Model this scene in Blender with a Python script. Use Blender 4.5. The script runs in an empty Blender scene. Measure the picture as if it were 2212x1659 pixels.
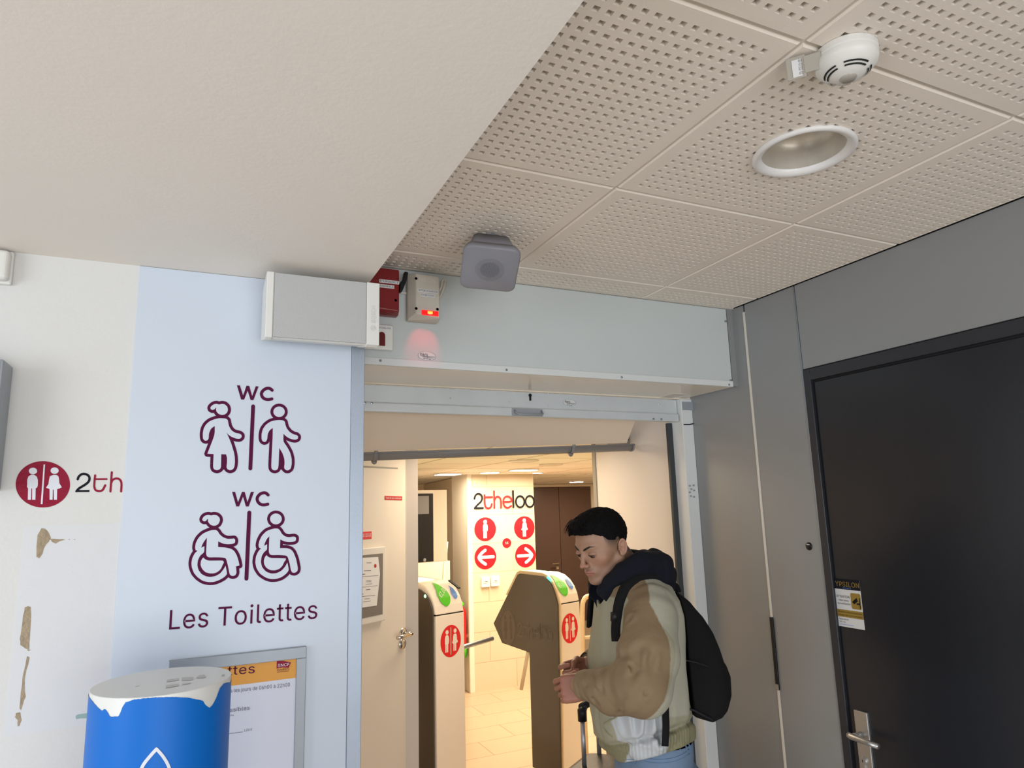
import bpy, bmesh, math, random
import numpy as np
from mathutils import Vector, Matrix

S = bpy.context.scene
COL = S.collection
PI = math.pi
random.seed(7)

# ------------------------------------------------------------------ camera
CAM = np.array([0.0, 0.0, 1.75])
CR = np.array([0.90769425, -0.41867314, -0.02835386])
CU = np.array([-0.04933537, -0.1735718, 0.98358469])
CF = np.array([0.41672193, 0.89139533, 0.17820552])
FPX = 1475.83
cd = bpy.data.cameras.new('camera')
cd.sensor_width = 36.0
cd.lens = FPX / 2212 * 36.0
cd.clip_start = 0.02
cam = bpy.data.objects.new('camera', cd)
COL.objects.link(cam)
cam.matrix_world = Matrix(((CR[0], CU[0], -CF[0], 0), (CR[1], CU[1], -CF[1], 0), (CR[2], CU[2], -CF[2], 1.75), (0, 0, 0, 1)))
S.camera = cam

# ------------------------------------------------------------------ world, light, exposure
S.view_settings.view_transform = 'Standard'
S.view_settings.look = 'None'
S.view_settings.gamma = 1.0
S.view_settings.use_curve_mapping = False
S.view_settings.exposure = 0.45
W = bpy.data.worlds.new('world')
S.world = W
W.use_nodes = True
W.node_tree.nodes['Background'].inputs[0].default_value = (0.80, 0.88, 1.0, 1)
W.node_tree.nodes['Background'].inputs[1].default_value = 0.62

def lamp(name, kind, loc, power, color, size=1.0, size_y=None, target=None, spot=None, spread=None):
    ld = bpy.data.lights.new(name, kind)
    ld.energy = power
    ld.color = color
    if kind == 'AREA':
        ld.size = size
        if size_y:
            ld.shape = 'RECTANGLE'
            ld.size_y = size_y
        if spread:
            ld.spread = spread
    else:
        ld.shadow_soft_size = size
    if spot:
        ld.spot_size = spot
        ld.spot_blend = 0.6
    o = bpy.data.objects.new(name, ld)
    COL.objects.link(o)
    o.location = loc
    if target is not None:
        d = Vector(target) - Vector(loc)
        o.rotation_euler = d.to_track_quat('-Z', 'Y').to_euler()
    return o

lamp('daylight_left', 'AREA', (-3.6, -0.6, 1.7), 62, (0.86, 0.93, 1.0), 2.2, 2.2, (0.4, 1.6, 1.6))
lamp('daylight_back', 'AREA', (0.4, -3.4, 1.1), 70, (0.95, 0.97, 1.0), 3.6, 1.8, (0.8, 1.8, 1.7))

# ------------------------------------------------------------------ pixel to place
def ray(x, y):
    return (x - 1106) / FPX * CR - (y - 829.5) / FPX * CU + CF

def on(ax, val, x, y):
    d = ray(x, y)
    return CAM + (val - CAM[ax]) / d[ax] * d

def onp(P0, n, x, y):
    d = ray(x, y)
    P0 = np.array(P0, float); n = np.array(n, float)
    return CAM + d * ((P0 - CAM) @ n) / (d @ n)

# ------------------------------------------------------------------ materials
def M(name, col, rough=0.5, metal=0.0, bump=0.0, bscale=60.0, var=0.0, vscale=8.0, emit=None, estr=0.0, spec=0.5, coat=0.0, alpha=None):
    m = bpy.data.materials.new(name)
    m.use_nodes = True
    nt = m.node_tree
    b = nt.nodes['Principled BSDF']
    b.inputs['Base Color'].default_value = (*col, 1)
    b.inputs['Roughness'].default_value = rough
    b.inputs['Metallic'].default_value = metal
    b.inputs['Specular IOR Level'].default_value = spec
    b.inputs['Coat Weight'].default_value = coat
    tc = nt.nodes.new('ShaderNodeTexCoord')
    if bump > 0:
        n = nt.nodes.new('ShaderNodeTexNoise'); n.inputs['Scale'].default_value = bscale
        n.inputs['Detail'].default_value = 4
        bp = nt.nodes.new('ShaderNodeBump'); bp.inputs['Strength'].default_value = bump
        bp.inputs['Distance'].default_value = 0.01
        nt.links.new(tc.outputs['Object'], n.inputs['Vector'])
        nt.links.new(n.outputs['Fac'], bp.inputs['Height'])
        nt.links.new(bp.outputs['Normal'], b.inputs['Normal'])
    if var > 0:
        n = nt.nodes.new('ShaderNodeTexNoise'); n.inputs['Scale'].default_value = vscale
        n.inputs['Detail'].default_value = 5
        mx = nt.nodes.new('ShaderNodeMix'); mx.data_type = 'RGBA'
        mx.inputs['A'].default_value = (*[c * (1 - var) for c in col], 1)
        mx.inputs['B'].default_value = (*[min(1, c * (1 + var)) for c in col], 1)
        nt.links.new(tc.outputs['Object'], n.inputs['Vector'])
        nt.links.new(n.outputs['Fac'], mx.inputs['Factor'])
        nt.links.new(mx.outputs['Result'], b.inputs['Base Color'])
    if emit:
        b.inputs['Emission Color'].default_value = (*emit, 1)
        b.inputs['Emission Strength'].default_value = estr
    return m

def srgb(h):
    v = [int(h[i:i + 2], 16) / 255 for i in (0, 2, 4)]
    return tuple(((c + 0.055) / 1.055) ** 2.4 if c > 0.04045 else c / 12.92 for c in v)

def brick_mat(name, c1, c2, mortar, w, h, ms=0.003, rough=0.4, plane='XY', offs=(0, 0), var=0.04, bump=0.15, offset=0.5):
    m = M(name, c1, rough)
    nt = m.node_tree
    b = nt.nodes['Principled BSDF']
    g = nt.nodes.new('ShaderNodeNewGeometry')
    sx = nt.nodes.new('ShaderNodeSeparateXYZ')
    cx = nt.nodes.new('ShaderNodeCombineXYZ')
    nt.links.new(g.outputs['Position'], sx.inputs[0])
    nt.links.new(sx.outputs[plane[0]], cx.inputs[0])
    nt.links.new(sx.outputs[plane[1]], cx.inputs[1])
    mp = nt.nodes.new('ShaderNodeMapping')
    mp.inputs['Location'].default_value = (offs[0], offs[1], 0)
    nt.links.new(cx.outputs[0], mp.inputs[0])
    br = nt.nodes.new('ShaderNodeTexBrick')
    br.inputs['Scale'].default_value = 1.0
    br.inputs['Brick Width'].default_value = w
    br.inputs['Row Height'].default_value = h
    br.inputs['Mortar Size'].default_value = ms
    br.inputs['Mortar Smooth'].default_value = 0.1
    br.offset = offset
    br.inputs['Color1'].default_value = (*c1, 1)
    br.inputs['Color2'].default_value = (*c2, 1)
    br.inputs['Mortar'].default_value = (*mortar, 1)
    nt.links.new(mp.outputs[0], br.inputs['Vector'])
    n = nt.nodes.new('ShaderNodeTexNoise'); n.inputs['Scale'].default_value = 6; n.inputs['Detail'].default_value = 6
    nt.links.new(g.outputs['Position'], n.inputs['Vector'])
    mr = nt.nodes.new('ShaderNodeMapRange')
    mr.inputs['To Min'].default_value = 1 - var; mr.inputs['To Max'].default_value = 1 + var
    nt.links.new(n.outputs['Fac'], mr.inputs['Value'])
    mx = nt.nodes.new('ShaderNodeMix'); mx.data_type = 'RGBA'; mx.blend_type = 'MULTIPLY'
    mx.inputs['Factor'].default_value = 1
    nt.links.new(br.outputs['Color'], mx.inputs['A'])
    nt.links.new(mr.outputs[0], mx.inputs['B'])
    nt.links.new(mx.outputs['Result'], b.inputs['Base Color'])
    return m

MT = {}
def mm(key, *a, **k):
    MT[key] = M(key, *a, **k)
    return MT[key]
mm('wall_paint', (0.68, 0.675, 0.65), 0.6, bump=0.08, bscale=120, var=0.015)
mm('soffit_paint', (0.84, 0.785, 0.72), 0.65, bump=0.05, bscale=90, var=0.015)
mm('sign_white', (0.585, 0.65, 0.735), 0.42, bump=0.02, bscale=200)
mm('plum', srgb('54103a'), 0.6, spec=0.12)
mm('crimson', srgb('8f0a30'), 0.5, spec=0.2, bump=0.35, bscale=60)
mm('icon_white', (0.72, 0.74, 0.80), 0.45)
mm('ink', (0.008, 0.009, 0.014), 0.6, spec=0.12)
mm('aluminium', (0.36, 0.41, 0.48), 0.42, 0.55, bump=0.03, bscale=150, var=0.08, vscale=5)
mm('frame_grey', (0.33, 0.36, 0.39), 0.45, 0.25)
mm('paper', (0.66, 0.68, 0.76), 0.6)
mm('orange', srgb('dc9a3c'), 0.55)
mm('text_grey', (0.10, 0.09, 0.14), 0.6)
mm('tile_gypsum', (0.82, 0.745, 0.655), 0.8, bump=0.05, bscale=160, var=0.02)
mm('tile_membrane', (0.36, 0.32, 0.27), 0.9)
mm('grid_white', (0.66, 0.60, 0.52), 0.5)
mm('fascia', (0.55, 0.59, 0.58), 0.4, bump=0.02, bscale=60, var=0.03, vscale=3)
mm('fascia_white', (0.66, 0.68, 0.67), 0.45)
mm('cream_laminate', (0.82, 0.76, 0.65), 0.22, var=0.03, vscale=3)
mm('shutter_metal', (0.60, 0.64, 0.65), 0.42, 0.2, var=0.10, vscale=9)
mm('right_panel', (0.275, 0.28, 0.28), 0.33, 0.15, bump=0.01, bscale=300)
mm('joint_cream', (0.66, 0.62, 0.55), 0.5)
mm('steel_edge', (0.30, 0.34, 0.38), 0.3, 0.8)
mm('groove_dark', (0.03, 0.036, 0.038), 0.6)
mm('black_gap', (0.006, 0.006, 0.007), 0.8)
mm('door_dark', (0.015, 0.016, 0.020), 0.27, bump=0.01, bscale=250)
mm('door_frame_dark', (0.022, 0.023, 0.029), 0.35)
mm('brushed_steel', (0.52, 0.51, 0.49), 0.36, 0.85, bump=0.02, bscale=250)
mm('rod_grey', (0.42, 0.45, 0.50), 0.3, 0.7)
mm('chrome', (0.70, 0.66, 0.60), 0.16, 1.0)
mm('black_plastic', (0.008, 0.008, 0.010), 0.4, spec=0.3)
mm('white_plastic', (0.74, 0.73, 0.69), 0.4)
mm('brand_grey', (0.62, 0.61, 0.58), 0.5)
mm('grille_white', (0.50, 0.51, 0.50), 0.55)
mm('speaker_grey', (0.235, 0.235, 0.26), 0.5, bump=0.02, bscale=400)
mm('speaker_hole', (0.03, 0.03, 0.035), 0.8)
mm('red_plastic', (0.20, 0.003, 0.005), 0.35)
mm('red_dark', (0.12, 0.002, 0.004), 0.2)
mm('beige_plastic', (0.56, 0.52, 0.44), 0.45)
mm('label_white', (0.70, 0.70, 0.70), 0.5)
mm('led_red', (0.9, 0.02, 0.02), 0.3, emit=(1.0, 0.004, 0.006), estr=0.75)
mm('led_core', (1, 0.4, 0.1), 0.3, emit=(1.0, 0.28, 0.02), estr=1.6)
mm('led_green', (0.2, 1, 0.3), 0.3, emit=(0.25, 1.0, 0.35), estr=3.0)
mm('led_cyan', (0.1, 0.9, 0.7), 0.3, emit=(0.05, 0.9, 0.65), estr=1.6)
mm('blue_wrap', srgb('0069c6'), 0.45, spec=0.3)
mm('bin_white', (0.74, 0.745, 0.72), 0.3)
mm('ghost_print', (0.56, 0.545, 0.54), 0.5)
mm('plaster_raw', (0.38, 0.30, 0.20), 0.9, bump=0.6, bscale=120, var=0.2, vscale=40)
mm('repaint', (0.67, 0.68, 0.69), 0.6, bump=0.05, bscale=100)
mm('green_paint', (0.30, 0.44, 0.42), 0.6)
mm('drip_cream', (0.80, 0.72, 0.62), 0.55)
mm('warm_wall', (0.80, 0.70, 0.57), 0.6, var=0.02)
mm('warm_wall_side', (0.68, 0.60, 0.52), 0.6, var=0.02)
mm('warm_white', (0.80, 0.74, 0.64), 0.45)
mm('interior_ceiling', (0.95, 0.92, 0.82), 0.7)
mm('ceiling_line', (0.45, 0.36, 0.25), 0.7)
mm('gutter_grey', (0.235, 0.23, 0.23), 0.45)
mm('brown_door', (0.115, 0.070, 0.060), 0.30)
mm('bright_red', srgb('e0001c'), 0.4)
mm('bright_white', (0.85, 0.82, 0.78), 0.4)
mm('gate_side', (0.075, 0.063, 0.05), 0.22)
mm('gate_print', (0.105, 0.086, 0.066), 0.35)
mm('gate_white', (0.90, 0.86, 0.80), 0.35)
mm('gate_edge', (0.74, 0.60, 0.40), 0.4)
mm('drop_green', srgb('4ec60a'), 0.4)
mm('drop_blue', srgb('5f8fe0'), 0.4)
mm('lamp_on', (1, 1, 1), 0.4, emit=(1.0, 0.90, 0.74), estr=14)
mm('lamp_reflector', (0.62, 0.57, 0.49), 0.3, 0.35, var=0.15, vscale=30)
mm('ring_white', (0.80, 0.78, 0.76), 0.3)
mm('ext_red', (0.55, 0.01, 0.01), 0.3)
mm('cover_smoke', (0.40, 0.37, 0.32), 0.2)
mm('taupe_glass', (0.22, 0.19, 0.16), 0.25)
mm('edge_strip', (0.30, 0.27, 0.22), 0.5)
MT['floor_tiles'] = brick_mat('floor_tiles', (0.50, 0.375, 0.26), (0.47, 0.355, 0.245), (0.26, 0.19, 0.12), 0.62, 0.31, 0.004, 0.32, 'XY', (0.1, 0.05), bump=0)
MT['wall_tiles'] = brick_mat('wall_tiles', (0.66, 0.56, 0.42), (0.63, 0.54, 0.40), (0.50, 0.38, 0.25), 0.57, 0.2845, 0.0035, 0.42, 'XZ', (0.1, 0.02), bump=0)
MT['hall_floor'] = brick_mat('hall_floor', (0.62, 0.55, 0.46), (0.60, 0.53, 0.44), (0.2, 0.18, 0.16), 0.6, 0.6, 0.004, 0.4, 'XY', offset=0)

# ------------------------------------------------------------------ object helpers
def add(name, verts, faces, mat, parent=None, smooth=False, bevel=0.0, seg=2, mats=None, fm=None):
    me = bpy.data.meshes.new(name)
    me.from_pydata([tuple(map(float, v)) for v in verts], [], faces)
    me.materials.append(MT[mat] if isinstance(mat, str) else mat)
    if mats:
        for k in mats:
            me.materials.append(MT[k] if isinstance(k, str) else k)
    if fm is not None:
        me.polygons.foreach_set('material_index', fm)
    if smooth:
        me.polygons.foreach_set('use_smooth', [True] * len(me.polygons))
    me.update()
    o = bpy.data.objects.new(name, me)
    COL.objects.link(o)
    if parent is not None:
        o.parent = parent
    if bevel > 0:
        b = o.modifiers.new('bevel', 'BEVEL'); b.width = bevel; b.segments = seg; b.limit_method = 'ANGLE'
        b.angle_limit = math.radians(35)
        b.harden_normals = False
    return o

def tag(o, label, cat, group=None, kind=None):
    o['label'] = label; o['category'] = cat
    if group: o['group'] = group
    if kind: o['kind'] = kind
    return o

def struct(o):
    o['kind'] = 'structure'
    return o

def thing(name, label, cat, group=None):
    o = bpy.data.objects.new(name, None)
    o.empty_display_size = 0.05
    COL.objects.link(o)
    return tag(o, label, cat, group)

class G:
    """collects shapes into one mesh"""
    def __init__(s): s.v = []; s.f = []; s.m = []
    def put(s, vs, fs, mi=0):
        n = len(s.v); s.v += [tuple(map(float, v)) for v in vs]
        s.f += [tuple(i + n for i in f) for f in fs]; s.m += [mi] * len(fs)
        return s
    def box(s, lo, hi, mi=0, T=None):
        vs = [(x, y, z) for x in (lo[0], hi[0]) for y in (lo[1], hi[1]) for z in (lo[2], hi[2])]
        if T is not None: vs = [T @ Vector(v) for v in vs]
        return s.put(vs, [(0, 1, 3, 2), (4, 6, 7, 5), (0, 4, 5, 1), (2, 3, 7, 6), (0, 2, 6, 4), (1, 5, 7, 3)], mi)
    def lathe(s, prof, o, ax, n=32, mi=0, cap=True, a0=0.0, a1=2 * PI):
        """prof: list of (r, h) about axis ax from o"""
        ax = Vector(ax).normalized(); o = Vector(o)
        u = ax.orthogonal().normalized(); w = ax.cross(u)
        closed = abs(a1 - a0 - 2 * PI) < 1e-6
        k = n if closed else n + 1
        vs = []
        for r, h in prof:
            for i in range(k):
                a = a0 + (a1 - a0) * i / n
                vs.append(o + ax * h + (u * math.cos(a) + w * math.sin(a)) * r)
        fs = []
        for j in range(len(prof) - 1):
            for i in range(n):
                i2 = (i + 1) % k
                fs.append((j * k + i, j * k + i2, (j + 1) * k + i2, (j + 1) * k + i))
        if cap and closed:
            fs.append(tuple(range(k - 1, -1, -1)))
            fs.append(tuple((len(prof) - 1) * k + i for i in range(k)))
        return s.put(vs, fs, mi)
    def tube(s, pts, r, n=12, mi=0, caps=True):
        pts = [Vector(p) for p in pts]
        rs = r if isinstance(r, (list, tuple)) else [r] * len(pts)
        vs = []; up = None
        for i, p in enumerate(pts):
            d = (pts[min(i + 1, len(pts) - 1)] - pts[max(i - 1, 0)]).normalized()
            if up is None: up = d.orthogonal().normalized()
            up = (up - d * up.dot(d)).normalized(); w = d.cross(up)
            for k in range(n):
                a = 2 * PI * k / n
                vs.append(p + (up * math.cos(a) + w * math.sin(a)) * rs[i])
        fs = []
        for j in range(len(pts) - 1):
            for k in range(n):
                k2 = (k + 1) % n
                fs.append((j * n + k, j * n + k2, (j + 1) * n + k2, (j + 1) * n + k))
        if caps:
            fs.append(tuple(range(n - 1, -1, -1)))
            fs.append(tuple((len(pts) - 1) * n + i for i in range(n)))
        return s.put(vs, fs, mi)
    def prism(s, poly, d, mi=0):
        """poly: 3d ring, d: extrusion vector"""
        n = len(poly); d = Vector(d)
        vs = [Vector(p) for p in poly] + [Vector(p) + d for p in poly]
        fs = [tuple(range(n - 1, -1, -1)), tuple(range(n, 2 * n))] + [(i, (i + 1) % n, n + (i + 1) % n, n + i) for i in range(n)]
        return s.put(vs, fs, mi)
    def face(s, poly, mi=0):
        return s.put(poly, [tuple(range(len(poly)))], mi)
    def go(s, name, mat, parent=None, **k):
        mats = k.pop('mats', None)
        return add(name, s.v, s.f, mat, parent, mats=mats, fm=s.m if mats else None, **k)

def catmull(P, closed=True, n=6):
    P = [np.array(p, float) for p in P]; out = []
    N = len(P)
    rng = range(N) if closed else range(N - 1)
    for i in rng:
        g = (lambda k: P[k % N]) if closed else (lambda k: P[min(max(k, 0), N - 1)])
        p0, p1, p2, p3 = g(i - 1), g(i), g(i + 1), g(i + 2)
        for j in range(n):
            t = j / n
            out.append(0.5 * ((2 * p1) + (-p0 + p2) * t + (2 * p0 - 5 * p1 + 4 * p2 - p3) * t * t + (-p0 + 3 * p1 - 3 * p2 + p3) * t ** 3))
    if not closed: out.append(P[-1])
    return out

def ribbon2(P, hw, closed=False, cap=True):
    """2d stroke as convex pieces: one rectangle per segment, a disc wherever the line turns or ends"""
    P = [np.array(p, float) for p in P]; out = []; N = len(P)
    seg = range(N if closed else N - 1)
    for i in seg:
        a, b = P[i], P[(i + 1) % N]; d = b - a; L_ = np.linalg.norm(d)
        if L_ < 1e-9: continue
        n = np.array([-d[1], d[0]]) / L_ * hw
        out.append([a + n, b + n, b - n, a - n])
    for i in range(N):
        if not closed and i in (0, N - 1):
            if cap: out.append([P[i] + hw * np.array([math.cos(t), math.sin(t)]) for t in np.linspace(0, 2 * PI, 21)[:-1]])
            continue
        d0 = P[i] - P[i - 1]; d1 = P[(i + 1) % N] - P[i]
        c = d0 @ d1 / (np.linalg.norm(d0) * np.linalg.norm(d1) + 1e-12)
        if c < 0.9995: out.append([P[i] + hw * np.array([math.cos(t), math.sin(t)]) for t in np.linspace(0, 2 * PI, (21 if c < 0.9 else 13))[:-1]])
    return out

class Plane:
    """a surface for marks; maps 2d to 3d"""
    def __init__(s, f): s.f = f
    def __call__(s, p): return s.f(p)

def wallpx(ax, val, off, crop=(0, 0, 1.0)):
    """crop pixels (x0, y0, zoom) of the photo onto an axis plane, lifted by off towards the viewer"""
    def f(p):
        q = on(ax, val, crop[0] + p[0] / crop[2], crop[1] + p[1] / crop[2])
        q = np.array(q); q[ax] -= off
        return q
    return f

def uvplane(o, u, v, n, off=0.0):
    o, u, v, n = map(lambda a: np.array(a, float), (o, u, v, n))
    return lambda p: o + u * p[0] + v * p[1] + n * off

def marks(name, mat, f, polys=(), strokes=(), parent=None, **k):
    g = G(); k_ = 0
    fo_ = lambda p: np.array(f(p)) * (1 - k_ * 0.4e-6) + CAM * (k_ * 0.4e-6)   # overlapping pieces lie a few micrometres apart
    for P in polys: g.face([fo_(p) for p in P]); k_ += 1
    for st in strokes:
        P, hw = st[0], st[1]; closed = st[2] if len(st) > 2 else False
        for q in ribbon2(P, hw, closed): g.face([fo_(p) for p in q]); k_ += 1
    return g.go(name, mat, parent, **k)

def circle2(cx, cy, rx, ry=None, n=40):
    ry = ry or rx
    return [(cx + rx * math.cos(2 * PI * i / n), cy + ry * math.sin(2 * PI * i / n)) for i in range(n)]

FONT = None
try:
    import os
    fp = os.path.join(bpy.utils.system_resource('DATAFILES'), 'fonts', 'Inter.woff2')
    if os.path.exists(fp): FONT = bpy.data.fonts.load(fp)
except Exception:
    FONT = None

def _raw(s, bold=0.0):
    c = bpy.data.curves.new('lettering', 'FONT'); c.body = s; c.size = 1.0
    if FONT: c.font = FONT
    c.offset = bold; c.space_character = 1.04
    o = bpy.data.objects.new('lettering', c); COL.objects.link(o)
    dg = bpy.context.evaluated_depsgraph_get(); dg.update()
    me = bpy.data.meshes.new_from_object(o.evaluated_get(dg))
    bpy.data.objects.remove(o); bpy.data.curves.remove(c)
    co = np.empty(len(me.vertices) * 3); me.vertices.foreach_get('co', co); co = co.reshape(-1, 3)
    # overlapping outlines of a glyph are filled twice: separate the two layers
    F = [tuple(p.vertices) for p in me.polygons]
    T = np.array([f[:3] for f in F]); C_ = np.array([co[list(f), :2].mean(0) for f in F])
    a, b, c_ = co[T[:, 0], :2], co[T[:, 1], :2], co[T[:, 2], :2]
    cr = lambda p, q, x: (q[:, 0] - p[:, 0]) * (x[1] - p[:, 1]) - (q[:, 1] - p[:, 1]) * (x[0] - p[:, 0])
    ar = np.abs((b[:, 0] - a[:, 0]) * (c_[:, 1] - a[:, 1]) - (b[:, 1] - a[:, 1]) * (c_[:, 0] - a[:, 0]))
    alive = ar > 1e-10
    for i in np.argsort(ar):
        if not alive[i]: continue
        x = C_[i]; s1, s2, s3 = cr(a, b, x), cr(b, c_, x), cr(c_, a, x); e_ = 1e-9
        ins = (((s1 > e_) & (s2 > e_) & (s3 > e_)) | ((s1 < -e_) & (s2 < -e_) & (s3 < -e_))) & alive
        ins[i] = False
        if ins.any(): alive[i] = False
    vs = [tuple(v) for v in co]; fs = []
    for f, k in zip(F, alive):
        if not k:       # second layer lies a hair above the first
            n0 = len(vs); vs += [(co[q][0], co[q][1], 1.0) for q in f]; f = tuple(range(n0, n0 + len(f)))
        fs.append(f)
    m2 = bpy.data.meshes.new('lettering'); m2.from_pydata(vs, [], fs); m2.update()
    return m2, np.array(vs)
CAPH = _raw('H')[1][:, 1].max()

def text(name, s, A, B, up, height, mat, parent=None, ext=0.0, cond=None, off=0.0, normal=None, bold=0.0):
    """lettering from A (left end of baseline) to B (right end); height = cap height in metres"""
    me, co = _raw(s, bold)
    x0, x1 = co[:, 0].min(), co[:, 0].max()
    A = np.array(A, float); B = np.array(B, float); up = np.array(up, float)
    U = (B - A) / (x1 - x0)
    Vv = up / np.linalg.norm(up) * height / CAPH
    nn = np.cross(B - A, up); nn /= np.linalg.norm(nn)
    P = A + (co[:, :1] - x0) * U + co[:, 1:2] * Vv + nn * (off + co[:, 2:3] * 2.5e-5)
    me.vertices.foreach_set('co', P.ravel()); me.materials.clear(); me.materials.append(MT[mat]); me.update()
    me.name = name
    r = bpy.data.objects.new(name, me); COL.objects.link(r)
    if parent is not None: r.parent = parent
    return r

def textpx(name, s, ax, val, pl, pr, hpx, mat, parent=None, off=0.0012, bold=0.0):
    """text whose baseline runs between photo points pl and pr on an axis plane, cap height hpx photo pixels"""
    A = on(ax, val, *pl); B = on(ax, val, *pr)
    T = on(ax, val, pl[0], pl[1] - hpx)
    return text(name, s, A, B, (0, 0, 1), abs(T[2] - A[2]), mat, parent, off=off, bold=bold)

ICON_MAN = [(-.57, 0), (-.57, .2), (-.53, .34), (-.43, .42), (-.32, .42), (-.22, .34), (-.18, .2), (-.18, 0), (-.20, -.12), (-.26, -.17), (-.27, -.66), (-.39, -.66), (-.39, -.17), (-.42, -.17), (-.43, -.66), (-.55, -.66), (-.54, -.17), (-.58, -.1)]
ICON_WOMAN = [(.40, .42), (.51, .41), (.58, .34), (.60, .2), (.61, .05), (.70, -.12), (.61, -.18), (.53, -.20), (.52, -.66), (.41, -.66), (.40, -.22), (.37, -.22), (.36, -.66), (.25, -.66), (.25, -.20), (.12, -.14), (.21, .02), (.23, .2), (.26, .35)]
def ctr(P, dx, s=1.0): return [((x + dx) * s, y * s) for x, y in P]
# the rounded word: unit coordinates, x 0..6.88, y 0..1.72
def lw(P): return [((x - 750) / 100.0, (612 - y) / 100.0) for x, y in P]
GLY = {
 '2': [(catmull(lw([(760, 512), (772, 480), (800, 463), (832, 474), (845, 508), (830, 542), (790, 575), (762, 603)]), False), False), (lw([(760, 606), (852, 606)]), False)],
 't': [(catmull(lw([(872, 478), (872, 520), (873, 560), (882, 595), (908, 610), (938, 600), (950, 568)]), False), False), (lw([(872, 500), (955, 500)]), False)],
 'h': [(lw([(979, 442), (979, 608)]), False), (catmull(lw([(980, 540), (995, 508), (1018, 496), (1042, 508), (1053, 540), (1054, 608)]), False), False)],
 'e': [(catmull(lw([(1082, 550), (1172, 546), (1165, 512), (1130, 495), (1095, 510), (1081, 550), (1094, 592), (1130, 610), (1170, 592)]), False), False)],
 'l': [(lw([(1196, 442), (1196, 608)]), False)],
 'o': [([tuple(q) for q in lw(circle2(1275, 552, 49, 57))], True)],
 'O': [([tuple(q) for q in lw(circle2(1388, 552, 49, 57))], True)]}
def word(name, chars, f, mat, parent, hw=0.085):
    st = []
    for c in chars:
        for P, cl in GLY[c]: st.append((P, hw, cl))
    return marks(name, mat, f, strokes=st, parent=parent)

# ================================================================== SETTING
H = 2.53; XR = 1.985; YW = 1.98; YF = 2.084; HS = 2.411; XE = 0.440; ZF = 2.204
IC = 2.092   # inner ceiling
# hall floor and inner floor
struct(G().box((-4.5, -5, -0.1), (XR + 0.2, 2.45, 0)).go('floor', 'hall_floor'))
o = struct(G().box((-2.0, 2.45, -0.1), (7.8, 10.3, 0.0)).go('floor_tiled', 'floor_tiles'))
# left wall with the toilet sign
struct(G().box((-4.5, YW, 0), (XE, YW + 0.10, HS + 0.1)).go('wall_left', 'wall_paint'))
# plain low ceiling on the left
struct(G().box((-4.5, -5.0, HS), (XE, YW + 0.10, H + 0.15)).go('ceiling_soffit', 'soffit_paint'))

# perforated ceiling
def tile_geo(g, x0, x1, y0, y1, hx, hy, hs=0.006, dep=0.012, z=H, b=0.0035, cut=None):
    xs = [x0 + b]; 
    for h in hx:
        if h - hs > x0 + 0.01 and h + hs < x1 - 0.004: xs += [h - hs, h + hs]
    xs.append(x1 - b)
    ys = [y0 + b]
    for h in hy:
        if h - hs > y0 + 0.01 and h + hs < y1 - 0.004: ys += [h - hs, h + hs]
    ys.append(y1 - b)
    nx, ny = len(xs), len(ys)
    vs = [(x, y, z) for y in ys for x in xs]
    fs = []; ms = []
    top = len(vs)
    vs += [(x, y, z + dep) for y in ys for x in xs]
    I = lambda i, j: j * nx + i
    for j in range(ny - 1):
        for i in range(nx - 1):
            if cut is not None:
                qx = min(max(cut[0], xs[i]), xs[i + 1]); qy = min(max(cut[1], ys[j]), ys[j + 1])
                if math.hypot(qx - cut[0], qy - cut[1]) < 0.0908: continue
            if i % 2 == 1 and j % 2 == 1:
                a, b_, c, d = I(i, j), I(i + 1, j), I(i + 1, j + 1), I(i, j + 1)
                fs += [(a, b_, b_ + top, a + top), (b_, c, c + top, b_ + top), (c, d, d + top, c + top), (d, a, a + top, d + top), (a + top, b_ + top, c + top, d + top)]
                ms += [0, 0, 0, 0, 1]
            else:
                fs.append((I(i, j), I(i, j + 1), I(i + 1, j + 1), I(i + 1, j))); ms.append(0)
    # chamfered rim going up
    n0 = len(vs)
    q = [(xs[0], ys[0]), (xs[-1], ys[0]), (xs[-1], ys[-1]), (xs[0], ys[-1])]
    q2 = [(x0, y0), (x1, y0), (x1, y1), (x0, y1)]
    vs += [(x, y, z) for x, y in q] + [(x, y, z + b) for x, y in q2] + [(x, y, z + 0.013) for x, y in q2]
    for k in range(4):
        k2 = (k + 1) % 4
        fs += [(n0 + k, n0 + k2, n0 + 4 + k2, n0 + 4 + k), (n0 + 4 + k, n0 + 4 + k2, n0 + 8 + k2, n0 + 8 + k)]; ms += [0, 0]
    n = len(g.v); g.v += vs; g.f += [tuple(i + n for i in f) for f in fs]; g.m += ms

ceil = G()
gx = [XE, 0.932 - 0.606, 0.926, 1.5355, 2.145]
gy = [2.084, 1.93, 1.333, 0.744, 0.150, -0.446]
TX = [(0.320, 0.926), (0.926, 1.5355), (1.5355, 2.145)]
TY = [(1.930, 2.524), (1.333, 1.930), (0.744, 1.333), (0.150, 0.744), (-0.446, 0.150)]
ceil.box((XE - 0.12, -5.0, H + 0.13), (XR + 0.1, YF + 0.02, H + 0.15), 0)
ceil.box((XE - 0.12, -0.47, H + 0.0135), (XR, -0.445, H + 0.13), 0)
ceil.box((XE - 0.10, YF - 0.004, H + 0.002), (XR, YF + 0.016, H + 0.13), 0)
ceil.box((XE - 0.12, -5.0, H), (XR, -0.45, H + 0.0135), 0)
ceiling = struct(ceil.go('ceiling', 'tile_membrane'))
def holes(a, w): return [a + w / 2 + 0.0254 * (k - 10) for k in range(21)]
g0 = 0.0035
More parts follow.
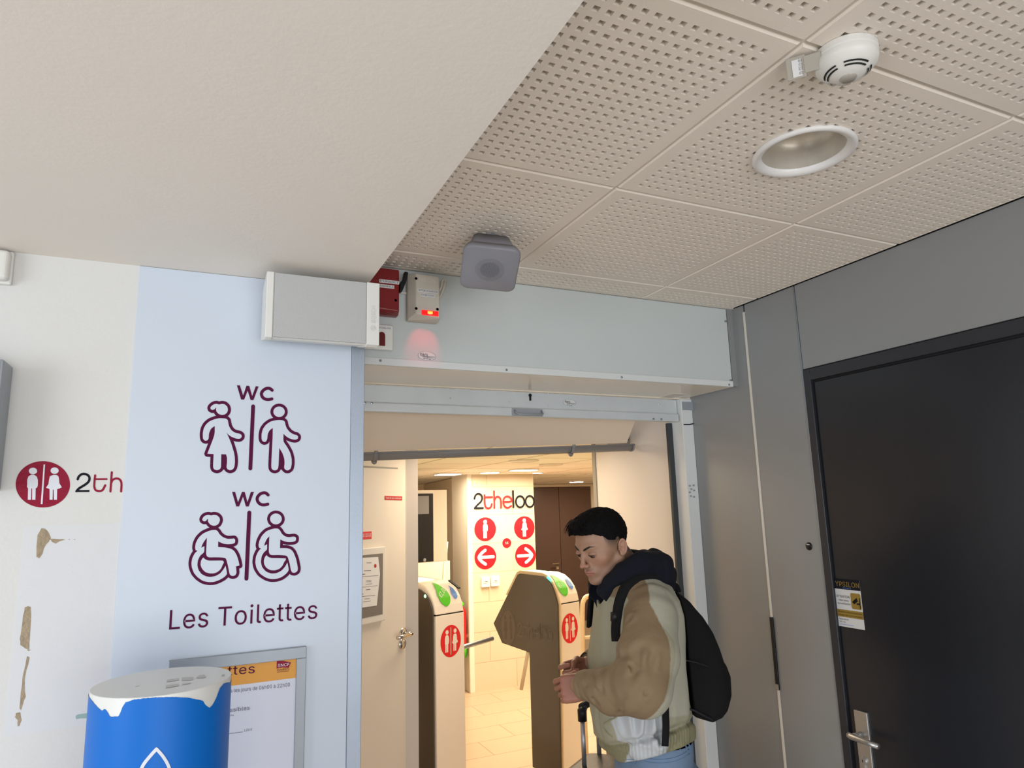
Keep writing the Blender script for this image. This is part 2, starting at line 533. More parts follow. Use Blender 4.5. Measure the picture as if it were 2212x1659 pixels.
for (xa, xb) in TX:
    for (ya, yb) in TY:
        g = G()
        x0 = max(xa + g0, XE - 0.11); x1 = min(xb - g0, XR - 0.006); y0 = ya + g0; y1 = min(yb - g0, YF - 0.012)
        if x1 - x0 < 0.03: continue
        tile_geo(g, x0, x1, y0, y1, holes(xa, 0.606), holes(ya, 0.594), cut=on(2, H - 0.004, 1736, 331)[:2] if x0 < 1.23 < x1 and y0 < 1.02 < y1 else None)
        g.go('ceiling_tile', 'tile_gypsum', ceiling, mats=['tile_membrane'])
g = G()
for x in (0.926, 1.5355): g.box((x - 0.012, -0.45, H + 0.005), (x + 0.012, YF, H + 0.0134))
for y in (1.93, 1.333, 0.744, 0.150): g.box((XE - 0.1, y - 0.012, H + 0.0052), (XR - 0.002, y + 0.012, H + 0.0134))
g.go('ceiling_grid', 'grid_white', ceiling)
struct(G().box((0.3, YF - 0.012, H - 0.001), (XR - 0.0, YF - 0.0005, H + 0.02)).go('trim_fascia_top', 'grid_white'))

# right wall: cladding with joints and the dark door
zt = 2.209; yl = 1.757
g = G()
g.box((XR, 2.022, 0), (XR + 0.08, 2.52, H))            # between shutter rail and cream joint
g.box((XR, yl + 0.004, 0), (XR + 0.08, 2.012, H))      # panel with cylinder lock
g.box((XR, 0.2, zt + 0.004), (XR + 0.08, yl - 0.002, H))     # over the door
g.box((XR, -5, 0), (XR + 0.08, 0.2, H))
g.box((XR, 0.2, 0), (XR + 0.08, 0.885, zt + 0.004))            # beyond the door
struct(g.go('wall_right', 'right_panel', bevel=0.0015))
struct(G().box((XR + 0.012, -5, 0), (XR + 0.09, 2.5, H + 0.1)).go('wall_right_core', 'black_gap'))
struct(G().box((XR - 0.003, 2.0125, 0), (XR + 0.02, 2.0215, H - 0.03)).go('trim_1', 'joint_cream'))
struct(G().box((XR - 0.0025, yl - 0.0015, 0), (XR + 0.03, yl + 0.0035, H - 0.004)).go('trim_2', 'steel_edge', bevel=0.001))
yb = 0.93
door = struct(G().box((XR + 0.006, yb, 0.01), (XR + 0.045, yl - 0.038, zt - 0.047)).go('door_1', 'door_dark', bevel=0.003))
g = G()
g.box((XR - 0.004, yl - 0.032, 0), (XR + 0.05, yl - 0.002, zt))
g.box((XR - 0.004, yb - 0.04, zt - 0.041), (XR + 0.05, yl - 0.032, zt))
g.box((XR - 0.004, yb - 0.04, 0), (XR + 0.05, yb - 0.008, zt - 0.041))
g.go('door_frame', 'door_frame_dark', door, bevel=0.002)
# handle set on the dark door
A = on(0, XR, 1845, 1532); B = on(0, XR, 1873, 1537)
y1, y0 = A[1], B[1]; ztp = A[2]
hd = G().box((XR - 0.004, y0, ztp - 0.25), (XR + 0.006, y1, ztp)).go('handle_plate', 'brushed_steel', door, bevel=0.002)
ym = (y0 + y1) / 2 + 0.004
hp = on(0, XR - 0.03, 1850, 1592)
g = G()
g.tube([(XR, ym, hp[2] + 0.002), (XR - 0.042, ym, hp[2] + 0.002)], 0.0095, 16)
g.tube([(XR - 0.042, ym + 0.016, hp[2] + 0.003), (XR - 0.045, ym + 0.004, hp[2] + 0.002), (XR - 0.046, ym - 0.05, hp[2]), (XR - 0.046, ym - 0.092, hp[2] - 0.001)], [0.009, 0.010, 0.0085, 0.0085], 14)
g.go('lever_handle', 'brushed_steel', hd, smooth=True)
kp = on(0, XR, 1868, 1643)
g = G().lathe([(0.0, 0.006), (0.0115, 0.006), (0.0125, 0.002), (0.0125, 0)], (XR - 0.004, kp[1], kp[2]), (-1, 0, 0), 24, cap=False)
g.box((XR - 0.0095, kp[1] - 0.005, kp[2] - 0.034), (XR - 0.004, kp[1] + 0.005, kp[2]))
g.go('lock_cylinder', 'brushed_steel', hd)
G().box((XR - 0.0108, kp[1] - 0.0012, kp[2] - 0.004), (XR - 0.0095, kp[1] + 0.0012, kp[2] + 0.004)).go('key_slot', 'black_gap', hd)

# cylinder lock and recessed pull on the right wall
t = thing('cylinder_lock', 'small round black lock on grey wall panel beside the dark door', 'lock')
p = on(0, XR, 1748, 1180)
G().lathe([(0.0, 0.004), (0.0115, 0.004), (0.0138, 0.002), (0.0138, 0)], (XR, p[1], p[2]), (-1, 0, 0), 28, cap=False).go('rim', 'black_plastic', t, smooth=True)
G().box((XR - 0.0046, p[1] - 0.006, p[2] + 0.0045), (XR - 0.004, p[1] + 0.007, p[2] + 0.007)).go('engraved_strip', 'label_white', t)
t = thing('edge_pull', 'narrow black recessed pull set in the cream joint of the grey wall', 'pull handle')
a = on(0, XR, 1668, 1333); b = on(0, XR, 1681, 1490)
G().box((XR - 0.0065, 2.0095, b[2]), (XR + 0.004, 2.0245, a[2])).go('recess', 'black_plastic', t, bevel=0.002)
G().box((XR - 0.0075, 2.010, b[2] + 0.002), (XR - 0.006, 2.024, b[2] + 0.02)).go('lower_plate', 'edge_strip', t)

# scuffs
for nm, pts in (('scuff_mark', [(1563, 1210), (1570, 1208), (1576, 1211), (1569, 1213)]), ('scuff_mark', [(1632, 1213), (1638, 1211), (1643, 1214), (1637, 1216)]), ('scuff_mark', [(1574, 1365), (1577, 1365), (1577, 1381), (1575, 1380)])):
    g = G().face([on(0, XR - 0.0004, *q) for q in pts])
    o = g.go(nm, 'edge_strip')
    tag(o, {1563: 'brown scuff on grey panel just left of the cream joint, shoulder high', 1632: 'small brown scuff touching the cream joint of the grey wall', 1574: 'short upright brown scratch low on grey panel behind the backpack'}[pts[0][0]], 'scuff')

# ------------------------------------------------------------------ shutter housing over the entrance
YFH = YF
t = thing('shutter_housing', 'pale grey boxed shutter housing spanning above the entrance', 'shutter housing')
G().box((0.10, YF + 0.0004, ZF + 0.022), (1.955, YF + 0.012, H - 0.0015)).go('front_panel', 'fascia', t, bevel=0.001)
G().box((0.10, YF - 0.004, ZF), (1.957, YF + 0.008, ZF + 0.024)).go('edge_rail', 'fascia_white', t, bevel=0.002)
G().box((0.10, YF + 0.008, ZF), (1.957, 2.385, ZF + 0.006)).go('underside', 'cream_laminate', t)
G().box((1.82, YF + 0.2, ZF - 0.0015), (1.885, 2.384, ZF)).go('underside_patch', 'joint_cream', t)
for nm, q in (('screw', (822, 779)), ('screw', (1094, 799)), ('screw', (1343, 815)), ('screw', (1575, 831)), ('screw', (1602, 823)), ('screw', (1588, 696))):
    c = on(1, YF - 0.005, *q)
    if c[0] > 1.945: c[0] = 1.945
    r = 0.004
    G().lathe([(0.0, 0.0025), (r * 0.6, 0.0025), (r, 0.001), (r, -0.004)], c, (0, -1, 0), 14, cap=False).go('screw', 'steel_edge', t)
struct(G().box((1.958, YF + 0.0, ZF + 0.004), (XR, YF + 0.02, H)).go('trim_3', 'right_panel'))
# shutter bottom bar
YS = 2.40
t = thing('roller_shutter', 'pale steel bottom bar of the raised roller shutter', 'shutter')
g = G()
g.box((0.445, YS, 2.132), (1.921, YS + 0.018, 2.199))
o = g.go('slat', 'shutter_metal', t, bevel=0.002)
g = G().box((0.445, YS - 0.012, 2.100), (1.921, YS + 0.018, 2.136))
g.go('bottom_rail', 'shutter_metal', t, bevel=0.006, seg=3)
k = on(1, YS, 1145, 856)
g = G().lathe([(0.0, 0.002), (0.0068, 0.002), (0.0068, 0)], k + np.array([0, 0, 0.004]), (0, -1, 0), 18, cap=False)
g.box((k[0] - 0.0042, YS - 0.002, k[2] - 0.018), (k[0] + 0.0042, YS, k[2]))
g.go('keyhole', 'red_dark' if False else 'black_plastic', t)
a = on(1, YS - 0.012, 1105, 885); b = on(1, YS - 0.012, 1172, 898)
zc = 2.116
G().box((a[0], YS - 0.0145, zc - 0.014), (b[0], YS - 0.0118, zc + 0.016)).go('handle_plate', 'frame_grey', t, bevel=0.001)
G().tube([(a[0] + 0.012, YS - 0.014, zc + 0.008), (a[0] + 0.012, YS - 0.030, zc - 0.004), (a[0] + 0.02, YS - 0.036, zc - 0.010), (b[0] - 0.012, YS - 0.036, zc - 0.010), (b[0] - 0.006, YS - 0.030, zc - 0.004), (b[0] - 0.006, YS - 0.014, zc + 0.008)], 0.003, 10).go('pull_loop', 'frame_grey', t, smooth=True)
for q in ((1412, 913), (1429, 914), (803, 868), (788, 868)):
    c = on(1, YS - 0.0125, *q)
    c[2] = min(max(c[2], 2.108), 2.13)
    G().lathe([(0.0, 0.003), (0.0045, 0.002), (0.005, 0)], c, (0, -1, 0), 12, cap=False).go('bolt', 'steel_edge', t)
for q in ((1099, 869), (1183, 877), (1185, 850), (1286, 862), (1286, 884), (1424, 873), (1426, 896), (973, 838), (973, 860)):
    c = on(1, YS - 0.0005, *q)
    G().lathe([(0.0, 0.0018), (0.003, 0.0013), (0.004, 0)], c, (0, -1, 0), 12, cap=False).go('rivet', 'shutter_metal', t, smooth=True)
# shutter guide rail on the right, groove and brackets
t = thing('guide_rail', 'tall off-white shutter guide rail at right of the entrance', 'rail')
G().box((1.925, 2.375, 0), (XR - 0.0005, 2.46, 2.20)).go('rail_face', 'fascia_white', t, bevel=0.002)
G().box((1.900, 2.446, 0), (1.9255, 2.461, 2.10)).go('seal_groove', 'groove_dark', t)
G().box((1.93, 2.37, 2.150), (1.99, 2.376, 2.186)).go('top_bracket', 'frame_grey', t)
g = marks('pen_stroke', 'ink', wallpx(1, 2.3735, 0.0), strokes=[([(1478, 917), (1490, 917), (1503, 914)], 1.3)], parent=t)
for q in ((1480, 868), (1487, 868), (1480, 874), (1487, 874)):
    pass
g = G()
for i, q in enumerate([(1490, 1050), (1493, 1057), (1490, 1064), (1498, 1049), (1499, 1060), (1492, 1072), (1499, 1074)]):
    g.face([on(1, 2.3735, q[0] + dx, q[1] + dy) for dx, dy in ((-2, -2), (2, -2.5), (3, 1), (-1, 1.5))])
g.go('worn_print', 'frame_grey', t)

# stickers on housing and shutter
def dms(ax, val, c, w, h, label):
    f = lambda p: on(ax, val, c[0] + p[0] * w, c[1] + p[1] * h + 0.18 * p[0] * h)
    t = thing('oval_sticker', label, 'sticker')
    marks('backing', 'fascia_white', f, [circle2(0, 0, 1, 1, 36)], parent=t)
    f2 = lambda p: np.array(f(p)) + np.array([0, -0.0006, 0])
    marks('outline', 'frame_grey', f2, strokes=[(circle2(0, 0, 1, 1, 36), 0.025, True)], parent=t)
    text('lettering', 'DMS', f2((-0.72, 0.05)), f2((0.1, 0.05)), (0, 0, 1), 0.55 * np.linalg.norm(f((0, 0)) - f((0, 1))), 'ink', t, off=0.0004)
    marks('printed_lines', 'ink', f2, strokes=[([(-0.5, 0.12), (0.85, 0.12)], 0.05), ([(-0.4, 0.36), (0.7, 0.36)], 0.03), ([(-0.35, 0.66), (-0.2, 0.66)], 0.06), ([(-0.05, 0.68), (0.1, 0.68)], 0.06), ([(0.25, 0.68), (0.4, 0.68)], 0.06)], parent=t)
dms(1, YF - 0.0008, (922, 769), 19, 9.5, 'small oval installer sticker below the beige switch box')
dms(1, YS - 0.0008, (1230, 870), 13.5, 7.5, 'small oval installer sticker on the shutter bar right of the keyhole')

# beige emergency switch with the lit red window
t = thing('switch_box', 'beige emergency switch box with glowing red window and lever', 'switch box')
bx0, bx1, bz0, bz1 = 0.600, 0.703, 2.352, 2.506
fr = 0.055
g = G()
Pb = [(bx0, YF, bz0), (bx1, YF, bz0), (bx1, YF, bz1), (bx0, YF, bz1)]
Pf = [(bx0 + 0.020, YF - fr, bz0 + 0.016), (bx1 - 0.004, YF - fr, bz0 + 0.006), (bx1 - 0.006, YF - fr, bz1 - 0.006), (bx0 + 0.020, YF - fr, bz1 - 0.004)]
Pm = [(x, YF - fr * 0.45, z) for x, _, z in Pb]
g.put(Pb + Pm + Pf, [(0, 1, 5, 4), (1, 2, 6, 5), (2, 3, 7, 6), (3, 0, 4, 7), (4, 5, 9, 8), (5, 6, 10, 9), (6, 7, 11, 10), (7, 4, 8, 11), (8, 9, 10, 11), (3, 2, 1, 0)])
g.go('housing', 'beige_plastic', t, bevel=0.004, seg=3)
yf = YF - fr
for c in ((bx0 + 0.019, bz1 - 0.022), (bx0 + 0.019, bz0 + 0.032), (bx1 - 0.013, bz0 + 0.036)):
    G().lathe([(0, 0.0006), (0.0045, 0.0006)], (c[0], yf - 0.0002, c[1]), (0, -1, 0), 16).go('screw_hole', 'black_gap', t)
x0, x1 = bx0 + 0.036, bx1 - 0.010
lw_ = G().box((x0, yf - 0.004, bz0 + 0.012), (x1, yf + 0.001, bz0 + 0.029)).go('signal_window', 'led_red', t, bevel=0.003)
G().box(((x0 + x1) / 2 - 0.009, yf - 0.0052, bz0 + 0.017), ((x0 + x1) / 2 + 0.008, yf - 0.0035, bz0 + 0.026)).go('bulb', 'led_core', lw_, bevel=0.001)
lamp('signal_lamp', 'SPOT', ((x0 + x1) / 2, yf - 0.012, bz0 + 0.02), 0.30, (1.0, 0.03, 0.05), 0.004, target=((x0 + x1) / 2 - 0.005, YF, bz0 - 0.055), spot=1.1)
def lab(parent, x0, x1, z, h, s, y=yf):
    l = G().box((x0, y - 0.0012, z), (x1, y, z + h)).go('name_strip', 'label_white', parent)
    text('lettering', s, (x0 + 0.002, y - 0.0012, z + h * 0.25), (x1 - 0.002, y - 0.0012, z + h * 0.25), (0, 0, 1), h * 0.55, 'ink', l, off=0.0004)
lab(t, bx0 + 0.024, bx1 - 0.011, bz0 + 0.088, 0.011, 'INTER POMPIER')
lab(t, bx0 + 0.034, bx1 - 0.022, bz0 + 0.074, 0.011, 'ENSEIGNE')
text('embossed_word', 'NEON', (bx0 + 0.030, yf, bz1 - 0.030), (bx1 - 0.020, yf, bz1 - 0.030), (0, 0, 1), 0.014, 'joint_cream', t, off=0.0005)
G().tube([(bx1 - 0.002, YF - 0.03, bz0 + 0.078), (bx1 + 0.006, YF - 0.035, bz0 + 0.09), (bx1 + 0.018, YF - 0.035, bz0 + 0.12), (bx1 + 0.024, YF - 0.035, bz0 + 0.142), (bx1 + 0.018, YF - 0.035, bz0 + 0.150), (bx1 + 0.010, YF - 0.035, bz0 + 0.140), (bx1 + 0.008, YF - 0.035, bz0 + 0.120), (bx1 + 0.0, YF - 0.033, bz0 + 0.105)], 0.0042, 10).go('lever', 'beige_plastic', t, smooth=True)
# red emergency switch
t = thing('switch_box', 'red emergency switch box with black lever, half behind white speaker', 'switch box')
rx0, rx1, rz0, rz1 = 0.425, 0.569, 2.362, 2.512
g = G(); Pb = [(rx0, YF, rz0), (rx1, YF, rz0), (rx1, YF, rz1), (rx0, YF, rz1)]
Pf = [(rx0 + 0.02, YF - fr, rz0 + 0.012), (rx1 - 0.006, YF - fr, rz0 + 0.006), (rx1 - 0.006, YF - fr, rz1 - 0.006), (rx0 + 0.02, YF - fr, rz1 - 0.006)]
Pm = [(x, YF - fr * 0.45, z) for x, _, z in Pb]
g.put(Pb + Pm + Pf, [(0, 1, 5, 4), (1, 2, 6, 5), (2, 3, 7, 6), (3, 0, 4, 7), (4, 5, 9, 8), (5, 6, 10, 9), (6, 7, 11, 10), (7, 4, 8, 11), (8, 9, 10, 11), (3, 2, 1, 0)])
g.go('housing', 'red_plastic', t, bevel=0.004, seg=3)
lab(t, rx1 - 0.070, rx1 - 0.006, rz0 + 0.095, 0.011, "D'URGENCE")
lab(t, rx1 - 0.076, rx1 - 0.022, rz0 + 0.079, 0.011, 'GENERALE')
G().lathe([(0, 0.0006), (0.0042, 0.0006)], (rx1 - 0.017, yf - 0.0002, rz0 + 0.042), (0, -1, 0), 16).go('screw_hole', 'black_gap', t)
g = G()
g.put([(rx1 - 0.002, YF - 0.03, rz0 + 0.072), (rx1 + 0.006, YF - 0.03, rz0 + 0.075), (rx1 + 0.022, YF - 0.03, rz0 + 0.118), (rx1 + 0.026, YF - 0.03, rz0 + 0.142), (rx1 + 0.014, YF - 0.03, rz0 + 0.144), (rx1 + 0.010, YF - 0.03, rz0 + 0.12), (rx1 - 0.002, YF - 0.03, rz0 + 0.10)], [])
poly = g.v; g = G().prism(poly, (0, -0.022, 0)); g.go('lever', 'black_plastic', t, bevel=0.003)
# small call point
t = thing('call_point', 'white call point with dark red arched button below the red box', 'call point')
cx0, cx1, cz0, cz1 = 0.458, 0.556, 2.250, 2.334
G().box((cx0, YF - 0.018, cz0), (cx1, YF - 0.0045, cz1)).go('housing', 'white_plastic', t, bevel=0.009, seg=4)
f = uvplane((0.5165, YF - 0.0182, cz0 + 0.012), (1, 0, 0), (0, 0, 1), (0, -1, 0), 0.0008)
P = [(-0.011, 0), (0.011, 0), (0.011, 0.034)] + [(0.011 * math.cos(a), 0.034 + 0.011 * math.sin(a)) for a in np.linspace(0.2, PI - 0.2, 8)] + [(-0.011, 0.034)]
G().prism([f(p) for p in P], (0, -0.004, 0)).go('button', 'red_dark', t, bevel=0.001)
lab(t, cx0 + 0.040, cx1 - 0.008, cz1 - 0.018, 0.009, '* 2THELOO', YF - 0.018)
t = thing('cable', 'short cream cable stub joining the red and beige boxes', 'cable')
G().tube([(0.565, YF - 0.006, 2.448), (0.604, YF - 0.006, 2.448)], 0.004, 8).go('sheath', 'joint_cream', t)

# ------------------------------------------------------------------ white wall loudspeaker
t = thing('wall_speaker', 'white slotless box loudspeaker mounted above the toilet sign', 'loudspeaker')
t['label'] = 'white box loudspeaker mounted above the toilet sign under the low ceiling'
sy = 1.838
fTL = on(1, sy, 593, 584); fBR = on(1, sy, 787, 744)
x0, x1, z0, z1 = 0.167, 0.452, 2.207, 2.386
ya = 1.835; yb2 = 1.90; yc = 1.965
g = G()
sec = [(ya, z0 + 0.002), (ya, z1 - 0.004), (ya + 0.012, z1), (yc, z1 - 0.022), (yc, z0 + 0.022), (ya + 0.012, z0 - 0.002)]
g.prism([(x0 + 0.002, y, z) for y, z in sec], (x1 - x0 - 0.008, 0, 0))
g.go('cabinet', 'white_plastic', t, bevel=0.002)
def cap(x, w, nm):
    sec2 = [(ya - 0.004, z0 - 0.001), (ya - 0.004, z1 - 0.001), (ya + 0.012, z1 + 0.003), (yc - 0.01, z1 - 0.018), (yc - 0.01, z0 + 0.018), (ya + 0.012, z0 - 0.005)]
    return G().prism([(x, y, z) for y, z in sec2], (w, 0, 0)).go(nm, 'white_plastic', t, bevel=0.002)
cl = cap(x0 - 0.016, 0.018, 'end_cap')
cr = cap(x1 - 0.036, 0.036, 'end_cap')
# perforated grille as fine relief
gm = M('grille_perforated', (0.52, 0.53, 0.52), 0.5)
nt = gm.node_tree; bs = nt.nodes['Principled BSDF']
geo = nt.nodes.new('ShaderNodeNewGeometry')
mp = nt.nodes.new('ShaderNodeMapping'); mp.inputs['Rotation'].default_value = (0, PI / 4, 0); mp.inputs['Scale'].default_value = (430, 430, 430)
nt.links.new(geo.outputs['Position'], mp.inputs[0])
sx = nt.nodes.new('ShaderNodeSeparateXYZ'); nt.links.new(mp.outputs[0], sx.inputs[0])
def sinn(o):
    a = nt.nodes.new('ShaderNodeMath'); a.operation = 'MULTIPLY'; a.inputs[1].default_value = 2 * PI
    b_ = nt.nodes.new('ShaderNodeMath'); b_.operation = 'SINE'
    nt.links.new(o, a.inputs[0]); nt.links.new(a.outputs[0], b_.inputs[0]); return b_.outputs[0]
ad = nt.nodes.new('ShaderNodeMath'); ad.operation = 'ADD'
nt.links.new(sinn(sx.outputs[0]), ad.inputs[0]); nt.links.new(sinn(sx.outputs[2]), ad.inputs[1])
rmp = nt.nodes.new('ShaderNodeValToRGB')
rmp.color_ramp.elements[0].position = 0.0; rmp.color_ramp.elements[0].color = (0.58, 0.59, 0.58, 1)
rmp.color_ramp.elements[1].position = 0.9; rmp.color_ramp.elements[1].color = (0.20, 0.20, 0.21, 1)
nt.links.new(ad.outputs[0], rmp.inputs[0]); nt.links.new(rmp.outputs[0], bs.inputs['Base Color'])
G().box((x0 + 0.004, ya - 0.0045, z0 + 0.001), (x1 - 0.038, ya + 0.002, z1 - 0.003)).go('grille', gm, t, bevel=0.001)
yy = ya - 0.0052
text('brand_lettering', 'BOSCH', (x1 - 0.012, yy, z0 + 0.062), (x1 - 0.012, yy, z0 + 0.110), (-1, 0, 0), 0.012, 'brand_grey', cr, off=0.0004)
marks('brand_emblem', 'brand_grey', lambda p: (x1 - 0.018 + p[0], yy, z0 + 0.046 + p[1]), strokes=[(circle2(0, 0, 0.0068, n=20), 0.0006, True), ([(-0.003, 0.004), (-0.003, -0.004)], 0.0006), ([(0.003, 0.004), (0.003, -0.004)], 0.0006), ([(-0.003, 0), (0.003, 0)], 0.0006)], parent=cr)
G().tube([(0.31, yc - 0.004, 2.32), (0.31, YW, 2.34)], 0.018, 12).go('wall_bracket', 'white_plastic', t)

# ------------------------------------------------------------------ grey ceiling projector speaker
t = thing('ceiling_speaker', 'grey rounded-square loudspeaker hanging from the perforated ceiling', 'loudspeaker')
c0 = on(2, 2.415, 1058, 583)
nrm = Vector((-0.22, -0.42, -0.88)).normalized()
U = Vector((0, 0, 1)).cross(nrm).normalized()
V_ = nrm.cross(U).normalized()
ang = math.radians(-11)
U, V_ = U * math.cos(ang) + V_ * math.sin(ang), V_ * math.cos(ang) - U * math.sin(ang)
def rsq(s, r, n=6):
    out = []
    for cx_, cy_, a0 in ((s - r, s - r, 0), (-s + r, s - r, PI / 2), (-s + r, -s + r, PI), (s - r, -s + r, 1.5 * PI)):
        for k in range(n + 1):
            a = a0 + PI / 2 * k / n
            out.append((cx_ + r * math.cos(a), cy_ + r * math.sin(a)))
    return out
c0 = Vector(c0)
def loft(rings, name, mat, parent, **k):
    g = G(); n = len(rings[0])
    vs = [p for R in rings for p in R]
    fs = []
    for j in range(len(rings) - 1):
        for i in range(n):
            fs.append((j * n + i, j * n + (i + 1) % n, (j + 1) * n + (i + 1) % n, (j + 1) * n + i))
    fs.append(tuple(range(n - 1, -1, -1))); fs.append(tuple((len(rings) - 1) * n + i for i in range(n)))
    g.put(vs, fs)
    return g.go(name, mat, parent, **k)
def ringat(d, s, r, sy_=1.0, dz=0.0): return [c0 + nrm * d + U * x + V_ * (y * sy_) + Vector((0, 0, dz)) for x, y in rsq(s, r)]
fp_ = loft([ringat(-0.030, 0.073, 0.02), ringat(-0.012, 0.080, 0.024), ringat(-0.002, 0.080, 0.024), ringat(0.0, 0.076, 0.022)], 'front_plate', 'speaker_grey', t, smooth=True)
loft([ringat(-0.028, 0.067, 0.02), ringat(-0.060, 0.062, 0.02, 0.95), ringat(-0.096, 0.052, 0.016, 0.80, 0.006)], 'body', 'speaker_grey', t, smooth=True)
g = G()
for k in range(1, 15):
    rr = 0.0029 * k; nn = int(6 * k)
    for i in range(nn):
        a = 2 * PI * (i + 0.5 * (k % 2)) / nn
        hr = 0.00095 if k < 10 else 0.0006
        cc = c0 + nrm * 0.0006 + U * (rr * math.cos(a)) + V_ * (rr * math.sin(a))
        g.face([cc + U * (hr * math.cos(b)) + V_ * (hr * math.sin(b)) for b in np.linspace(0, 2 * PI, 7)[:-1]])
g.go('grille_holes', 'speaker_hole', t)
q = c0 - nrm * 0.085
G().tube([(q[0], q[1], q[2] + 0.02), (q[0], q[1] - 0.0, H + 0.002)], 0.028, 20).go('ceiling_mount', 'speaker_grey', t)
q = c0 - V_ * 0.082 - nrm * 0.012
G().box((q[0] - 0.008, q[1] - 0.004, q[2] - 0.003), (q[0] + 0.004, q[1] + 0.004, q[2] + 0.003)).go('latch', 'black_plastic', t)

# ------------------------------------------------------------------ smoke detector, tag, downlight
sc_ = on(2, H - 0.02, 1828, 135)
sx0, sy0 = sc_[0], sc_[1]
t = thing('smoke_detector', 'white round smoke detector on the perforated ceiling', 'smoke detector')
G().lathe([(0.0, 0.0), (0.053, 0.0), (0.053, 0.012), (0.050, 0.014)], (sx0, sy0, H - 0.0005), (0, 0, -1), 56, cap=False).go('mounting_base', 'white_plastic', t, smooth=False, bevel=0.001)
db = G().lathe([(0.0515, 0.013), (0.0525, 0.020), (0.050, 0.028), (0.040, 0.037), (0.030, 0.044), (0.020, 0.050), (0.0, 0.0515)], (sx0, sy0, H), (0, 0, -1), 56, cap=False).go('dome', 'white_plastic', t, smooth=True)
g = G()
for rr, hh in ((0.0375, 0.0396), (0.0325, 0.0433)):
    for k in range(4):
        a0 = k * PI / 2 + 0.18 + 0.35; a1 = (k + 1) * PI / 2 - 0.18 + 0.35
        vs = []
        for a in np.linspace(a0, a1, 12):
            for dr, dh in ((0.0012, -0.0008), (-0.0012, 0.0010)):
                vs.append((sx0 + (rr + dr) * math.cos(a), sy0 + (rr + dr) * math.sin(a), H - hh - dh - 0.0009))
        g.put(vs, [(2 * i, 2 * i + 1, 2 * i + 3, 2 * i + 2) for i in range(11)])
g.go('vent_slots', 'black_gap', db)
G().lathe([(0.0, 0.0535), (0.012, 0.0535), (0.0145, 0.050), (0.0145, 0.046)], (sx0, sy0, H), (0, 0, -1), 30, cap=False).go('clear_tip', 'cover_smoke', t, smooth=True)
# hanging tag
tg = on(2, H - 0.022, 1716, 146)
t = thing('detector_tag', 'translucent hanging label clip beside the smoke detector', 'label clip')
nz_ = Vector((-0.62, -0.42, -0.66)).normalized(); ux_ = Vector((0.62, -0.78, 0)).normalized(); vy_ = nz_.cross(ux_).normalized() * -1
if vy_.z < 0: vy_ = -vy_
tg = on(2, H - 0.020, 1722, 146)
TM = Matrix(((ux_.x, -nz_.x, vy_.x, tg[0]), (ux_.y, -nz_.y, vy_.y, tg[1]), (ux_.z, -nz_.z, vy_.z, tg[2]), (0, 0, 0, 1)))
g = G().box((-0.018, -0.002, -0.019), (0.014, 0.002, 0.019), T=TM)
g.go('clip_plate', 'cover_smoke', t, bevel=0.0015)
G().box((-0.008, -0.0032, -0.015), (0.008, -0.002, 0.014), T=TM).go('paper_label', 'label_white', t)
A = TM @ Vector((0.003, -0.0034, 0.013)); B = TM @ Vector((0.003, -0.0034, -0.012))
text('label_number', '00-07102-02', A, B, tuple(TM.to_3x3() @ Vector((1, 0, 0))), 0.006, 'ink', t, off=0.0002)
G().box((0.012, -0.003, -0.012), (0.040, 0.003, 0.016), T=TM).go('clip_arm', 'cover_smoke', t)
# downlight
dc = on(2, H - 0.004, 1736, 331)
t = thing('downlight', 'unlit recessed ceiling downlight with white ring', 'ceiling light')
G().lathe([(0.108, -0.002), (0.1115, 0.001), (0.112, 0.006), (0.104, 0.0095), (0.092, 0.004), (0.090, -0.004)], (dc[0], dc[1], H), (0, 0, -1), 72, cap=False).go('ring', 'ring_white', t, smooth=True)
G().lathe([(0.0903, -0.003), (0.086, -0.045), (0.076, -0.080), (0.0, -0.092)], (dc[0], dc[1], H), (0, 0, -1), 56, cap=False).go('reflector', 'lamp_reflector', t, smooth=True)
G().lathe([(0.0, -0.05), (0.012, -0.05), (0.014, -0.08)], (dc[0], dc[1], H), (0, 0, -1), 24, cap=False).go('lamp_socket', 'joint_cream', t, smooth=True)
g = G()
for a in (2.2, 3.2, 4.4, 5.3): 
    pass

# ------------------------------------------------------------------ sign panel on the left wall
PX = 0.004
a = on(1, YW - PX, 302, 572); b = on(1, YW - PX, 240, 1430)
xl = (a[0] + b[0]) / 2; xs = on(1, YW - PX, 757, 770)[0]
t = thing('wall_sign', 'tall pale blue-white panel reading WC and Les Toilettes', 'sign')
G().box((xl, YW - PX, 0.0), (xs + 0.003, YW - 0.0003, HS - 0.001)).go('panel', 'sign_white', t, bevel=0.001)
A1 = (420, 820, 7.54); A2 = (395, 1050, 7.215)
OFF = PX
wbody = [(470,635),(515,640),(543,665),(548,700),(560,760),(600,830),(660,870),(740,885),(768,910),(765,945),(735,968),(680,965),(600,935),(550,900),(520,865),(560,950),(600,1050),(640,1180),(655,1260),(658,1340),(650,1420),(625,1465),(580,1480),(540,1465),(520,1430),(530,1350),(530,1280),(515,1220),(435,1218),(432,1430),(410,1465),(365,1480),(320,1465),(302,1430),(312,1215),(210,1210),(330,900),(330,760),(270,800),(235,880),(232,960),(215,990),(185,1000),(155,990),(138,960),(135,880),(150,800),(190,730),(250,680),(340,645),(400,633)]
whead = [(405,412),(440,400),(490,405),(535,445),(545,500),(530,545),(490,575),(440,580),(395,565),(360,530),(350,490),(357,462),(340,470),(325,490),(290,500),(262,485),(258,460),(280,430),(320,405),(360,398)]
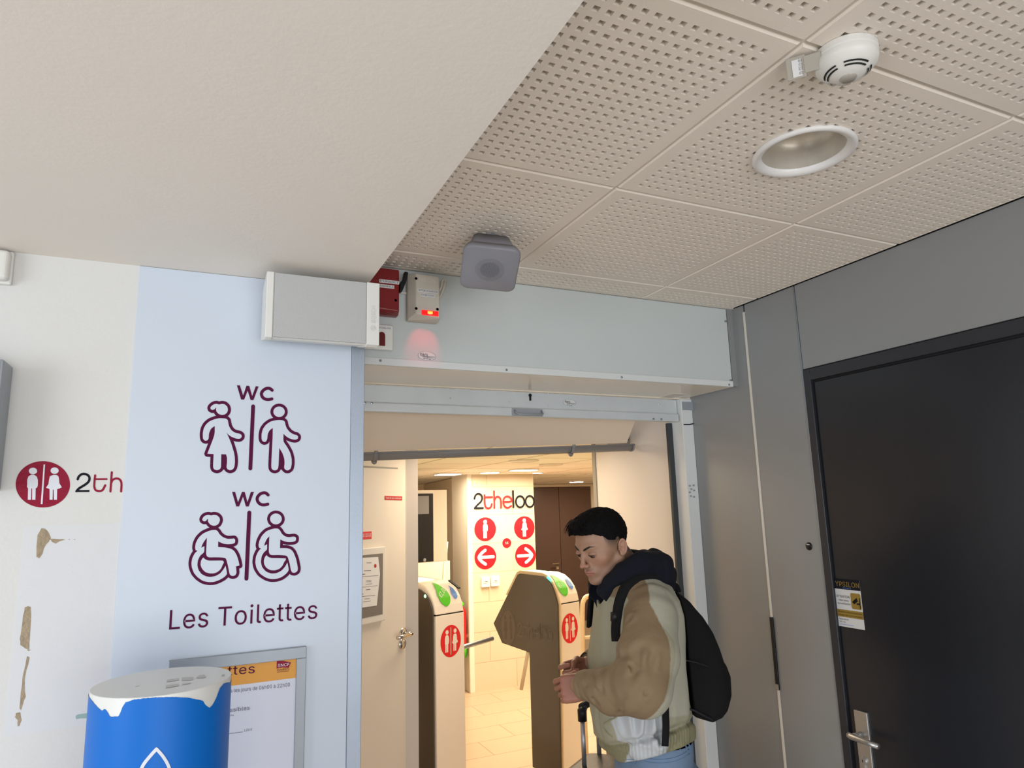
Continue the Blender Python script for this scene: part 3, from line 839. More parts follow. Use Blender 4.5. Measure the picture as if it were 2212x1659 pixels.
mbody = [(1385,662),(1440,668),(1470,690),(1478,740),(1500,800),(1550,860),(1620,900),(1660,905),(1685,930),(1680,965),(1650,982),(1600,980),(1530,955),(1480,920),(1447,885),(1443,1012),(1500,1090),(1555,1190),(1580,1290),(1580,1380),(1565,1450),(1530,1480),(1490,1480),(1455,1445),(1465,1370),(1460,1290),(1430,1200),(1378,1115),(1365,1430),(1345,1470),(1305,1482),(1265,1470),(1245,1430),(1270,950),(1273,790),(1220,830),(1190,890),(1183,970),(1165,1010),(1135,1020),(1105,1005),(1090,970),(1090,890),(1110,810),(1160,740),(1230,690),(1310,667)]
w2head = [(442,460),(480,448),(530,455),(570,490),(578,535),(555,590),(510,617),(470,618),(425,600),(395,560),(388,535),(395,510),(375,520),(360,545),(330,550),(305,535),(303,510),(325,475),(360,455),(400,448)]
w2body = [(400,700),(450,685),(515,683),(545,705),(570,750),(620,795),(690,822),(760,820),(800,815),(815,840),(810,885),(770,900),(700,905),(620,895),(550,860),(548,948),(650,955),(750,975),(800,1010),(840,1080),(865,1160),(880,1235),(825,1250),(835,1350),(815,1390),(770,1400),(735,1385),(722,1350),(700,1230),(670,1120),(600,1110),(500,1107),(410,1110),(375,1095),(360,1050),(375,805),(330,860),(300,915),(285,960),(335,935),(333,1030),(270,1080),(235,1150),(225,1230),(240,1300),(290,1370),(360,1405),(430,1415),(510,1400),(580,1360),(630,1300),(665,1240),(690,1370),(640,1420),(560,1465),(480,1492),(400,1495),(310,1475),(230,1420),(170,1350),(138,1260),(133,1190),(150,1110),(190,1040),(230,1003),(200,1000),(190,960),(200,890),(240,810),(310,740)]
w2in = [(320,1112),(345,1140),(400,1160),(480,1160),(625,1158),(640,1190),(620,1220),(595,1285),(550,1330),(490,1358),(420,1360),(350,1340),(300,1290),(275,1230),(280,1170),(300,1130)]
m2body = [(1380,670),(1430,660),(1480,662),(1510,690),(1540,745),(1590,785),(1650,797),(1730,785),(1760,800),(1758,845),(1730,865),(1650,872),(1580,862),(1515,830),(1510,965),(1620,965),(1680,985),(1720,1030),(1760,1130),(1790,1280),(1780,1325),(1740,1350),(1700,1345),(1680,1310),(1660,1200),(1625,1082),(1500,1072),(1380,1075),(1350,1060),(1335,1020),(1345,780),(1300,830),(1270,900),(1265,930),(1310,905),(1310,990),(1260,1030),(1225,1090),(1212,1180),(1230,1260),(1290,1330),(1370,1362),(1450,1358),(1530,1320),(1590,1255),(1625,1190),(1650,1310),(1600,1370),(1530,1420),(1450,1445),(1370,1448),(1290,1425),(1200,1365),(1145,1280),(1125,1190),(1135,1100),(1170,1020),(1215,968),(1185,960),(1175,920),(1190,850),(1230,770),(1300,700)]
m2in = [(1300,1075),(1330,1105),(1380,1120),(1480,1120),(1600,1125),(1600,1150),(1575,1180),(1550,1240),(1500,1290),(1430,1312),(1360,1308),(1300,1275),(1265,1220),(1258,1160),(1275,1105)]
def smooth2(P):
    """rounds only gentle corners"""
    out = []; n = len(P)
    for i in range(n):
        p0, p1, p2 = np.array(P[i - 1], float), np.array(P[i], float), np.array(P[(i + 1) % n], float)
        d1 = (p1 - p0) / np.linalg.norm(p1 - p0); d2 = (p2 - p1) / np.linalg.norm(p2 - p1)
        if d1 @ d2 < 0.35: out.append(p1)
        else:
            k = 0.28
            for t_ in (0.0, 0.5, 1.0):
                a = p1 + (p0 - p1) * k * (1 - t_) ; b_ = p1 + (p2 - p1) * k * t_
                out.append(a * (1 - t_) + b_ * t_ if t_ in (0.0, 1.0) else 0.25 * (p1 + (p0 - p1) * k) + 0.5 * p1 + 0.25 * (p1 + (p2 - p1) * k))
    return out
def picto(name, crop, inner, hw, fills=()):
    f1 = wallpx(1, YW, OFF + 0.0008, crop); f2 = wallpx(1, YW, OFF + 0.0016, crop)
    rings = [smooth2(P) for P in inner]
    o = marks(name, 'plum', f1, polys=list(fills), strokes=[(R, hw, True) for R in rings] + [(c, hw, True) for c in []], parent=t)
    marks('inner_field', 'sign_white', f2, polys=rings, parent=o)
    return o
picto('woman_pictogram', A1, [wbody, whead], 50, [[(435,1215),(518,1215),(535,1300),(525,1450),(470,1470),(430,1450)]])
picto('man_pictogram', A1, [mbody, circle2(1375, 528, 93, 85, 28)], 48, [[(1378,1115),(1430,1200),(1465,1300),(1465,1440),(1410,1470),(1360,1440)]])
picto('woman_in_wheelchair_pictogram', A2, [w2head, w2body, w2in], 47, [[(375, 805), (330, 860), (285, 960), (335, 935), (340, 1030), (365, 1050)]])
picto('man_in_wheelchair_pictogram', A2, [circle2(1447, 512, 91, 85, 28), m2body, m2in], 46, [[(1345, 780), (1300, 830), (1265, 930), (1310, 905), (1312, 1000), (1338, 1030)]])
for crp, P in ((A1, [(953, 440), (908, 1450)]), (A2, [(1033, 415), (988, 1440)])):
    marks('divider_bar', 'plum', wallpx(1, YW, OFF + 0.001, crp), strokes=[(P, 31)], parent=t)
W1 = [[(690,98),(738,98),(790,265),(845,105),(890,108),(938,275),(995,113),(1042,116),(958,338),(912,338),(865,185),(806,331),(758,329)]]
marks('wc_lettering', 'plum', wallpx(1, YW, OFF + 0.001, A1), polys=W1, strokes=[(catmull([(1262,178),(1225,150),(1180,146),(1130,170),(1092,215),(1092,262),(1120,305),(1170,327),(1215,328),(1258,318)], False), 25)], parent=t)
W2 = [[(765,90),(812,92),(858,255),(920,90),(962,92),(1004,252),(1058,92),(1106,90),(1024,318),(980,318),(936,165),(874,318),(830,318)]]
marks('wc_lettering', 'plum', wallpx(1, YW, OFF + 0.001, A2), polys=W2, strokes=[(catmull([(1325,140),(1290,110),(1245,108),(1195,130),(1158,180),(1158,225),(1185,268),(1230,292),(1280,292),(1320,282)], False), 24)], parent=t)
textpx('les_lettering', 'Les', 1, YW - OFF, (365, 1360), (449, 1354), 42, 'plum', t, off=0.001)
textpx('toilettes_lettering', 'Toilettes', 1, YW - OFF, (470, 1352.5), (685, 1336), 41, 'plum', t, off=0.001)

# aluminium corner strip
G_ = G().box((xs + 0.0035, YW - 0.006, 0), (XE + 0.003, YW + 0.001, HS - 0.001)).box((XE, YW - 0.006, 0), (XE + 0.004, YW + 0.10, HS - 0.001))
struct(G_.go('trim_4', 'aluminium', bevel=0.0015))

# poster frame with opening hours
fo = PX
a = on(1, YW - fo, 365, 1424); b = on(1, YW - fo, 661, 1397)
fx0, fx1, fz1 = a[0], b[0], (a[2] + b[2]) / 2
fz0 = fz1 - 0.50
t = thing('poster_frame', 'grey-framed poster with orange heading, partly behind the blue column', 'poster')
bw = on(1, YW - fo, 661, 1450)[0] - on(1, YW - fo, 640, 1450)[0]
g = G()
g.box((fx0, YW - fo - 0.012, fz1 - bw * 1.15), (fx1, YW - fo, fz1)); g.box((fx0, YW - fo - 0.012, fz0), (fx1, YW - fo, fz0 + bw))
g.box((fx0, YW - fo - 0.012, fz0 + bw), (fx0 + bw, YW - fo, fz1 - bw * 1.15)); g.box((fx1 - bw, YW - fo - 0.012, fz0 + bw), (fx1, YW - fo, fz1 - bw * 1.15))
g.go('frame', 'frame_grey', t, bevel=0.0015)
pp_ = G().box((fx0 + bw * 0.6, YW - fo - 0.004, fz0 + bw * 0.6), (fx1 - bw * 0.6, YW - fo - 0.001, fz1 - bw * 0.6)).go('poster_sheet', 'paper', t)
py = YW - fo - 0.0048
hz0 = on(1, py, 640, 1464)[2]
G().box((fx0 + bw, py, hz0), (on(1, py, 642, 1430)[0], py + 0.001, fz1 - bw * 1.1)).go('orange_heading', 'orange', pp_)
textpx('heading_lettering', 'Toilettes', 1, py, (408, 1466), (550, 1453.5), 20, 'plum', pp_, off=0.001)
g = G(); L = lambda q: on(1, py - 0.001, 598 + (q[0] - 1490) / 5.55, 1427 + (q[1] - 372) / 5.55)
marks('rail_logo', 'crimson', L, polys=[[(1490, 376), (1570, 376), (1660, 395), (1632, 458), (1560, 455), (1486, 466)]], parent=pp_)
textpx('logo_lettering', 'SNCF', 1, py - 0.0012, (600, 1441), (625, 1438), 6.5, 'icon_white', pp_, off=0.001)
textpx('logo_caption', 'GARES', 1, py, (598, 1449.5), (625, 1447), 4.5, 'plum', pp_, off=0.001)
marks('logo_rule', 'plum', L, strokes=[([(1490, 512), (1630, 498)], 2)], parent=pp_)
textpx('hours_lettering', 'Tous les jours de 06h00 à 22h00', 1, py, (480, 1498), (626, 1482.5), 8, 'text_grey', pp_, off=0.001)
textpx('access_lettering', 'accessibles', 1, py, (466, 1541.5), (539, 1533), 8.5, 'text_grey', pp_, off=0.001)
textpx('small_lettering', 'verte', 1, py, (489, 1547), (505, 1546), 3, 'text_grey', pp_, off=0.001)
marks('price_rule', 'text_grey', wallpx(1, py, 0.001), strokes=[([(440, 1592), (524, 1581)], 0.4)], parent=pp_)
textpx('price_lettering', '1,00 €', 1, py, (527, 1580), (544, 1578), 5, 'text_grey', pp_, off=0.001)

# ------------------------------------------------------------------ old logo, plaster damage, boxes on the left wall
C3 = (20, 980, 8.193)
t = thing('round_wall_sign', 'crimson round toilet sign with two white figures on white wall', 'sign')
f0 = wallpx(1, YW, 0.0008, C3); f1 = wallpx(1, YW, 0.0014, C3)
o = marks('disc', 'crimson', f0, polys=[circle2(595, 543, 481, 410, 64)], parent=t)
def icon_f(f, cx_, cy_, rx, ry): return lambda p: f((cx_ + p[0] * rx, cy_ - p[1] * ry))
fi = icon_f(f1, 595, 545, 481, 410)
marks('man_figure', 'icon_white', fi, polys=[circle2(-.36, .58, .152, .142), ICON_MAN], parent=o)
marks('woman_figure', 'icon_white', fi, polys=[circle2(.435, .595, .148, .14), ICON_WOMAN], parent=o)
marks('divider_line', 'icon_white', fi, polys=[[(.03, .86), (.085, .86), (-.01, -.85), (-.075, -.85)]], parent=o)
t = thing('wall_lettering', 'black 2 and crimson th letters cut off by the pale panel', 'lettering')
marks('digit', 'ink', f0, strokes=[(catmull([(1212,452),(1235,400),(1290,362),(1350,362),(1405,395),(1420,445),(1400,500),(1340,550),(1240,612),(1192,662)], False), 21)], polys=[[(1165, 680), (1180, 645), (1420, 642), (1418, 678)]], parent=t)
marks('letter', 'crimson', f0, strokes=[(catmull([(1520,385),(1508,500),(1506,590),(1530,645),(1590,662),(1650,645),(1698,560)], False), 19), ([(1520, 452), (1724, 450)], 16)], parent=t)
marks('letter', 'crimson', f0, strokes=[([(1814, 330), (1790, 668)], 19), (catmull([(1808,510),(1830,465),(1890,440),(1950,455),(1985,520),(1980,668)], False), 19)], parent=t)
D4 = (0, 1120, 3.0786)
fd = wallpx(1, YW, 0.0009, D4)
def damage(label, polys, mat='plaster_raw', name='plaster_chip'):
    g = G()
    for P in polys:
        P = [np.array(p, float) for p in P]
        n = len(P); R = []
        for i in range(n):
            a, b_ = P[i], P[(i + 1) % n]
            R += [a, (a + b_) / 2 + np.array([random.uniform(-2.5, 2.5), random.uniform(-2.5, 2.5)])]
        g.face([fd(p) for p in R])
    o = g.go(name, mat)
    return tag(o, label, 'wall damage')
# repainted rectangle
o = G().box((on(1, YW, 52, 1135)[0], YW - 0.0006, on(1, YW, 200, 1565)[2]), (xl - 0.0005, YW + 0.001, on(1, YW, 100, 1135)[2])).go('paint_patch', 'repaint')
tag(o, 'faint bluish repainted rectangle on the white wall', 'paint patch')
damage('largest pear-shaped plaster chip with a tail, below the round sign', [[(275,65),(300,68),(325,95),(340,130),(325,155),(300,185),(285,230),(262,265),(242,255),(243,180),(250,110)], [(330,135),(400,138),(435,139),(400,150),(370,168),(345,155)], [(455,138),(466,138),(464,142)], [(488,139),(503,138),(500,141)]])
damage('long upright plaster gouge in the middle of the damaged wall', [[(165,590),(185,582),(205,590),(205,700),(200,780),(195,870),(170,865),(135,840),(132,800),(145,720),(155,640)], [(180,870),(208,872),(190,882)]])
damage('thin broken plaster crack running below the long gouge', [[(180,915),(198,925),(188,970),(168,1050),(165,1110),(172,1185),(155,1230),(140,1275),(130,1260),(138,1160),(150,1060),(168,980)]])
damage('lowest small plaster chip at the foot of the wall crack', [[(105,1295),(135,1288),(145,1340),(130,1380),(118,1383),(118,1340),(100,1320)]])
damage('pale green paint scrap showing beside the blue column', [[(503,1310),(520,1302),(640,1290),(640,1322),(530,1330),(508,1335)]], 'green_paint', 'paint_scrap')
# white access point and grey cabinet at the very left
t = thing('junction_box', 'small white rounded box on the wall under the low ceiling', 'box')
a = on(1, YW - 0.03, 22, 530); b = on(1, YW - 0.03, 18, 603)
G().box((a[0] - 0.16, YW - 0.035, b[2] - 0.002), (a[0] + 0.002, YW, min(a[2], HS - 0.006))).go('cover', 'white_plastic', t, bevel=0.01, seg=4)
G().box((a[0] - 0.166, YW - 0.012, b[2] - 0.008), (a[0] + 0.006, YW - 0.0003, min(a[2] + 0.004, HS - 0.002))).go('back_plate', 'white_plastic', t, bevel=0.004)
t = thing('wall_cabinet', 'grey metal wall cabinet cut by the picture edge', 'cabinet')
t['label'] = 'grey metal cabinet fixed to the white wall left of the round sign'
a = on(1, YW, 27, 792); b = on(1, YW, 4, 1062)
cxr = (a[0] + b[0]) / 2
gc = G().box((cxr - 0.40, YW - 0.090, b[2]), (cxr, YW - 0.0003, a[2])).go('body', 'frame_grey', t, bevel=0.006, seg=3)
G().box((cxr - 0.395, YW - 0.094, b[2] + 0.006), (cxr - 0.008, YW - 0.0895, a[2] - 0.006)).go('door', 'frame_grey', t, bevel=0.002)

# ------------------------------------------------------------------ blue column
t = thing('dispenser_column', 'blue round column with white top and torn film edge', 'column')
bc = np.array([-0.0405, 1.655]); br_ = 0.136; bz = 1.425
cc = [np.array(on(2, bz, 345, 1467))[:2]][0]
# bring the column to the right distance: top plane height bz
bc = cc
L_ = on(2, bz, 190, 1496); R_ = on(2, bz, 498, 1448)
br_ = 0.5 * np.linalg.norm(L_ - R_) * 0.985
bc = (L_[:2] + R_[:2]) / 2
G().lathe([(0.0, 0), (br_ - 0.0006, 0), (br_ - 0.0006, bz - 0.001), (br_ - 0.0016, bz), (0.0, bz)], (bc[0], bc[1], 0), (0, 0, 1), 96, cap=False).go('shell', 'bin_white', t, smooth=True).modifiers.new('es', 'EDGE_SPLIT')
# film with torn upper edge: drop below the rim as a function of photo x
drops = [(180, 6), (192, 8), (200, 12), (214, 22), (222, 26), (228, 22), (236, 30), (240, 36), (258, 36), (262, 28), (266, 16), (272, 8), (290, 3), (320, 2), (345, 3), (380, 7), (410, 14), (440, 26), (446, 36), (455, 44), (461, 40), (468, 30), (476, 12), (484, 6), (492, 8), (497, 12), (505, 14)]
def dropx(x):
    for (xa, da), (xb, db_) in zip(drops, drops[1:]):
        if xa <= x <= xb: return da + (db_ - da) * (x - xa) / (xb - xa)
    return 5.0
def proj(P):
    d = np.array(P, float) - CAM; z = d @ CF
    return 1106 + FPX * (d @ CR) / z, 829.5 - FPX * (d @ CU) / z, z
g = G(); N_ = 420; vs = []
film_r = br_ + 0.0002
for i in range(N_):
    a = 2 * PI * i / N_
    x, y = bc[0] + film_r * math.cos(a), bc[1] + film_r * math.sin(a)
    px_, py_, dz_ = proj((x, y, bz))
    front = (x - bc[0]) * (-bc[0]) + (y - bc[1]) * (-bc[1]) > -0.004
    dpx = dropx(px_) + random.uniform(-0.5, 0.5) if front else 6
    z1_ = bz - dpx * dz_ / FPX * 1.03
    vs += [(x, y, 0.02), (x, y, z1_)]
g.put(vs, [(2 * i, 2 * ((i + 1) % N_), 2 * ((i + 1) % N_) + 1, 2 * i + 1) for i in range(N_)])
film = g.go('blue_film', 'blue_wrap', t, smooth=True)
def oncyl(p):
    d = ray(*p); r = br_ + 0.0012
    ox, oy = CAM[0] - bc[0], CAM[1] - bc[1]
    A_ = d[0] ** 2 + d[1] ** 2; B_ = 2 * (ox * d[0] + oy * d[1]); C_ = ox * ox + oy * oy - r * r
    s_ = (-B_ - math.sqrt(max(B_ * B_ - 4 * A_ * C_, 0))) / (2 * A_)
    return CAM + s_ * d
marks('leaf_logo', 'icon_white', oncyl, strokes=[(catmull([(338, 1618), (322, 1636), (308, 1655), (300, 1680), (304, 1712), (326, 1738), (344, 1742)], False), 3.6), (catmull([(338, 1618), (352, 1634), (364, 1655), (371, 1682), (366, 1714), (350, 1736), (344, 1742)], False), 3.6)], parent=film)
# ghost printing on the top
tp = lambda p: np.array(on(2, bz + 0.0006, 330 + p[0] / 5.55, 1360 + p[1] / 5.55))
marks('faded_print', 'ghost_print', tp, polys=[[(170,600),(318,580),(315,605),(168,628)], [(350,575),(390,570),(490,568),(485,600),(440,608),(345,608)], [(525,570),(560,545),(620,540),(640,570),(600,580),(520,582)], [(160,665),(315,645),(312,675),(155,700)], [(360,645),(460,635),(455,645),(350,665)], [(830,535),(862,530),(858,552),(825,556)]], parent=t)
G().box((-0.004, -0.0025, 0), (0.004, 0.0025, 0.0015), T=Matrix.Translation(on(2, bz + 0.0005, 297, 1481))).go('paper_scrap', 'label_white', t)

# ================================================================== INSIDE THE TOILET HALL
# side wall on the right, just behind the shutter
YE = 3.13
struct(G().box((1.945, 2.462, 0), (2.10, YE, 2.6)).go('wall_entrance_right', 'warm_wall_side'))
struct(G().box((1.938, YE, 0), (1.952, YE + 0.03, IC)).box((1.952, YE + 0.004, 0), (2.10, YE + 0.03, IC)).go('trim_5', 'edge_strip'))
struct(G().box((0.2, 2.385, 2.20), (XR + 0.1, 2.398, 2.6)).go('wall_above_shutter', 'warm_wall'))
# left partition with the staff door, and its return
P0 = np.array([0.949, 3.30]); dd = np.array([math.sin(math.radians(57)), math.cos(math.radians(57))])
nn = np.array([dd[1], -dd[0]])
def part(lo, hi, z0, z1, d0=0.0, d1=0.08, P=P0):
    """slab along the partition: lo..hi metres from its corner (negative = towards the entrance)"""
    q = [P + dd * lo - nn * d1, P + dd * hi - nn * d1, P + dd * hi - nn * d0, P + dd * lo - nn * d0]
    return [(x, y, z0) for x, y in q], z1 - z0
def slab(name, mat, lo, hi, z0, z1, d0=0.0, d1=0.08, parent=None, **k):
    P, h = part(lo, hi, z0, z1, d0, d1)
    return G().prism(P, (0, 0, h)).go(name, mat, parent, **k)
struct(slab('wall_entrance_left', 'warm_wall', -0.62, 0.0, 0, 2.4, 0.0, 0.03))
struct(G().box((0.395, 2.081, 0), (0.440, 3.1, ZF - 0.003)).box((0.395, 2.40, ZF - 0.003), (0.440, 3.1, 2.6)).go('wall_entrance_side', 'warm_wall'))
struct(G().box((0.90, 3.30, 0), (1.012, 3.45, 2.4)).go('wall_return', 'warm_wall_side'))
sd = slab('door_2', 'warm_wall', -0.48, -0.022, 0.01, 1.95, -0.012, 0.0, bevel=0.002)
struct(sd)
slab('door_gap', 'edge_strip', -0.48, -0.06, 1.951, 1.958, -0.004, 0.0, parent=sd)
slab('door_head', 'warm_wall', -0.48, -0.09, 2.02, 2.024, -0.005, 0.0, parent=sd)
Pn = lambda px, py, off=0.012: onp((P0[0] + nn[0] * off, P0[1] + nn[1] * off, 0), (nn[0], nn[1], 0), px, py)
# lever handle of the staff door
a = Pn(872, 1368); e = np.array([nn[0], nn[1], 0]); dv = np.array([dd[0], dd[1], 0])
g = G().lathe([(0.0, 0.006), (0.024, 0.006), (0.026, 0.0)], a - dv * 0.005, e, 24, cap=False)
g.tube([a + e * 0.0, a + e * 0.045], 0.009, 12)
g.tube([a + e * 0.045 + dv * 0.004, a + e * 0.052 - dv * 0.02, a + e * 0.055 - dv * 0.07, a + e * 0.05 - dv * 0.10 + np.array([0, 0, 0.0])], 0.0095, 12)
g.go('lever_handle', 'chrome', sd, smooth=True)
a = Pn(868, 1391)
G().lathe([(0.0, 0.008), (0.022, 0.008), (0.024, 0.0)], a, e, 24, cap=False).go('lock_rosette', 'chrome', sd, smooth=True)
# small red signs on the door
def plaque(name, label, pl, pr, h_px, s, mat, tmat):
    A = Pn(*pl, off=0.0135); B = Pn(*pr, off=0.0135); T = Pn(pl[0], pl[1] - h_px, off=0.0135)
    hh = T[2] - A[2]
    t = thing(name, label, 'sign')
    g = G().prism([A, B, B + np.array([0, 0, hh]), A + np.array([0, 0, hh])], -e * 0.0015)
    g.go('plate', mat, t, bevel=0.0015)
    up = (0, 0, 1)
    d_ = (B - A)
    text('lettering', s, A + d_ * 0.06 + np.array([0, 0, hh * 0.33]) + e * 0.0008, A + d_ * 0.94 + np.array([0, 0, hh * 0.33]) + e * 0.0008, up, hh * 0.42, tmat, t, off=0.0004)
    return t
mm('red_sign', srgb('c42a2a'), 0.4)
mm('coral_sign', srgb('dc4848'), 0.4)
plaque('door_sign', 'small dark red staff-only strip high on the cream door', (831, 1080), (869, 1081), 9, 'réservé aux employés', 'red_sign', 'bright_white')
plaque('door_sign', 'coral red plate with white capitals above the notice board', (774, 1166.5), (803, 1164), 17, 'SANS ISSUE', 'coral_sign', 'bright_white')
# notice board on the door
t = thing('notice_board', 'glazed notice board with a white sheet on the cream door', 'notice board')
x0 = -0.34
a = Pn(827, 1180); b = Pn(824, 1340); s1 = float((a[:2] - P0) @ dd); z1_ = a[2]; z0_ = b[2]
slab('frame', 'warm_white', s1 - 0.42, s1, z0_, z1_, -0.030, -0.012, parent=t, bevel=0.004)
slab('backing', 'taupe_glass', s1 - 0.40, s1 - 0.020, z0_ + 0.03, z1_ - 0.03, -0.0315, -0.0295, parent=t)
Ps = lambda px, py: onp((P0[0] + nn[0] * 0.033, P0[1] + nn[1] * 0.033, 0), (nn[0], nn[1], 0), px, py)
g = G().face([Ps(762, 1206), Ps(817, 1203), Ps(821, 1240), Ps(814, 1308), Ps(760, 1316)])
sh = g.go('paper_sheet', 'bright_white', t)
Pt = lambda p: Ps(p[0], p[1]) + e * 0.0006
marks('printed_lines', 'text_grey', Pt, strokes=[([(792, 1216), (802, 1215.7)], 0.5), ([(786, 1233), (801, 1232.5)], 0.5), ([(778, 1241), (788, 1240)], 0.7), ([(778, 1246), (817, 1243)], 0.35), ([(791, 1254), (802, 1253.6)], 0.35), ([(791, 1257), (802, 1256.6)], 0.35), ([(790, 1262), (803, 1261)], 0.4), ([(778, 1269), (815, 1265)], 0.3), ([(791, 1274), (799, 1273)], 0.7), ([(776, 1284), (784, 1283)], 0.6), ([(776, 1289), (810, 1286)], 0.4), ([(787, 1294), (798, 1293)], 0.4), ([(785, 1300), (800, 1298)], 0.4)], parent=sh)
marks('printed_dot', 'red_sign', Pt, polys=[circle2(779, 1226, 3, 4, 16)], parent=sh)
marks('printed_dot', 'red_sign', Pt, polys=[circle2(810.5, 1222.5, 2.6, 4.2, 16)], parent=sh)

# ceiling panel sloping down to the gutter, gutter and brackets
zg = 2.015
gl = on(1, 2.75, 785, 987); gr = on(1, 2.75, 1363, 967)
gd = (gr - gl) / np.linalg.norm(gr - gl)
gl = gl - gd * 0.10
back = np.array([-gd[1], gd[0], 0]); 
if back[1] < 0: back = -back
top_l = np.array([0.50, 2.42, 2.158]); top_r = np.array([1.925, 2.42, 2.158])
kr = onp(top_r, (0, 0.4, 0.92), 1364, 922)
pr_ = gr - gd * 0.05
g = G()
blp = gl + np.array([0, 0, 0.020]) - back * 0.040; brr = pr_ + np.array([0, 0, 0.020]) - back * 0.040
tr2 = on(1, 2.46, 1372, 905); tr2 = np.array([tr2[0], 2.42, 2.158])
nu, nv = 16, 6; vs = []
for zz in (0.0, 0.010):
    for i in range(nu + 1):
        for j in range(nv + 1):
            u, v = i / nu, j / nv
            vs.append((top_l * (1 - u) + tr2 * u) * (1 - v) + (blp * (1 - u) + brr * u) * v + np.array([0, 0, zz]))
kk_ = (nu + 1) * (nv + 1); I_ = lambda i, j: i * (nv + 1) + j; fs = []
for i in range(nu):
    for j in range(nv):
        fs.append((I_(i, j), I_(i + 1, j), I_(i + 1, j + 1), I_(i, j + 1))); fs.append(tuple(kk_ + q for q in (I_(i, j + 1), I_(i + 1, j + 1), I_(i + 1, j), I_(i, j))))
for i in range(nu):
    for j in (0, nv): fs.append((I_(i, j), I_(i + 1, j), kk_ + I_(i + 1, j), kk_ + I_(i, j)))
for j in range(nv):
    for i in (0, nu): fs.append((I_(i, j), I_(i, j + 1), kk_ + I_(i, j + 1), kk_ + I_(i, j)))
g.put(vs, fs)
o = g.go('drip_panel', 'drip_cream', smooth=True); o.modifiers.new('es', 'EDGE_SPLIT'); tag(o, 'beige sloping sheet above the entrance, draining into the grey gutter', 'panel')
marks('screw_heads', 'edge_strip', lambda p: onp(top_l - np.array([0, 0, 0.001]), np.cross(brr - top_l, np.array([1, 0, 0])), p[0], p[1]), polys=[circle2(821, 918, 1.6, 1.4, 10), circle2(834, 918, 1.6, 1.4, 10)], parent=o)
t = thing('gutter', 'grey half-round plastic gutter hung across the entrance', 'gutter')
def halfpipe(g, A, B, r, th, n=16):
    A = np.array(A); B = np.array(B); vs = []
    for P in (A, B):
        for rr in (r, r - th):
            for i in range(n + 1):
                a = PI + PI * i / n
                vs.append(P + back * (rr * math.cos(a)) + np.array([0, 0, rr * math.sin(a) * 0.95]))
    m_ = n + 1; fs = []
    for i in range(n):
        fs += [(i, i + 1, 2 * m_ + i + 1, 2 * m_ + i), (m_ + i + 1, m_ + i, 3 * m_ + i, 3 * m_ + i + 1)]
        fs += [(i, m_ + i, m_ + i + 1, i + 1), (2 * m_ + i, 2 * m_ + i + 1, 3 * m_ + i + 1, 3 * m_ + i)]
    fs += [(0, 2 * m_, 3 * m_, m_), (n, m_ + n, 3 * m_ + n, 2 * m_ + n)]
    g.put(vs, fs)
rg = 0.030
zc_ = np.array([0, 0, rg * 0.4])
g = G(); halfpipe(g, gl + zc_, gr + zc_, rg, 0.002); g.tube([gl + zc_ - back * rg, gr + zc_ - back * rg], 0.0045, 10)
g.go('trough', 'gutter_grey', t, smooth=True)
g = G(); halfpipe(g, gr + zc_ - gd * 0.006, gr + zc_ + gd * 0.004, rg + 0.003, rg * 0.98); g.go('end_stop', 'gutter_grey', t)
for px_ in (812, 1240):
    s_ = (onp(gl + zc_ - back * rg, back, px_, 975) - gl) @ gd
    Q = gl + zc_ + gd * s_
    g = G(); halfpipe(g, Q - gd * 0.009, Q + gd * 0.009, rg + 0.004, 0.003)
    g.tube([Q - back * (rg + 0.002) + np.array([0, 0, 0.012]), Q - back * (rg + 0.002) - np.array([0, 0, 0.006])], 0.008, 10)
    g.put([Q + v for v in (-gd * 0.012 - np.array([0, 0, rg]), gd * 0.012 - np.array([0, 0, rg]), gd * 0.005 - np.array([0, 0, rg + 0.012]), -gd * 0.005 - np.array([0, 0, rg + 0.012]))], [])
    g.go('bracket', 'gutter_grey', t, smooth=True)
    bt = np.array([0, 0, -rg - 0.002])
    G().lathe([(0.012, 0.0), (0.009, 0.008), (0.0, 0.013)], Q + bt, (0, 0, -1), 16, cap=False).go('bracket_boss', 'gutter_grey', t, smooth=True)
# dark bracket at the end of the sloping sheet
t = thing('wall_bracket', 'dark broken bracket between sloping sheet and beige side wall', 'bracket')
c_ = on(0, 1.93, 1352, 950)
G().box((1.86, c_[1] - 0.012, c_[2] - 0.02), (1.944, c_[1] + 0.06, c_[2] + 0.05)).go('plate', 'edge_strip', t)
G().box((1.87, c_[1] - 0.018, c_[2] - 0.004), (1.935, c_[1] - 0.0125, c_[2] + 0.012)).go('slot', 'black_gap', t)

# room shell
struct(G().box((0.5, 3.02, IC + 0.005), (7.8, 10.3, IC + 0.08)).go('ceiling_inner', 'interior_ceiling'))
g = G()
for i in range(12):
    y = 3.2 + 0.6 * i
    g.box((0.9, y, IC - 0.0006 + 0.005), (7.7, y + 0.012, IC + 0.0055))
for i in range(11):
    x = 0.95 + 0.6 * i
    g.box((x, 3.05, IC - 0.0006 + 0.005), (x + 0.012, 10.2, IC + 0.0055))
struct(g.go('ceiling_joints', 'ceiling_line'))
struct(G().box((0.5, 3.0, IC), (7.8, 3.02, 2.6)).go('wall_header', 'warm_wall'))
struct(G().box((0.9, 10.1, 0), (7.8, 10.2, IC + 0.01)).go('wall_back', 'warm_wall'))
struct(G().box((7.7, 3.0, 0), (7.8, 10.2, IC + 0.01)).go('wall_far_right', 'warm_wall'))
struct(G().box((1.0, 3.45, 0), (1.02, 10.2, IC + 0.01)).go('wall_far_left', 'warm_wall'))
struct(G().box((2.10, YE, 0), (7.7, YE + 0.1, IC + 0.01)).go('wall_front_inner', 'warm_wall'))

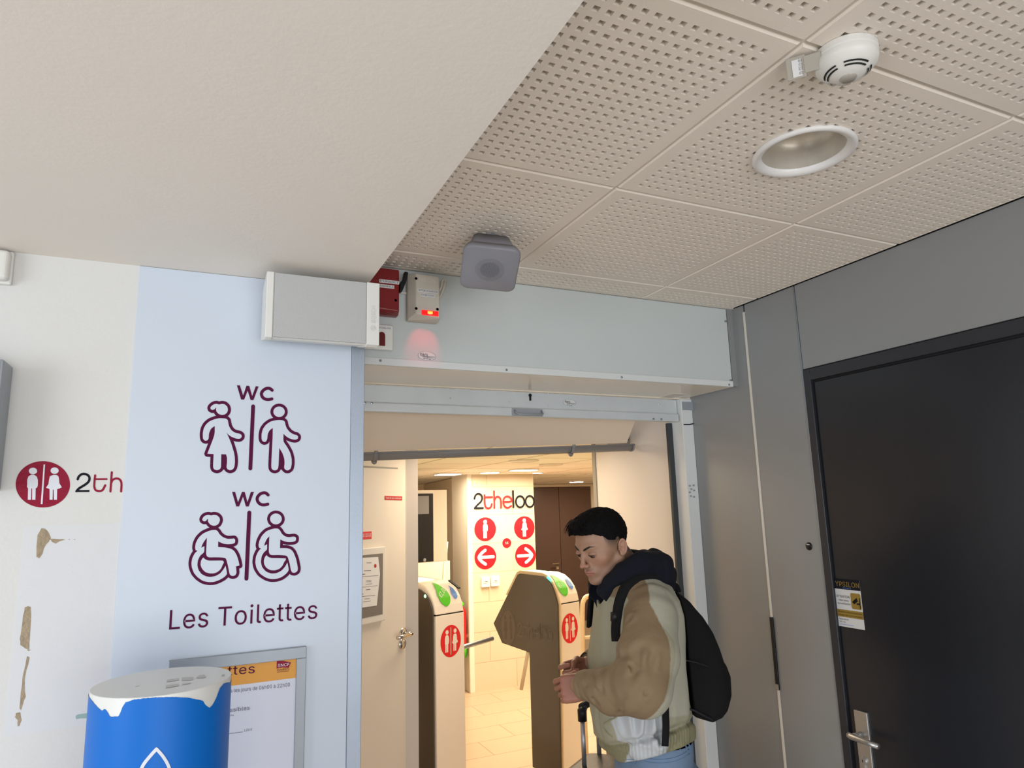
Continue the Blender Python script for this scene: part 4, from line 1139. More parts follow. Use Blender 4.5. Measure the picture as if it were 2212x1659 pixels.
# tiled pillar
YP = 6.57
xl_ = on(1, YP, 1020, 1200)[0]; xr_ = (on(1, YP, 1156, 1100)[0] + on(1, YP, 1160, 1235)[0]) / 2 - 0.01
struct(G().box((xl_, YP, 0), (xr_, YP + 0.45, IC + 0.01)).go('pillar_tiled', 'wall_tiles'))
struct(G().box((xl_ - 0.045, YP - 0.008, 0), (xl_ + 0.003, YP + 0.45, IC + 0.01)).go('trim_6', 'warm_white', bevel=0.003))
# partition left of the pillar
Bp = on(2, IC, 962, 1043); Bp = Bp + (Bp - np.array([xl_ - 0.05, YP, IC])) * 0.25 + np.array([-0.25, 0, 0])
g = G().prism([(xl_ - 0.050, YP - 0.004, 0), (xl_ + 0.05, YP + 0.1, 0), (Bp[0] + 0.08, Bp[1] + 0.05, 0), (Bp[0], Bp[1], 0)], (0, 0, IC))
struct(g.go('wall_partition', 'warm_wall'))
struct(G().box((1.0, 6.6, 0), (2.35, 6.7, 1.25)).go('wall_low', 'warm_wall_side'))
# skirting line
# lettering on pillar
t = thing('logo_lettering', 'raised black and red lettering on the tiled pillar', 'lettering')
LA = on(1, YP, 1022.5, 1099); LB = on(1, YP, 1153, 1096)
wu = (LB[0] - LA[0]) / 6.88
fl = uvplane((LA[0], YP - 0.012, (LA[2] + LB[2]) / 2), (wu, 0, 0), (0, 0, wu * 1.02), (0, -1, 0))
word('black_letters', '2loO', fl, 'ink', t, 0.095)
word('red_letters', 'the', fl, 'bright_red', t, 0.095)
# round signs
def disc_sign(label, c, rpx, kind, r=None):
    C = on(1, YP, *c); R = r or rpx
    t = thing('round_sign', label, 'sign', None)
    f = uvplane((C[0], YP - 0.004, C[2]), (R, 0, 0), (0, 0, R), (0, -1, 0))
    G().lathe([(0.0, 0.004), (R, 0.004), (R, 0.0)], (C[0], YP, C[2]), (0, -1, 0), 48, cap=False).go('disc', 'bright_red', t)
    f1 = uvplane((C[0], YP - 0.0048, C[2]), (R, 0, 0), (0, 0, R), (0, -1, 0))
    if kind == 'man': marks('man_figure', 'bright_white', f1, polys=[circle2(0, .62, .17, .17, 24), [((x + .38) * 1.15, y * 1.15) for x, y in ICON_MAN]], parent=t)
    if kind == 'woman': marks('woman_figure', 'bright_white', f1, polys=[circle2(0, .64, .17, .17, 24), [((x - .405) * 1.15, y * 1.15) for x, y in ICON_WOMAN]], parent=t)
    if kind in ('left', 'right'):
        s_ = -1 if kind == 'left' else 1
        marks('arrow', 'bright_white', f1, strokes=[([(-0.72 * s_, 0), (0.62 * s_, 0)], 0.13), ([(0.02 * s_, 0.58), (0.32 * s_, 0.38), (0.55 * s_, 0.15), (0.62 * s_, 0), (0.55 * s_, -0.15), (0.32 * s_, -0.38), (0.02 * s_, -0.58)], 0.13)], parent=t)
    if kind == 'price': text('lettering', '1€', f1((-0.34, -0.2)), f1((0.34, -0.2)), (0, 0, 1), R * 0.45, 'bright_white', t, off=0.0004)
    return t
rr = 0.118
disc_sign('round red sign with a white man on the tiled pillar', (1048, 1143), 0, 'man', rr)
disc_sign('round red sign with a white woman on the tiled pillar', (1132.5, 1140), 0, 'woman', rr)
disc_sign('round red sign with white arrow pointing left on the pillar', (1048.5, 1203.5), 0, 'left', rr)
disc_sign('round red sign with white arrow pointing right on the pillar', (1135, 1200), 0, 'right', rr)
disc_sign('small round red price sign between the four larger ones', (1094.5, 1173), 0, 'price', 0.049)
for i, (x, y) in enumerate(((1047.5, 1257), (1068, 1255))):
    C = on(1, YP, x, y)
    t = thing('wall_switch', ('white wall switch plate under the left-arrow sign, nearer the pillar edge', 'white wall switch plate right of its twin, nearer the turnstile')[i], 'switch', None)
    G().box((C[0] - 0.045, YP - 0.03, C[2] - 0.05), (C[0] + 0.045, YP, C[2] + 0.05)).go('plate', 'bright_white', t, bevel=0.006)
    G().box((C[0] - 0.03, YP - 0.034, C[2] - 0.012), (C[0] + 0.03, YP - 0.0295, C[2] + 0.02)).go('rocker', 'warm_white', t, bevel=0.002)
    marks('markings', 'text_grey', uvplane((C[0], YP - 0.0346, C[2]), (0.045, 0, 0), (0, 0, 0.05), (0, -1, 0)), strokes=[([(-0.25, 0.1), (-0.12, 0.1)], 0.06), ([(-0.04, 0.1), (0.08, 0.1)], 0.06), ([(0.15, 0.1), (0.27, 0.1)], 0.06)], parent=t)

# brown double doors far behind
YD = 9.6
a = on(1, YD, 1155, 1044); b = on(1, YD, 1271, 1046); sm = on(1, YD, 1210, 1150)
dr = struct(G().box((a[0] - 1.0, YD, 0.01), (sm[0] - 0.004, YD + 0.04, 2.06)).go('door_3', 'brown_door'))
dr2 = struct(G().box((sm[0] + 0.004, YD, 0.01), (b[0] + 0.03, YD + 0.04, 2.06)).go('door_4', 'brown_door'))
struct(G().box((a[0] - 1.2, YD + 0.041, 0), (7.7, YD + 0.1, IC)).go('wall_behind_doors', 'warm_wall'))
struct(G().box((b[0] + 0.032, YD - 0.02, 0), (b[0] + 0.16, YD + 0.04, IC)).box((a[0] - 1.2, YD - 0.02, 2.055), (b[0] + 0.032, YD + 0.04, IC)).go('trim_7', 'warm_white'))
h_ = on(1, YD - 0.05, 1207, 1217)
g = G().tube([(h_[0], YD, h_[2]), (h_[0], YD - 0.05, h_[2]), (h_[0] - 0.02, YD - 0.055, h_[2]), (h_[0] - 0.12, YD - 0.055, h_[2])], 0.012, 12)
g.box((h_[0] - 0.02, YD - 0.008, h_[2] - 0.09), (h_[0] + 0.02, YD, h_[2] - 0.05))
g.go('lever_handle', 'chrome', dr)

# change machine and cabinet on the far left
t = thing('vending_cabinet', 'cream wall cabinet with black glass front above the low wall', 'cabinet')
ym_ = 5.5
q = [on(1, ym_ + 0.16, x, 1150)[0] for x in (875, 938, 966)]
z0m, z1m = on(1, ym_, 938, 1217)[2], on(1, ym_, 938, 1057)[2]
G().prism([(q[0] - 0.5, ym_ + 0.02, z0m), (q[1], ym_ + 0.16, z0m), (q[2], ym_ + 0.16, z0m), (q[2], ym_ + 0.5, z0m), (q[0] - 0.5, ym_ + 0.5, z0m)], (0, 0, z1m - z0m)).go('housing', 'warm_white', t, bevel=0.004)
m0 = np.array([q[0] - 0.5, ym_ + 0.02]); m1 = np.array([q[1], ym_ + 0.16]); md = (m1 - m0) / np.linalg.norm(m1 - m0); mn = np.array([md[1], -md[0]])
def mach(name, mat, s0, s1, z0, z1, d):
    Lm = np.linalg.norm(m1 - m0)
    A = m0 + md * (s0 * Lm) + mn * d; B = m0 + md * (s1 * Lm) + mn * d
    return G().prism([(A[0], A[1], z0), (B[0], B[1], z0), (B[0], B[1], z1), (A[0], A[1], z1)], (-mn[0] * 0.004, -mn[1] * 0.004, 0)).go(name, mat, t)
mach('glass_front', 'black_plastic', 0.1, 0.985, z0m + 0.005, z1m - 0.03, 0.006)
mach('painted_reflection', 'speaker_grey', 0.1, 0.93, z1m - 0.20, z1m - 0.05, 0.009)  # reflection on the glass painted as a grey sheet near the top
c_ = on(1, ym_ + 0.13, 915, 1209)
G().lathe([(0.0, 0.004), (0.012, 0.004), (0.014, 0)], (c_[0], m1[1] - 0.06, c_[2]), (mn[0], mn[1], 0), 18).go('round_button', 'frame_grey', t)
# mop handle leaning on the wall
t = thing('mop', 'mop with pale grip leaning beside the cream cabinet', 'mop')
A = on(1, 6.0, 964, 1170); B = on(1, 6.0, 954, 1290)
dv2 = (A - B) / np.linalg.norm(A - B)
Bt = B - dv2 * (B[2] - 0.05) / dv2[2]
G().tube([Bt, A - dv2 * 0.12], 0.011, 10).go('pole', 'gate_edge', t, smooth=True)
G().tube([A - dv2 * 0.13, A], 0.018, 12).go('grip', 'bright_white', t, smooth=True)
G().box((Bt[0] - 0.15, Bt[1] - 0.04, 0), (Bt[0] + 0.15, Bt[1] + 0.04, 0.06)).go('mop_head', 'bright_white', t, bevel=0.01)

# fire extinguisher beside the pillar
t = thing('fire_extinguisher', 'red fire extinguisher with green cap and base behind the steel bar', 'fire extinguisher')
ex = on(1, 6.75, 1008, 1350); ex = np.array([xl_ - 0.112, 6.62, 0])
zt_ = on(1, 6.5, 1008, 1312)[2]; zb_ = on(1, 6.5, 1008, 1405)[2]
G().lathe([(0.0, zb_), (0.050, zb_), (0.054, zb_ + 0.02), (0.054, zt_ - 0.07), (0.044, zt_ - 0.03), (0.025, zt_ - 0.005), (0.0, zt_)], ex, (0, 0, 1), 32, cap=False).go('cylinder', 'ext_red', t, smooth=True)
G().lathe([(0.0, zb_ - 0.08), (0.052, zb_ - 0.08), (0.056, zb_ - 0.0), (0.056, zb_ + 0.01), (0.0, zb_ + 0.01)], ex, (0, 0, 1), 32, cap=False).go('base_ring', 'drop_green', t, smooth=True)
G().lathe([(0.0, zt_), (0.03, zt_), (0.034, zt_ + 0.02), (0.02, zt_ + 0.04), (0.0, zt_ + 0.045)], ex, (0, 0, 1), 24, cap=False).go('valve_cap', 'drop_green', t, smooth=True)
G().tube([ex + np.array([-0.02, 0, zt_ + 0.02]), ex + np.array([-0.07, -0.02, zt_ - 0.02]), ex + np.array([-0.085, -0.02, zt_ - 0.12])], 0.009, 10).go('hose', 'black_plastic', t, smooth=True)
g = G()
for i in range(9):
    zz = zb_ + 0.07 + i * 0.033
    g.lathe([(0.0546, zz), (0.0546, zz + (0.012 if i % 3 else 0.02))], ex, (0, 0, 1), 16, cap=False, a0=2.6 + 0.2 * (i % 2), a1=4.2)
g.go('printed_text', 'coral_sign', t)
G().box((ex[0] + 0.02, 6.60, zb_ + 0.10), (xl_ - 0.03, 6.64, zb_ + 0.13)).go('wall_hook', 'chrome', t)

# ------------------------------------------------------------------ turnstiles
UG = np.array([math.cos(math.radians(20)), math.sin(math.radians(20)), 0]); VG = np.array([-math.sin(math.radians(20)), math.cos(math.radians(20)), 0])
ZS = 1.10; GW = 0.236
def gate(P, label, fan):
    P = np.array([P[0], P[1], 0.0])
    X = lambda u, v, z: P + UG * u + VG * v + np.array([0, 0, z])
    t = thing('turnstile', label, 'turnstile')
    t.location = P
    def put(o):
        o.matrix_parent_inverse = Matrix.Translation(-Vector(P)); return o
    def gg(g, name, mat, parent=t, **k):
        o = g.go(name, mat, None, **k); o.parent = parent
        if parent is t: put(o)
        return o
    prof = [(0, 0.0), (0, ZS)] + [(0.0, ZS + 0.0), (0.010, ZS + 0.05), (0.030, ZS + 0.095), (0.062, ZS + 0.135), (0.105, ZS + 0.165), (0.16, ZS + 0.185), (0.45, ZS + 0.20), (0.50, ZS + 0.17), (0.50, 0.0)]
    lower = [(0, 0.0), (0, ZS - 0.003), (0.50, ZS - 0.003), (0.50, 0)]
    upper = [(0.0, ZS + 0.003), (0.012, ZS + 0.055), (0.034, ZS + 0.10), (0.070, ZS + 0.143), (0.12, ZS + 0.175), (0.18, ZS + 0.19), (0.50, ZS + 0.20), (0.50, ZS + 0.003)]
    if fan:
        n0_ = np.array([UG[0], UG[1], 0])
        vt_ = float((onp(X(0, 0, 0), n0_, 1126, 1238) - P) @ VG); vb_ = float((onp(X(0, 0, 0), n0_, 1150, 1560) - P) @ VG)
        lower = [(0, 0.0), (0, ZS - 0.003), (vb_ - 0.06, ZS - 0.003), (vb_ - 0.06, 0)]
        upper = upper[:6] + [(vt_ - 0.06, ZS + 0.192), (vb_ - 0.04, ZS + 0.003)]
    lb = gg(G().prism([X(0.006, v, z) for v, z in lower], UG * (GW - 0.006)), 'lower_body', 'gate_white', bevel=0.004)
    ub = gg(G().prism([X(0.006, v, z) for v, z in upper], UG * (GW - 0.006)), 'sloped_top', 'gate_white', bevel=0.008, seg=3)
    gg(G().prism([X(0.008, v + 0.004, z) for v, z in [(0.0, ZS - 0.0035), (0.0, ZS + 0.0035), (0.26, ZS + 0.0035), (0.26, ZS - 0.0035)]], UG * (GW - 0.012)), 'seam', 'black_gap')
    # side panel
    if fan:
        fpx = [(1207, 1307), (1203, 1290), (1199, 1277), (1193, 1262), (1184, 1250), (1175, 1244.5), (1165, 1243.5), (1125, 1239), (1120, 1241), (1105, 1272), (1068.5, 1346), (1087, 1388.5), (1146, 1409)]
        n_ = np.array([UG[0], UG[1], 0])
        pts = [onp(X(0, 0, 0), n_, *q) for q in fpx]
        # shrink towards dark plate inside a light border
        vs_ = float((onp(X(0, 0, 0), n_, 1150, 1560) - P) @ VG)
        low = [X(0, vs_, 0.04), X(0, 0.012, 0.04)]
        ring = pts + low
        pl = gg(G().prism(ring, -UG * 0.012), 'side_plate', 'gate_side', bevel=0.002)
        o_ = [onp(X(0, 0, 0), n_, *q) for q in [(1210, 1306), (1206, 1290), (1201, 1272), (1193, 1256), (1182, 1243), (1170, 1237), (1160, 1236), (1123, 1232), (1116, 1236), (1092, 1285), (1100, 1285), (1130, 1300), (1160, 1320), (1180, 1409)]]
        gg(G().prism(o_ + [X(0, 0.1, 0.04), X(0, 0.0, 0.04)], UG * 0.012), 'edge_frame', 'gate_edge', bevel=0.002)
        c1 = onp(X(-0.0125, 0, 0), n_, 1098, 1356); vx = onp(X(-0.0125, 0, 0), n_, 1113, 1356) - c1; vz = onp(X(-0.0125, 0, 0), n_, 1098, 1319) - c1
        fx = lambda p: c1 - vx * p[0] + np.array([0, 0, abs(vz[2])]) * p[1] - UG * 0.0008
        a_ = marks('etched_ring', 'gate_print', fx, polys=[circle2(0, 0, 1, 1, 32)], parent=pl)
        a_.parent = pl
        f2_ = lambda p: c1 - vx * p[0] + np.array([0, 0, abs(vz[2])]) * p[1] - UG * 0.0014
        a_ = marks('etched_figures', 'gate_side', f2_, polys=[circle2(-.36, .58, .15, .14, 16), ICON_MAN, circle2(.435, .595, .148, .14, 16), ICON_WOMAN], parent=pl)
        A_ = onp(X(-0.0125, 0, 0), n_, 1118, 1374); B_ = onp(X(-0.0125, 0, 0), n_, 1194, 1391)
        w_ = (B_ - A_) / 6.88; w_[2] = 0
        fw = lambda p: A_ + w_ * p[0] + np.array([0, 0, np.linalg.norm(w_) * 1.25]) * p[1] - UG * 0.0008
        fm = lambda p: fw(p)
        a_ = word('etched_word', '2theloO', fm, 'gate_print', pl, 0.075)
        # tilted turnstile arm below
        A2_ = X(0.03, 0.44, 0.86); B2_ = X(-0.01, 0.56, 0.60)
        gg(G().tube([onp(X(0.0, 0.4, 0), n_, 1141, 1408), onp(X(0.0, 0.4, 0), n_, 1126, 1489)], 0.014, 12), 'lowered_arm', 'gate_edge', smooth=True)
    else:
        ring = [X(0, v, z) for v, z in [(0.012, 0.03), (0.012, ZS), (0.022, ZS + 0.05), (0.044, ZS + 0.09), (0.080, ZS + 0.125), (0.14, ZS + 0.150), (0.20, ZS + 0.160), (0.49, ZS + 0.170), (0.75, 0.93), (0.70, 0.75), (0.49, 0.66), (0.49, 0.03)]]
        pl = gg(G().prism(ring, -UG * 0.010), 'side_plate', 'gate_side', bevel=0.002)
    # lights
    gg(G().prism([X(GW * 0.15, 0.22, ZS + 0.192), X(GW * 0.7, 0.22, ZS + 0.192), X(GW * 0.7, 0.36, ZS + 0.196), X(GW * 0.15, 0.36, ZS + 0.196)], (0, 0, 0.006)), 'status_light', 'led_green', bevel=0.002)
    c_ = X(-0.011, 0.075, ZS + 0.105) if fan else X(-0.011, 0.085, ZS + 0.115)
    if fan:
        n_ = np.array([UG[0], UG[1], 0])
        gg(G().prism([onp(X(-0.0125, 0, 0), n_, *q) for q in [(1181, 1246), (1184, 1245), (1190, 1250), (1191, 1257), (1187, 1254), (1182, 1249)]], -UG * 0.002), 'side_light', 'led_cyan')
    else:
        gg(G().lathe([(0, 0.003), (0.010, 0.002), (0.011, 0)], c_, -UG, 16, cap=False), 'side_light', 'led_green')
    # red round people sign on the front
    C_ = X(GW * 0.52, -0.0008, ZS - 0.165)
    fq = lambda p: C_ + UG * (0.083 * p[0]) + np.array([0, 0, 0.105 * 0.92]) * p[1] - VG * 0.0004
    d_ = marks('round_logo', 'bright_red', fq, polys=[circle2(0, 0, 1, 1, 40)], parent=None); d_.parent = t; put(d_)
    fq2 = lambda p: fq(p) - VG * 0.0006
    marks('logo_figures', 'bright_white', fq2, polys=[circle2(-.36, .58, .15, .14, 16), ICON_MAN, circle2(.435, .595, .148, .14, 16), ICON_WOMAN, [(.0, .85), (.05, .85), (.02, -.85), (-.03, -.85)]], parent=d_)
    # price drops on the slope: surface param s in 0..1 along the curve
    up = np.array(upper[0:6])
    seg = np.r_[0, np.cumsum(np.linalg.norm(np.diff(up, axis=0), axis=1))]; seg = seg / seg[-1]
    def slope(p):
        s_ = min(max(p[1], 0), 1); v = np.interp(s_, seg, up[:, 0]); z = np.interp(s_, seg, up[:, 1])
        return X(GW * p[0], v - 0.0045, z + 0.0035)
    def dropshape(cx_, cy_, w, h, n=30):
        out = []
        for i in range(n):
            a = 2 * PI * i / n
            out.append((cx_ + w * math.sin(a) * (0.5 - 0.5 * math.cos(a)) ** 0.6 * 1.15, cy_ - h * 0.5 + h * (0.5 + 0.5 * math.cos(a)) if True else 0))
        return out
    def strips(P, name, mat, parent):
        # fan of strips so the decal follows the curved front
        ys = sorted(set([p[1] for p in P])); g = G()
        P_ = np.array(P); n = len(P_)
        lv = np.linspace(P_[:, 1].min() + 1e-4, P_[:, 1].max() - 1e-4, 16); rows = []
        for y in lv:
            xs = []
            for i in range(n):
                a, b = P_[i], P_[(i + 1) % n]
                if (a[1] - y) * (b[1] - y) <= 0 and a[1] != b[1]: xs.append(a[0] + (b[0] - a[0]) * (y - a[1]) / (b[1] - a[1]))
            rows.append((min(xs), max(xs), y))
        vs = []
        for a, b, y in rows: vs += [slope((a, y)), slope((b, y))]
        g.put(vs, [(2 * i, 2 * i + 1, 2 * i + 3, 2 * i + 2) for i in range(15)])
        return g.go(name, mat, parent)
    def dropP(cx_, cy_, w, h):
        return [(cx_ + w * math.cos(a), cy_ + w * 1.0 * math.sin(a) * (h / (2.2 * w))) for a in np.linspace(-PI - 0.3, 0.3, 18)] + [(cx_ - 0.15 * w, cy_ + h * 0.9)]
    gd_ = strips(dropP(0.42, 0.40, 0.20, 0.56), 'price_drop', 'drop_green', None); gd_.parent = t; put(gd_)
    A_ = np.array(slope((0.30, 0.34))) - VG * 0.0012; B_ = np.array(slope((0.56, 0.52))) - VG * 0.0012 + np.array([0, 0, 0.001])
    text('price_lettering', '€1,00', A_, B_, np.array([0, 0, 0.9]) - UG * 0.5 + VG * 0.35, 0.034, 'bright_white', gd_, off=0.0012)
    bd_ = strips(dropP(0.80, 0.42, 0.085, 0.30), 'info_drop', 'drop_blue', None); bd_.parent = t; put(bd_)
    return t, X
tl, XL = gate((1.409, 4.242), 'white turnstile post nearer the cream staff door', False)
tr_, XRG = gate((2.255, 4.215), 'white turnstile with brown angular side plate before the pillar', True)
# steel arm of the left turnstile
o = G().tube([XL(GW, 0.06, 0.865), XL(GW + 0.02, 0.06, 0.866), XL(GW + 0.34, 0.10, 0.872)], 0.015, 14).go('turnstile_arm', 'rod_grey', None, smooth=True)
o.parent = tl; o.matrix_parent_inverse = Matrix.Translation(-tl.location)
o.name = 'arm'
o = G().prism([XL(0.19, 0.10, ZS + 0.188), XL(0.21, 0.10, ZS + 0.188), XL(0.235, 0.03, ZS + 0.14), XL(0.215, 0.03, ZS + 0.14)], (0, 0, 0.008)).go('card_reader', 'black_plastic')
o.parent = tl; o.matrix_parent_inverse = Matrix.Translation(-tl.location)
# side rail beyond the right turnstile
t = thing('guard_rail', 'cream bent tube rail beside the right turnstile', 'rail')
Yr = 4.55
pts = catmull([on(1, Yr, 1259, 1460), on(1, Yr, 1258, 1400), on(1, Yr, 1258, 1320), on(1, Yr, 1261, 1297), on(1, Yr, 1272, 1288), on(1, Yr, 1300, 1290), on(1, Yr, 1360, 1296)], False)
lo_ = on(1, Yr, 1259, 1460); pts = [np.array([lo_[0], Yr, 0.0])] + pts
G().tube(pts, 0.018, 12).go('tube', 'gate_edge', t, smooth=True)
G().tube([on(1, Yr, 1259, 1378), on(1, Yr, 1320, 1372)], 0.012, 10).go('cross_bar', 'gate_edge', t, smooth=True)
e_ = on(1, Yr, 1360, 1296); G().tube([e_, (e_[0], Yr, 0)], 0.018, 12).go('far_upright', 'gate_edge', t, smooth=True)
# door stop / small chrome fitting far back
o = G().lathe([(0, 0.0), (0.03, 0), (0.032, 0.02), (0.0, 0.03)], on(1, 5.2, 1268, 1577), (0, -1, 0), 20)
# ceiling lights inside
def clight(label, px_, r, rect=None, power=14):
    c = on(2, IC, *px_)
    t = thing('recessed_light', label, 'ceiling light')
    if rect:
        G().box((c[0] - rect[0], c[1] - rect[1], IC - 0.006), (c[0] + rect[0], c[1] + rect[1], IC + 0.004)).go('trim_ring', 'bright_white', t, bevel=0.004)
        G().box((c[0] - rect[0] * .88, c[1] - rect[1] * .88, IC - 0.0085), (c[0] + rect[0] * .88, c[1] + rect[1] * .88, IC - 0.005)).go('diffuser', 'lamp_on', t)
    else:
        G().lathe([(r, 0.0), (r, 0.006), (r * 0.85, 0.009), (0, 0.009)], (c[0], c[1], IC + 0.004), (0, 0, -1), 32, cap=False).go('trim_ring', 'bright_white', t)
        G().lathe([(0, 0.012), (r * 0.8, 0.011), (r * 0.84, 0.008)], (c[0], c[1], IC + 0.004), (0, 0, -1), 32, cap=False).go('diffuser', 'lamp_on', t)
    lamp('ceiling_lamp', 'AREA', (c[0], c[1], IC - 0.02), power, (1.0, 0.82, 0.58), r, None, (c[0], c[1], 0))
clight('flat lit ceiling light left of the pillar head', (967, 1024), 0.13, (0.12, 0.10), 6)
clight('round bright ceiling light just before the pillar head', (1058, 1021), 0.11, None, 6)
clight('flat lit ceiling light right of the round one, nearest the gutter', (1131, 1015), 0.12, (0.12, 0.09), 6)
clight('tiny bright ceiling light in front of the pillar right corner', (1161, 1021), 0.06, None, 3)
clight('bright ceiling light in front of the brown doors', (1245, 1041), 0.12, None, 12)
for label, px_, r in (('round slotted air vent in the inner ceiling nearest the gutter', (1131, 996), 0.115), ('shallow round air vent in the inner ceiling left of the door frame', (1190, 1004), 0.10), ('faint round air vent deepest in the inner ceiling', (1243, 1026), 0.12)):
    c = on(2, IC, *px_)
    t = thing('ceiling_vent', label, 'air vent')
    G().lathe([(r, 0.0), (r, 0.008), (r * 0.8, 0.012), (r * 0.72, 0.004)], (c[0], c[1], IC + 0.004), (0, 0, -1), 40, cap=False).go('ring', 'warm_white', t)
    G().lathe([(0, 0.010), (r * 0.55, 0.006), (r * 0.6, 0.0)], (c[0], c[1], IC + 0.004), (0, 0, -1), 32, cap=False).go('disc', 'warm_white', t)
    G().lathe([(r * 0.6, 0.002), (r * 0.73, 0.002)], (c[0], c[1], IC + 0.004), (0, 0, -1), 40, cap=False).go('slot', 'black_gap', t)
# big soft light from the rest of the hall lamps
lamp('hall_lamps', 'AREA', (3.6, 5.2, IC - 0.03), 74, (1.0, 0.82, 0.58), 2.6, 1.8, (3.6, 5.2, 0))
lamp('entrance_fill', 'AREA', (1.38, 3.22, IC - 0.03), 7.5, (1.0, 0.84, 0.62), 0.5, 0.5, (1.38, 3.2, 0))  # unseen fill light, added to brighten the staff door and turnstile fronts
# small note fixed to the side wall behind the man
t = thing('wall_clip', 'small sign with dark clip on beige side wall above the hood', 'sign')
a = on(0, 1.945, 1396, 1189); b = on(0, 1.945, 1418, 1210)
G().box((1.936, b[1], b[2]), (1.9445, a[1], a[2])).go('plate', 'cover_smoke', t)
G().box((1.932, b[1] - 0.004, b[2]), (1.9445, b[1] + 0.016, a[2])).go('clip', 'black_plastic', t)
# notice on the dark door
t = thing('door_sticker', 'black, white and gold surveillance notice on the dark door', 'notice')
xs_ = XR + 0.006
y0_, y1_ = on(0, xs_, 1862, 1300)[1], on(0, xs_, 1807, 1300)[1]
zz1, zz0 = on(0, xs_, 1806, 1250)[2], on(0, xs_, 1814, 1352)[2]
hh = zz1 - zz0; ww = y1_ - y0_
fs_ = uvplane((xs_ - 0.0006, y1_, zz0), (0, -ww, 0), (0, 0, hh), (-1, 0, 0))
fs2 = uvplane((xs_ - 0.0012, y1_, zz0), (0, -ww, 0), (0, 0, hh), (-1, 0, 0))
fs3 = uvplane((xs_ - 0.0018, y1_, zz0), (0, -ww, 0), (0, 0, hh), (-1, 0, 0))
mm('gold', srgb('8f7530'), 0.4)
mm('sticker_white', (0.62, 0.62, 0.62), 0.4)
sk = marks('white_field', 'sticker_white', fs_, polys=[[(0, 0), (1, 0), (1, 1), (0, 1)]], parent=t)
marks('black_header', 'ink', fs2, polys=[[(-0.02, 0.79), (1.0, 0.79), (1.0, 1.01), (-0.02, 1.01)]], parent=sk)
marks('gold_band', 'gold', fs2, polys=[[(0, 0.205), (1, 0.205), (1, 0.36), (0, 0.36)], [(0.62, 0.40), (0.94, 0.40), (0.97, 0.43), (0.97, 0.70), (0.94, 0.73), (0.62, 0.73), (0.59, 0.70), (0.59, 0.43)]], parent=sk)
def tx(s, u0, u1, v, h, m): text('lettering', s, fs3((u0, v)), fs3((u1, v)), (0, 0, 1), h * hh, m, sk, off=0.0002)
tx('YPSILON', 0.05, 0.97, 0.85, 0.10, 'gold'); tx('SECURITE', 0.33, 0.65, 0.81, 0.022, 'drop_blue')
tx('ATTENTION', 0.04, 0.55, 0.61, 0.05, 'ink'); tx('Site sous', 0.12, 0.5, 0.54, 0.04, 'ink'); tx('surveillance', 0.06, 0.56, 0.47, 0.04, 'ink')
tx('Site télésurveillé par transmission', 0.04, 0.96, 0.30, 0.03, 'ink'); tx("d'images 24h / 24 et intervention", 0.04, 0.96, 0.235, 0.03, 'ink')
tx('Ypsilon sécurité', 0.05, 0.42, 0.145, 0.03, 'ink'); tx('Tél. 01', 0.05, 0.30, 0.09, 0.026, 'ink'); tx('www.ypsilon-securite.fr', 0.06, 0.6, 0.04, 0.024, 'drop_blue')
marks('camera_symbol', 'ink', fs3, polys=[[(0.64, 0.55), (0.82, 0.64), (0.86, 0.57), (0.70, 0.50)], [(0.80, 0.53), (0.93, 0.53), (0.93, 0.50), (0.80, 0.50)], [(0.91, 0.42), (0.94, 0.42), (0.94, 0.64), (0.91, 0.64)]], parent=sk)

# ================================================================== THE MAN, HIS BAG AND THE SUITCASE
def vnoise(P, sc, seed=0):
    """smooth value noise in 0..1"""
    rng = np.random.RandomState(seed); N = 32
    L_ = rng.rand(N, N, N).astype(np.float32)
    q = P * np.asarray(sc, np.float32) + 1000.0
    i = np.floor(q).astype(np.int64); t = (q - i).astype(np.float32); t = t * t * (3 - 2 * t); i %= N; j = (i + 1) % N
    g = lambda a, b, c: L_[a[:, 0], b[:, 1], c[:, 2]]
    x0 = g(i, i, i) * (1 - t[:, 0]) + g(j, i, i) * t[:, 0]; x1 = g(i, j, i) * (1 - t[:, 0]) + g(j, j, i) * t[:, 0]
    x2 = g(i, i, j) * (1 - t[:, 0]) + g(j, i, j) * t[:, 0]; x3 = g(i, j, j) * (1 - t[:, 0]) + g(j, j, j) * t[:, 0]
    a = x0 * (1 - t[:, 1]) + x1 * t[:, 1]; b = x2 * (1 - t[:, 1]) + x3 * t[:, 1]
    return a * (1 - t[:, 2]) + b * t[:, 2]
def smin(a, b, k):
    h = np.clip(0.5 + 0.5 * (b - a) / k, 0, 1)
    return b * (1 - h) + a * h - k * h * (1 - h)
def smax(a, b, k): return -smin(-a, -b, k)
def ell(P, c, r):
    q = P - np.array(c, np.float32); r = np.array(r, np.float32)
    k0 = np.linalg.norm(q / r, axis=1); k1 = np.linalg.norm(q / (r * r), axis=1) + 1e-9
    return k0 * (k0 - 1) / k1
def sph(P, c, r): return np.linalg.norm(P - np.array(c, np.float32), axis=1) - r
def cap(P, a, b, ra, rb=None):
    rb = ra if rb is None else rb
    a = np.array(a, np.float32); b = np.array(b, np.float32); ab = b - a
    t = np.clip(((P - a) @ ab) / (ab @ ab), 0, 1)
    return np.linalg.norm(P - a - t[:, None] * ab, axis=1) - (ra + (rb - ra) * t)
def sym(P): 
    Q = P.copy(); Q[:, 1] = np.abs(Q[:, 1]); return Q
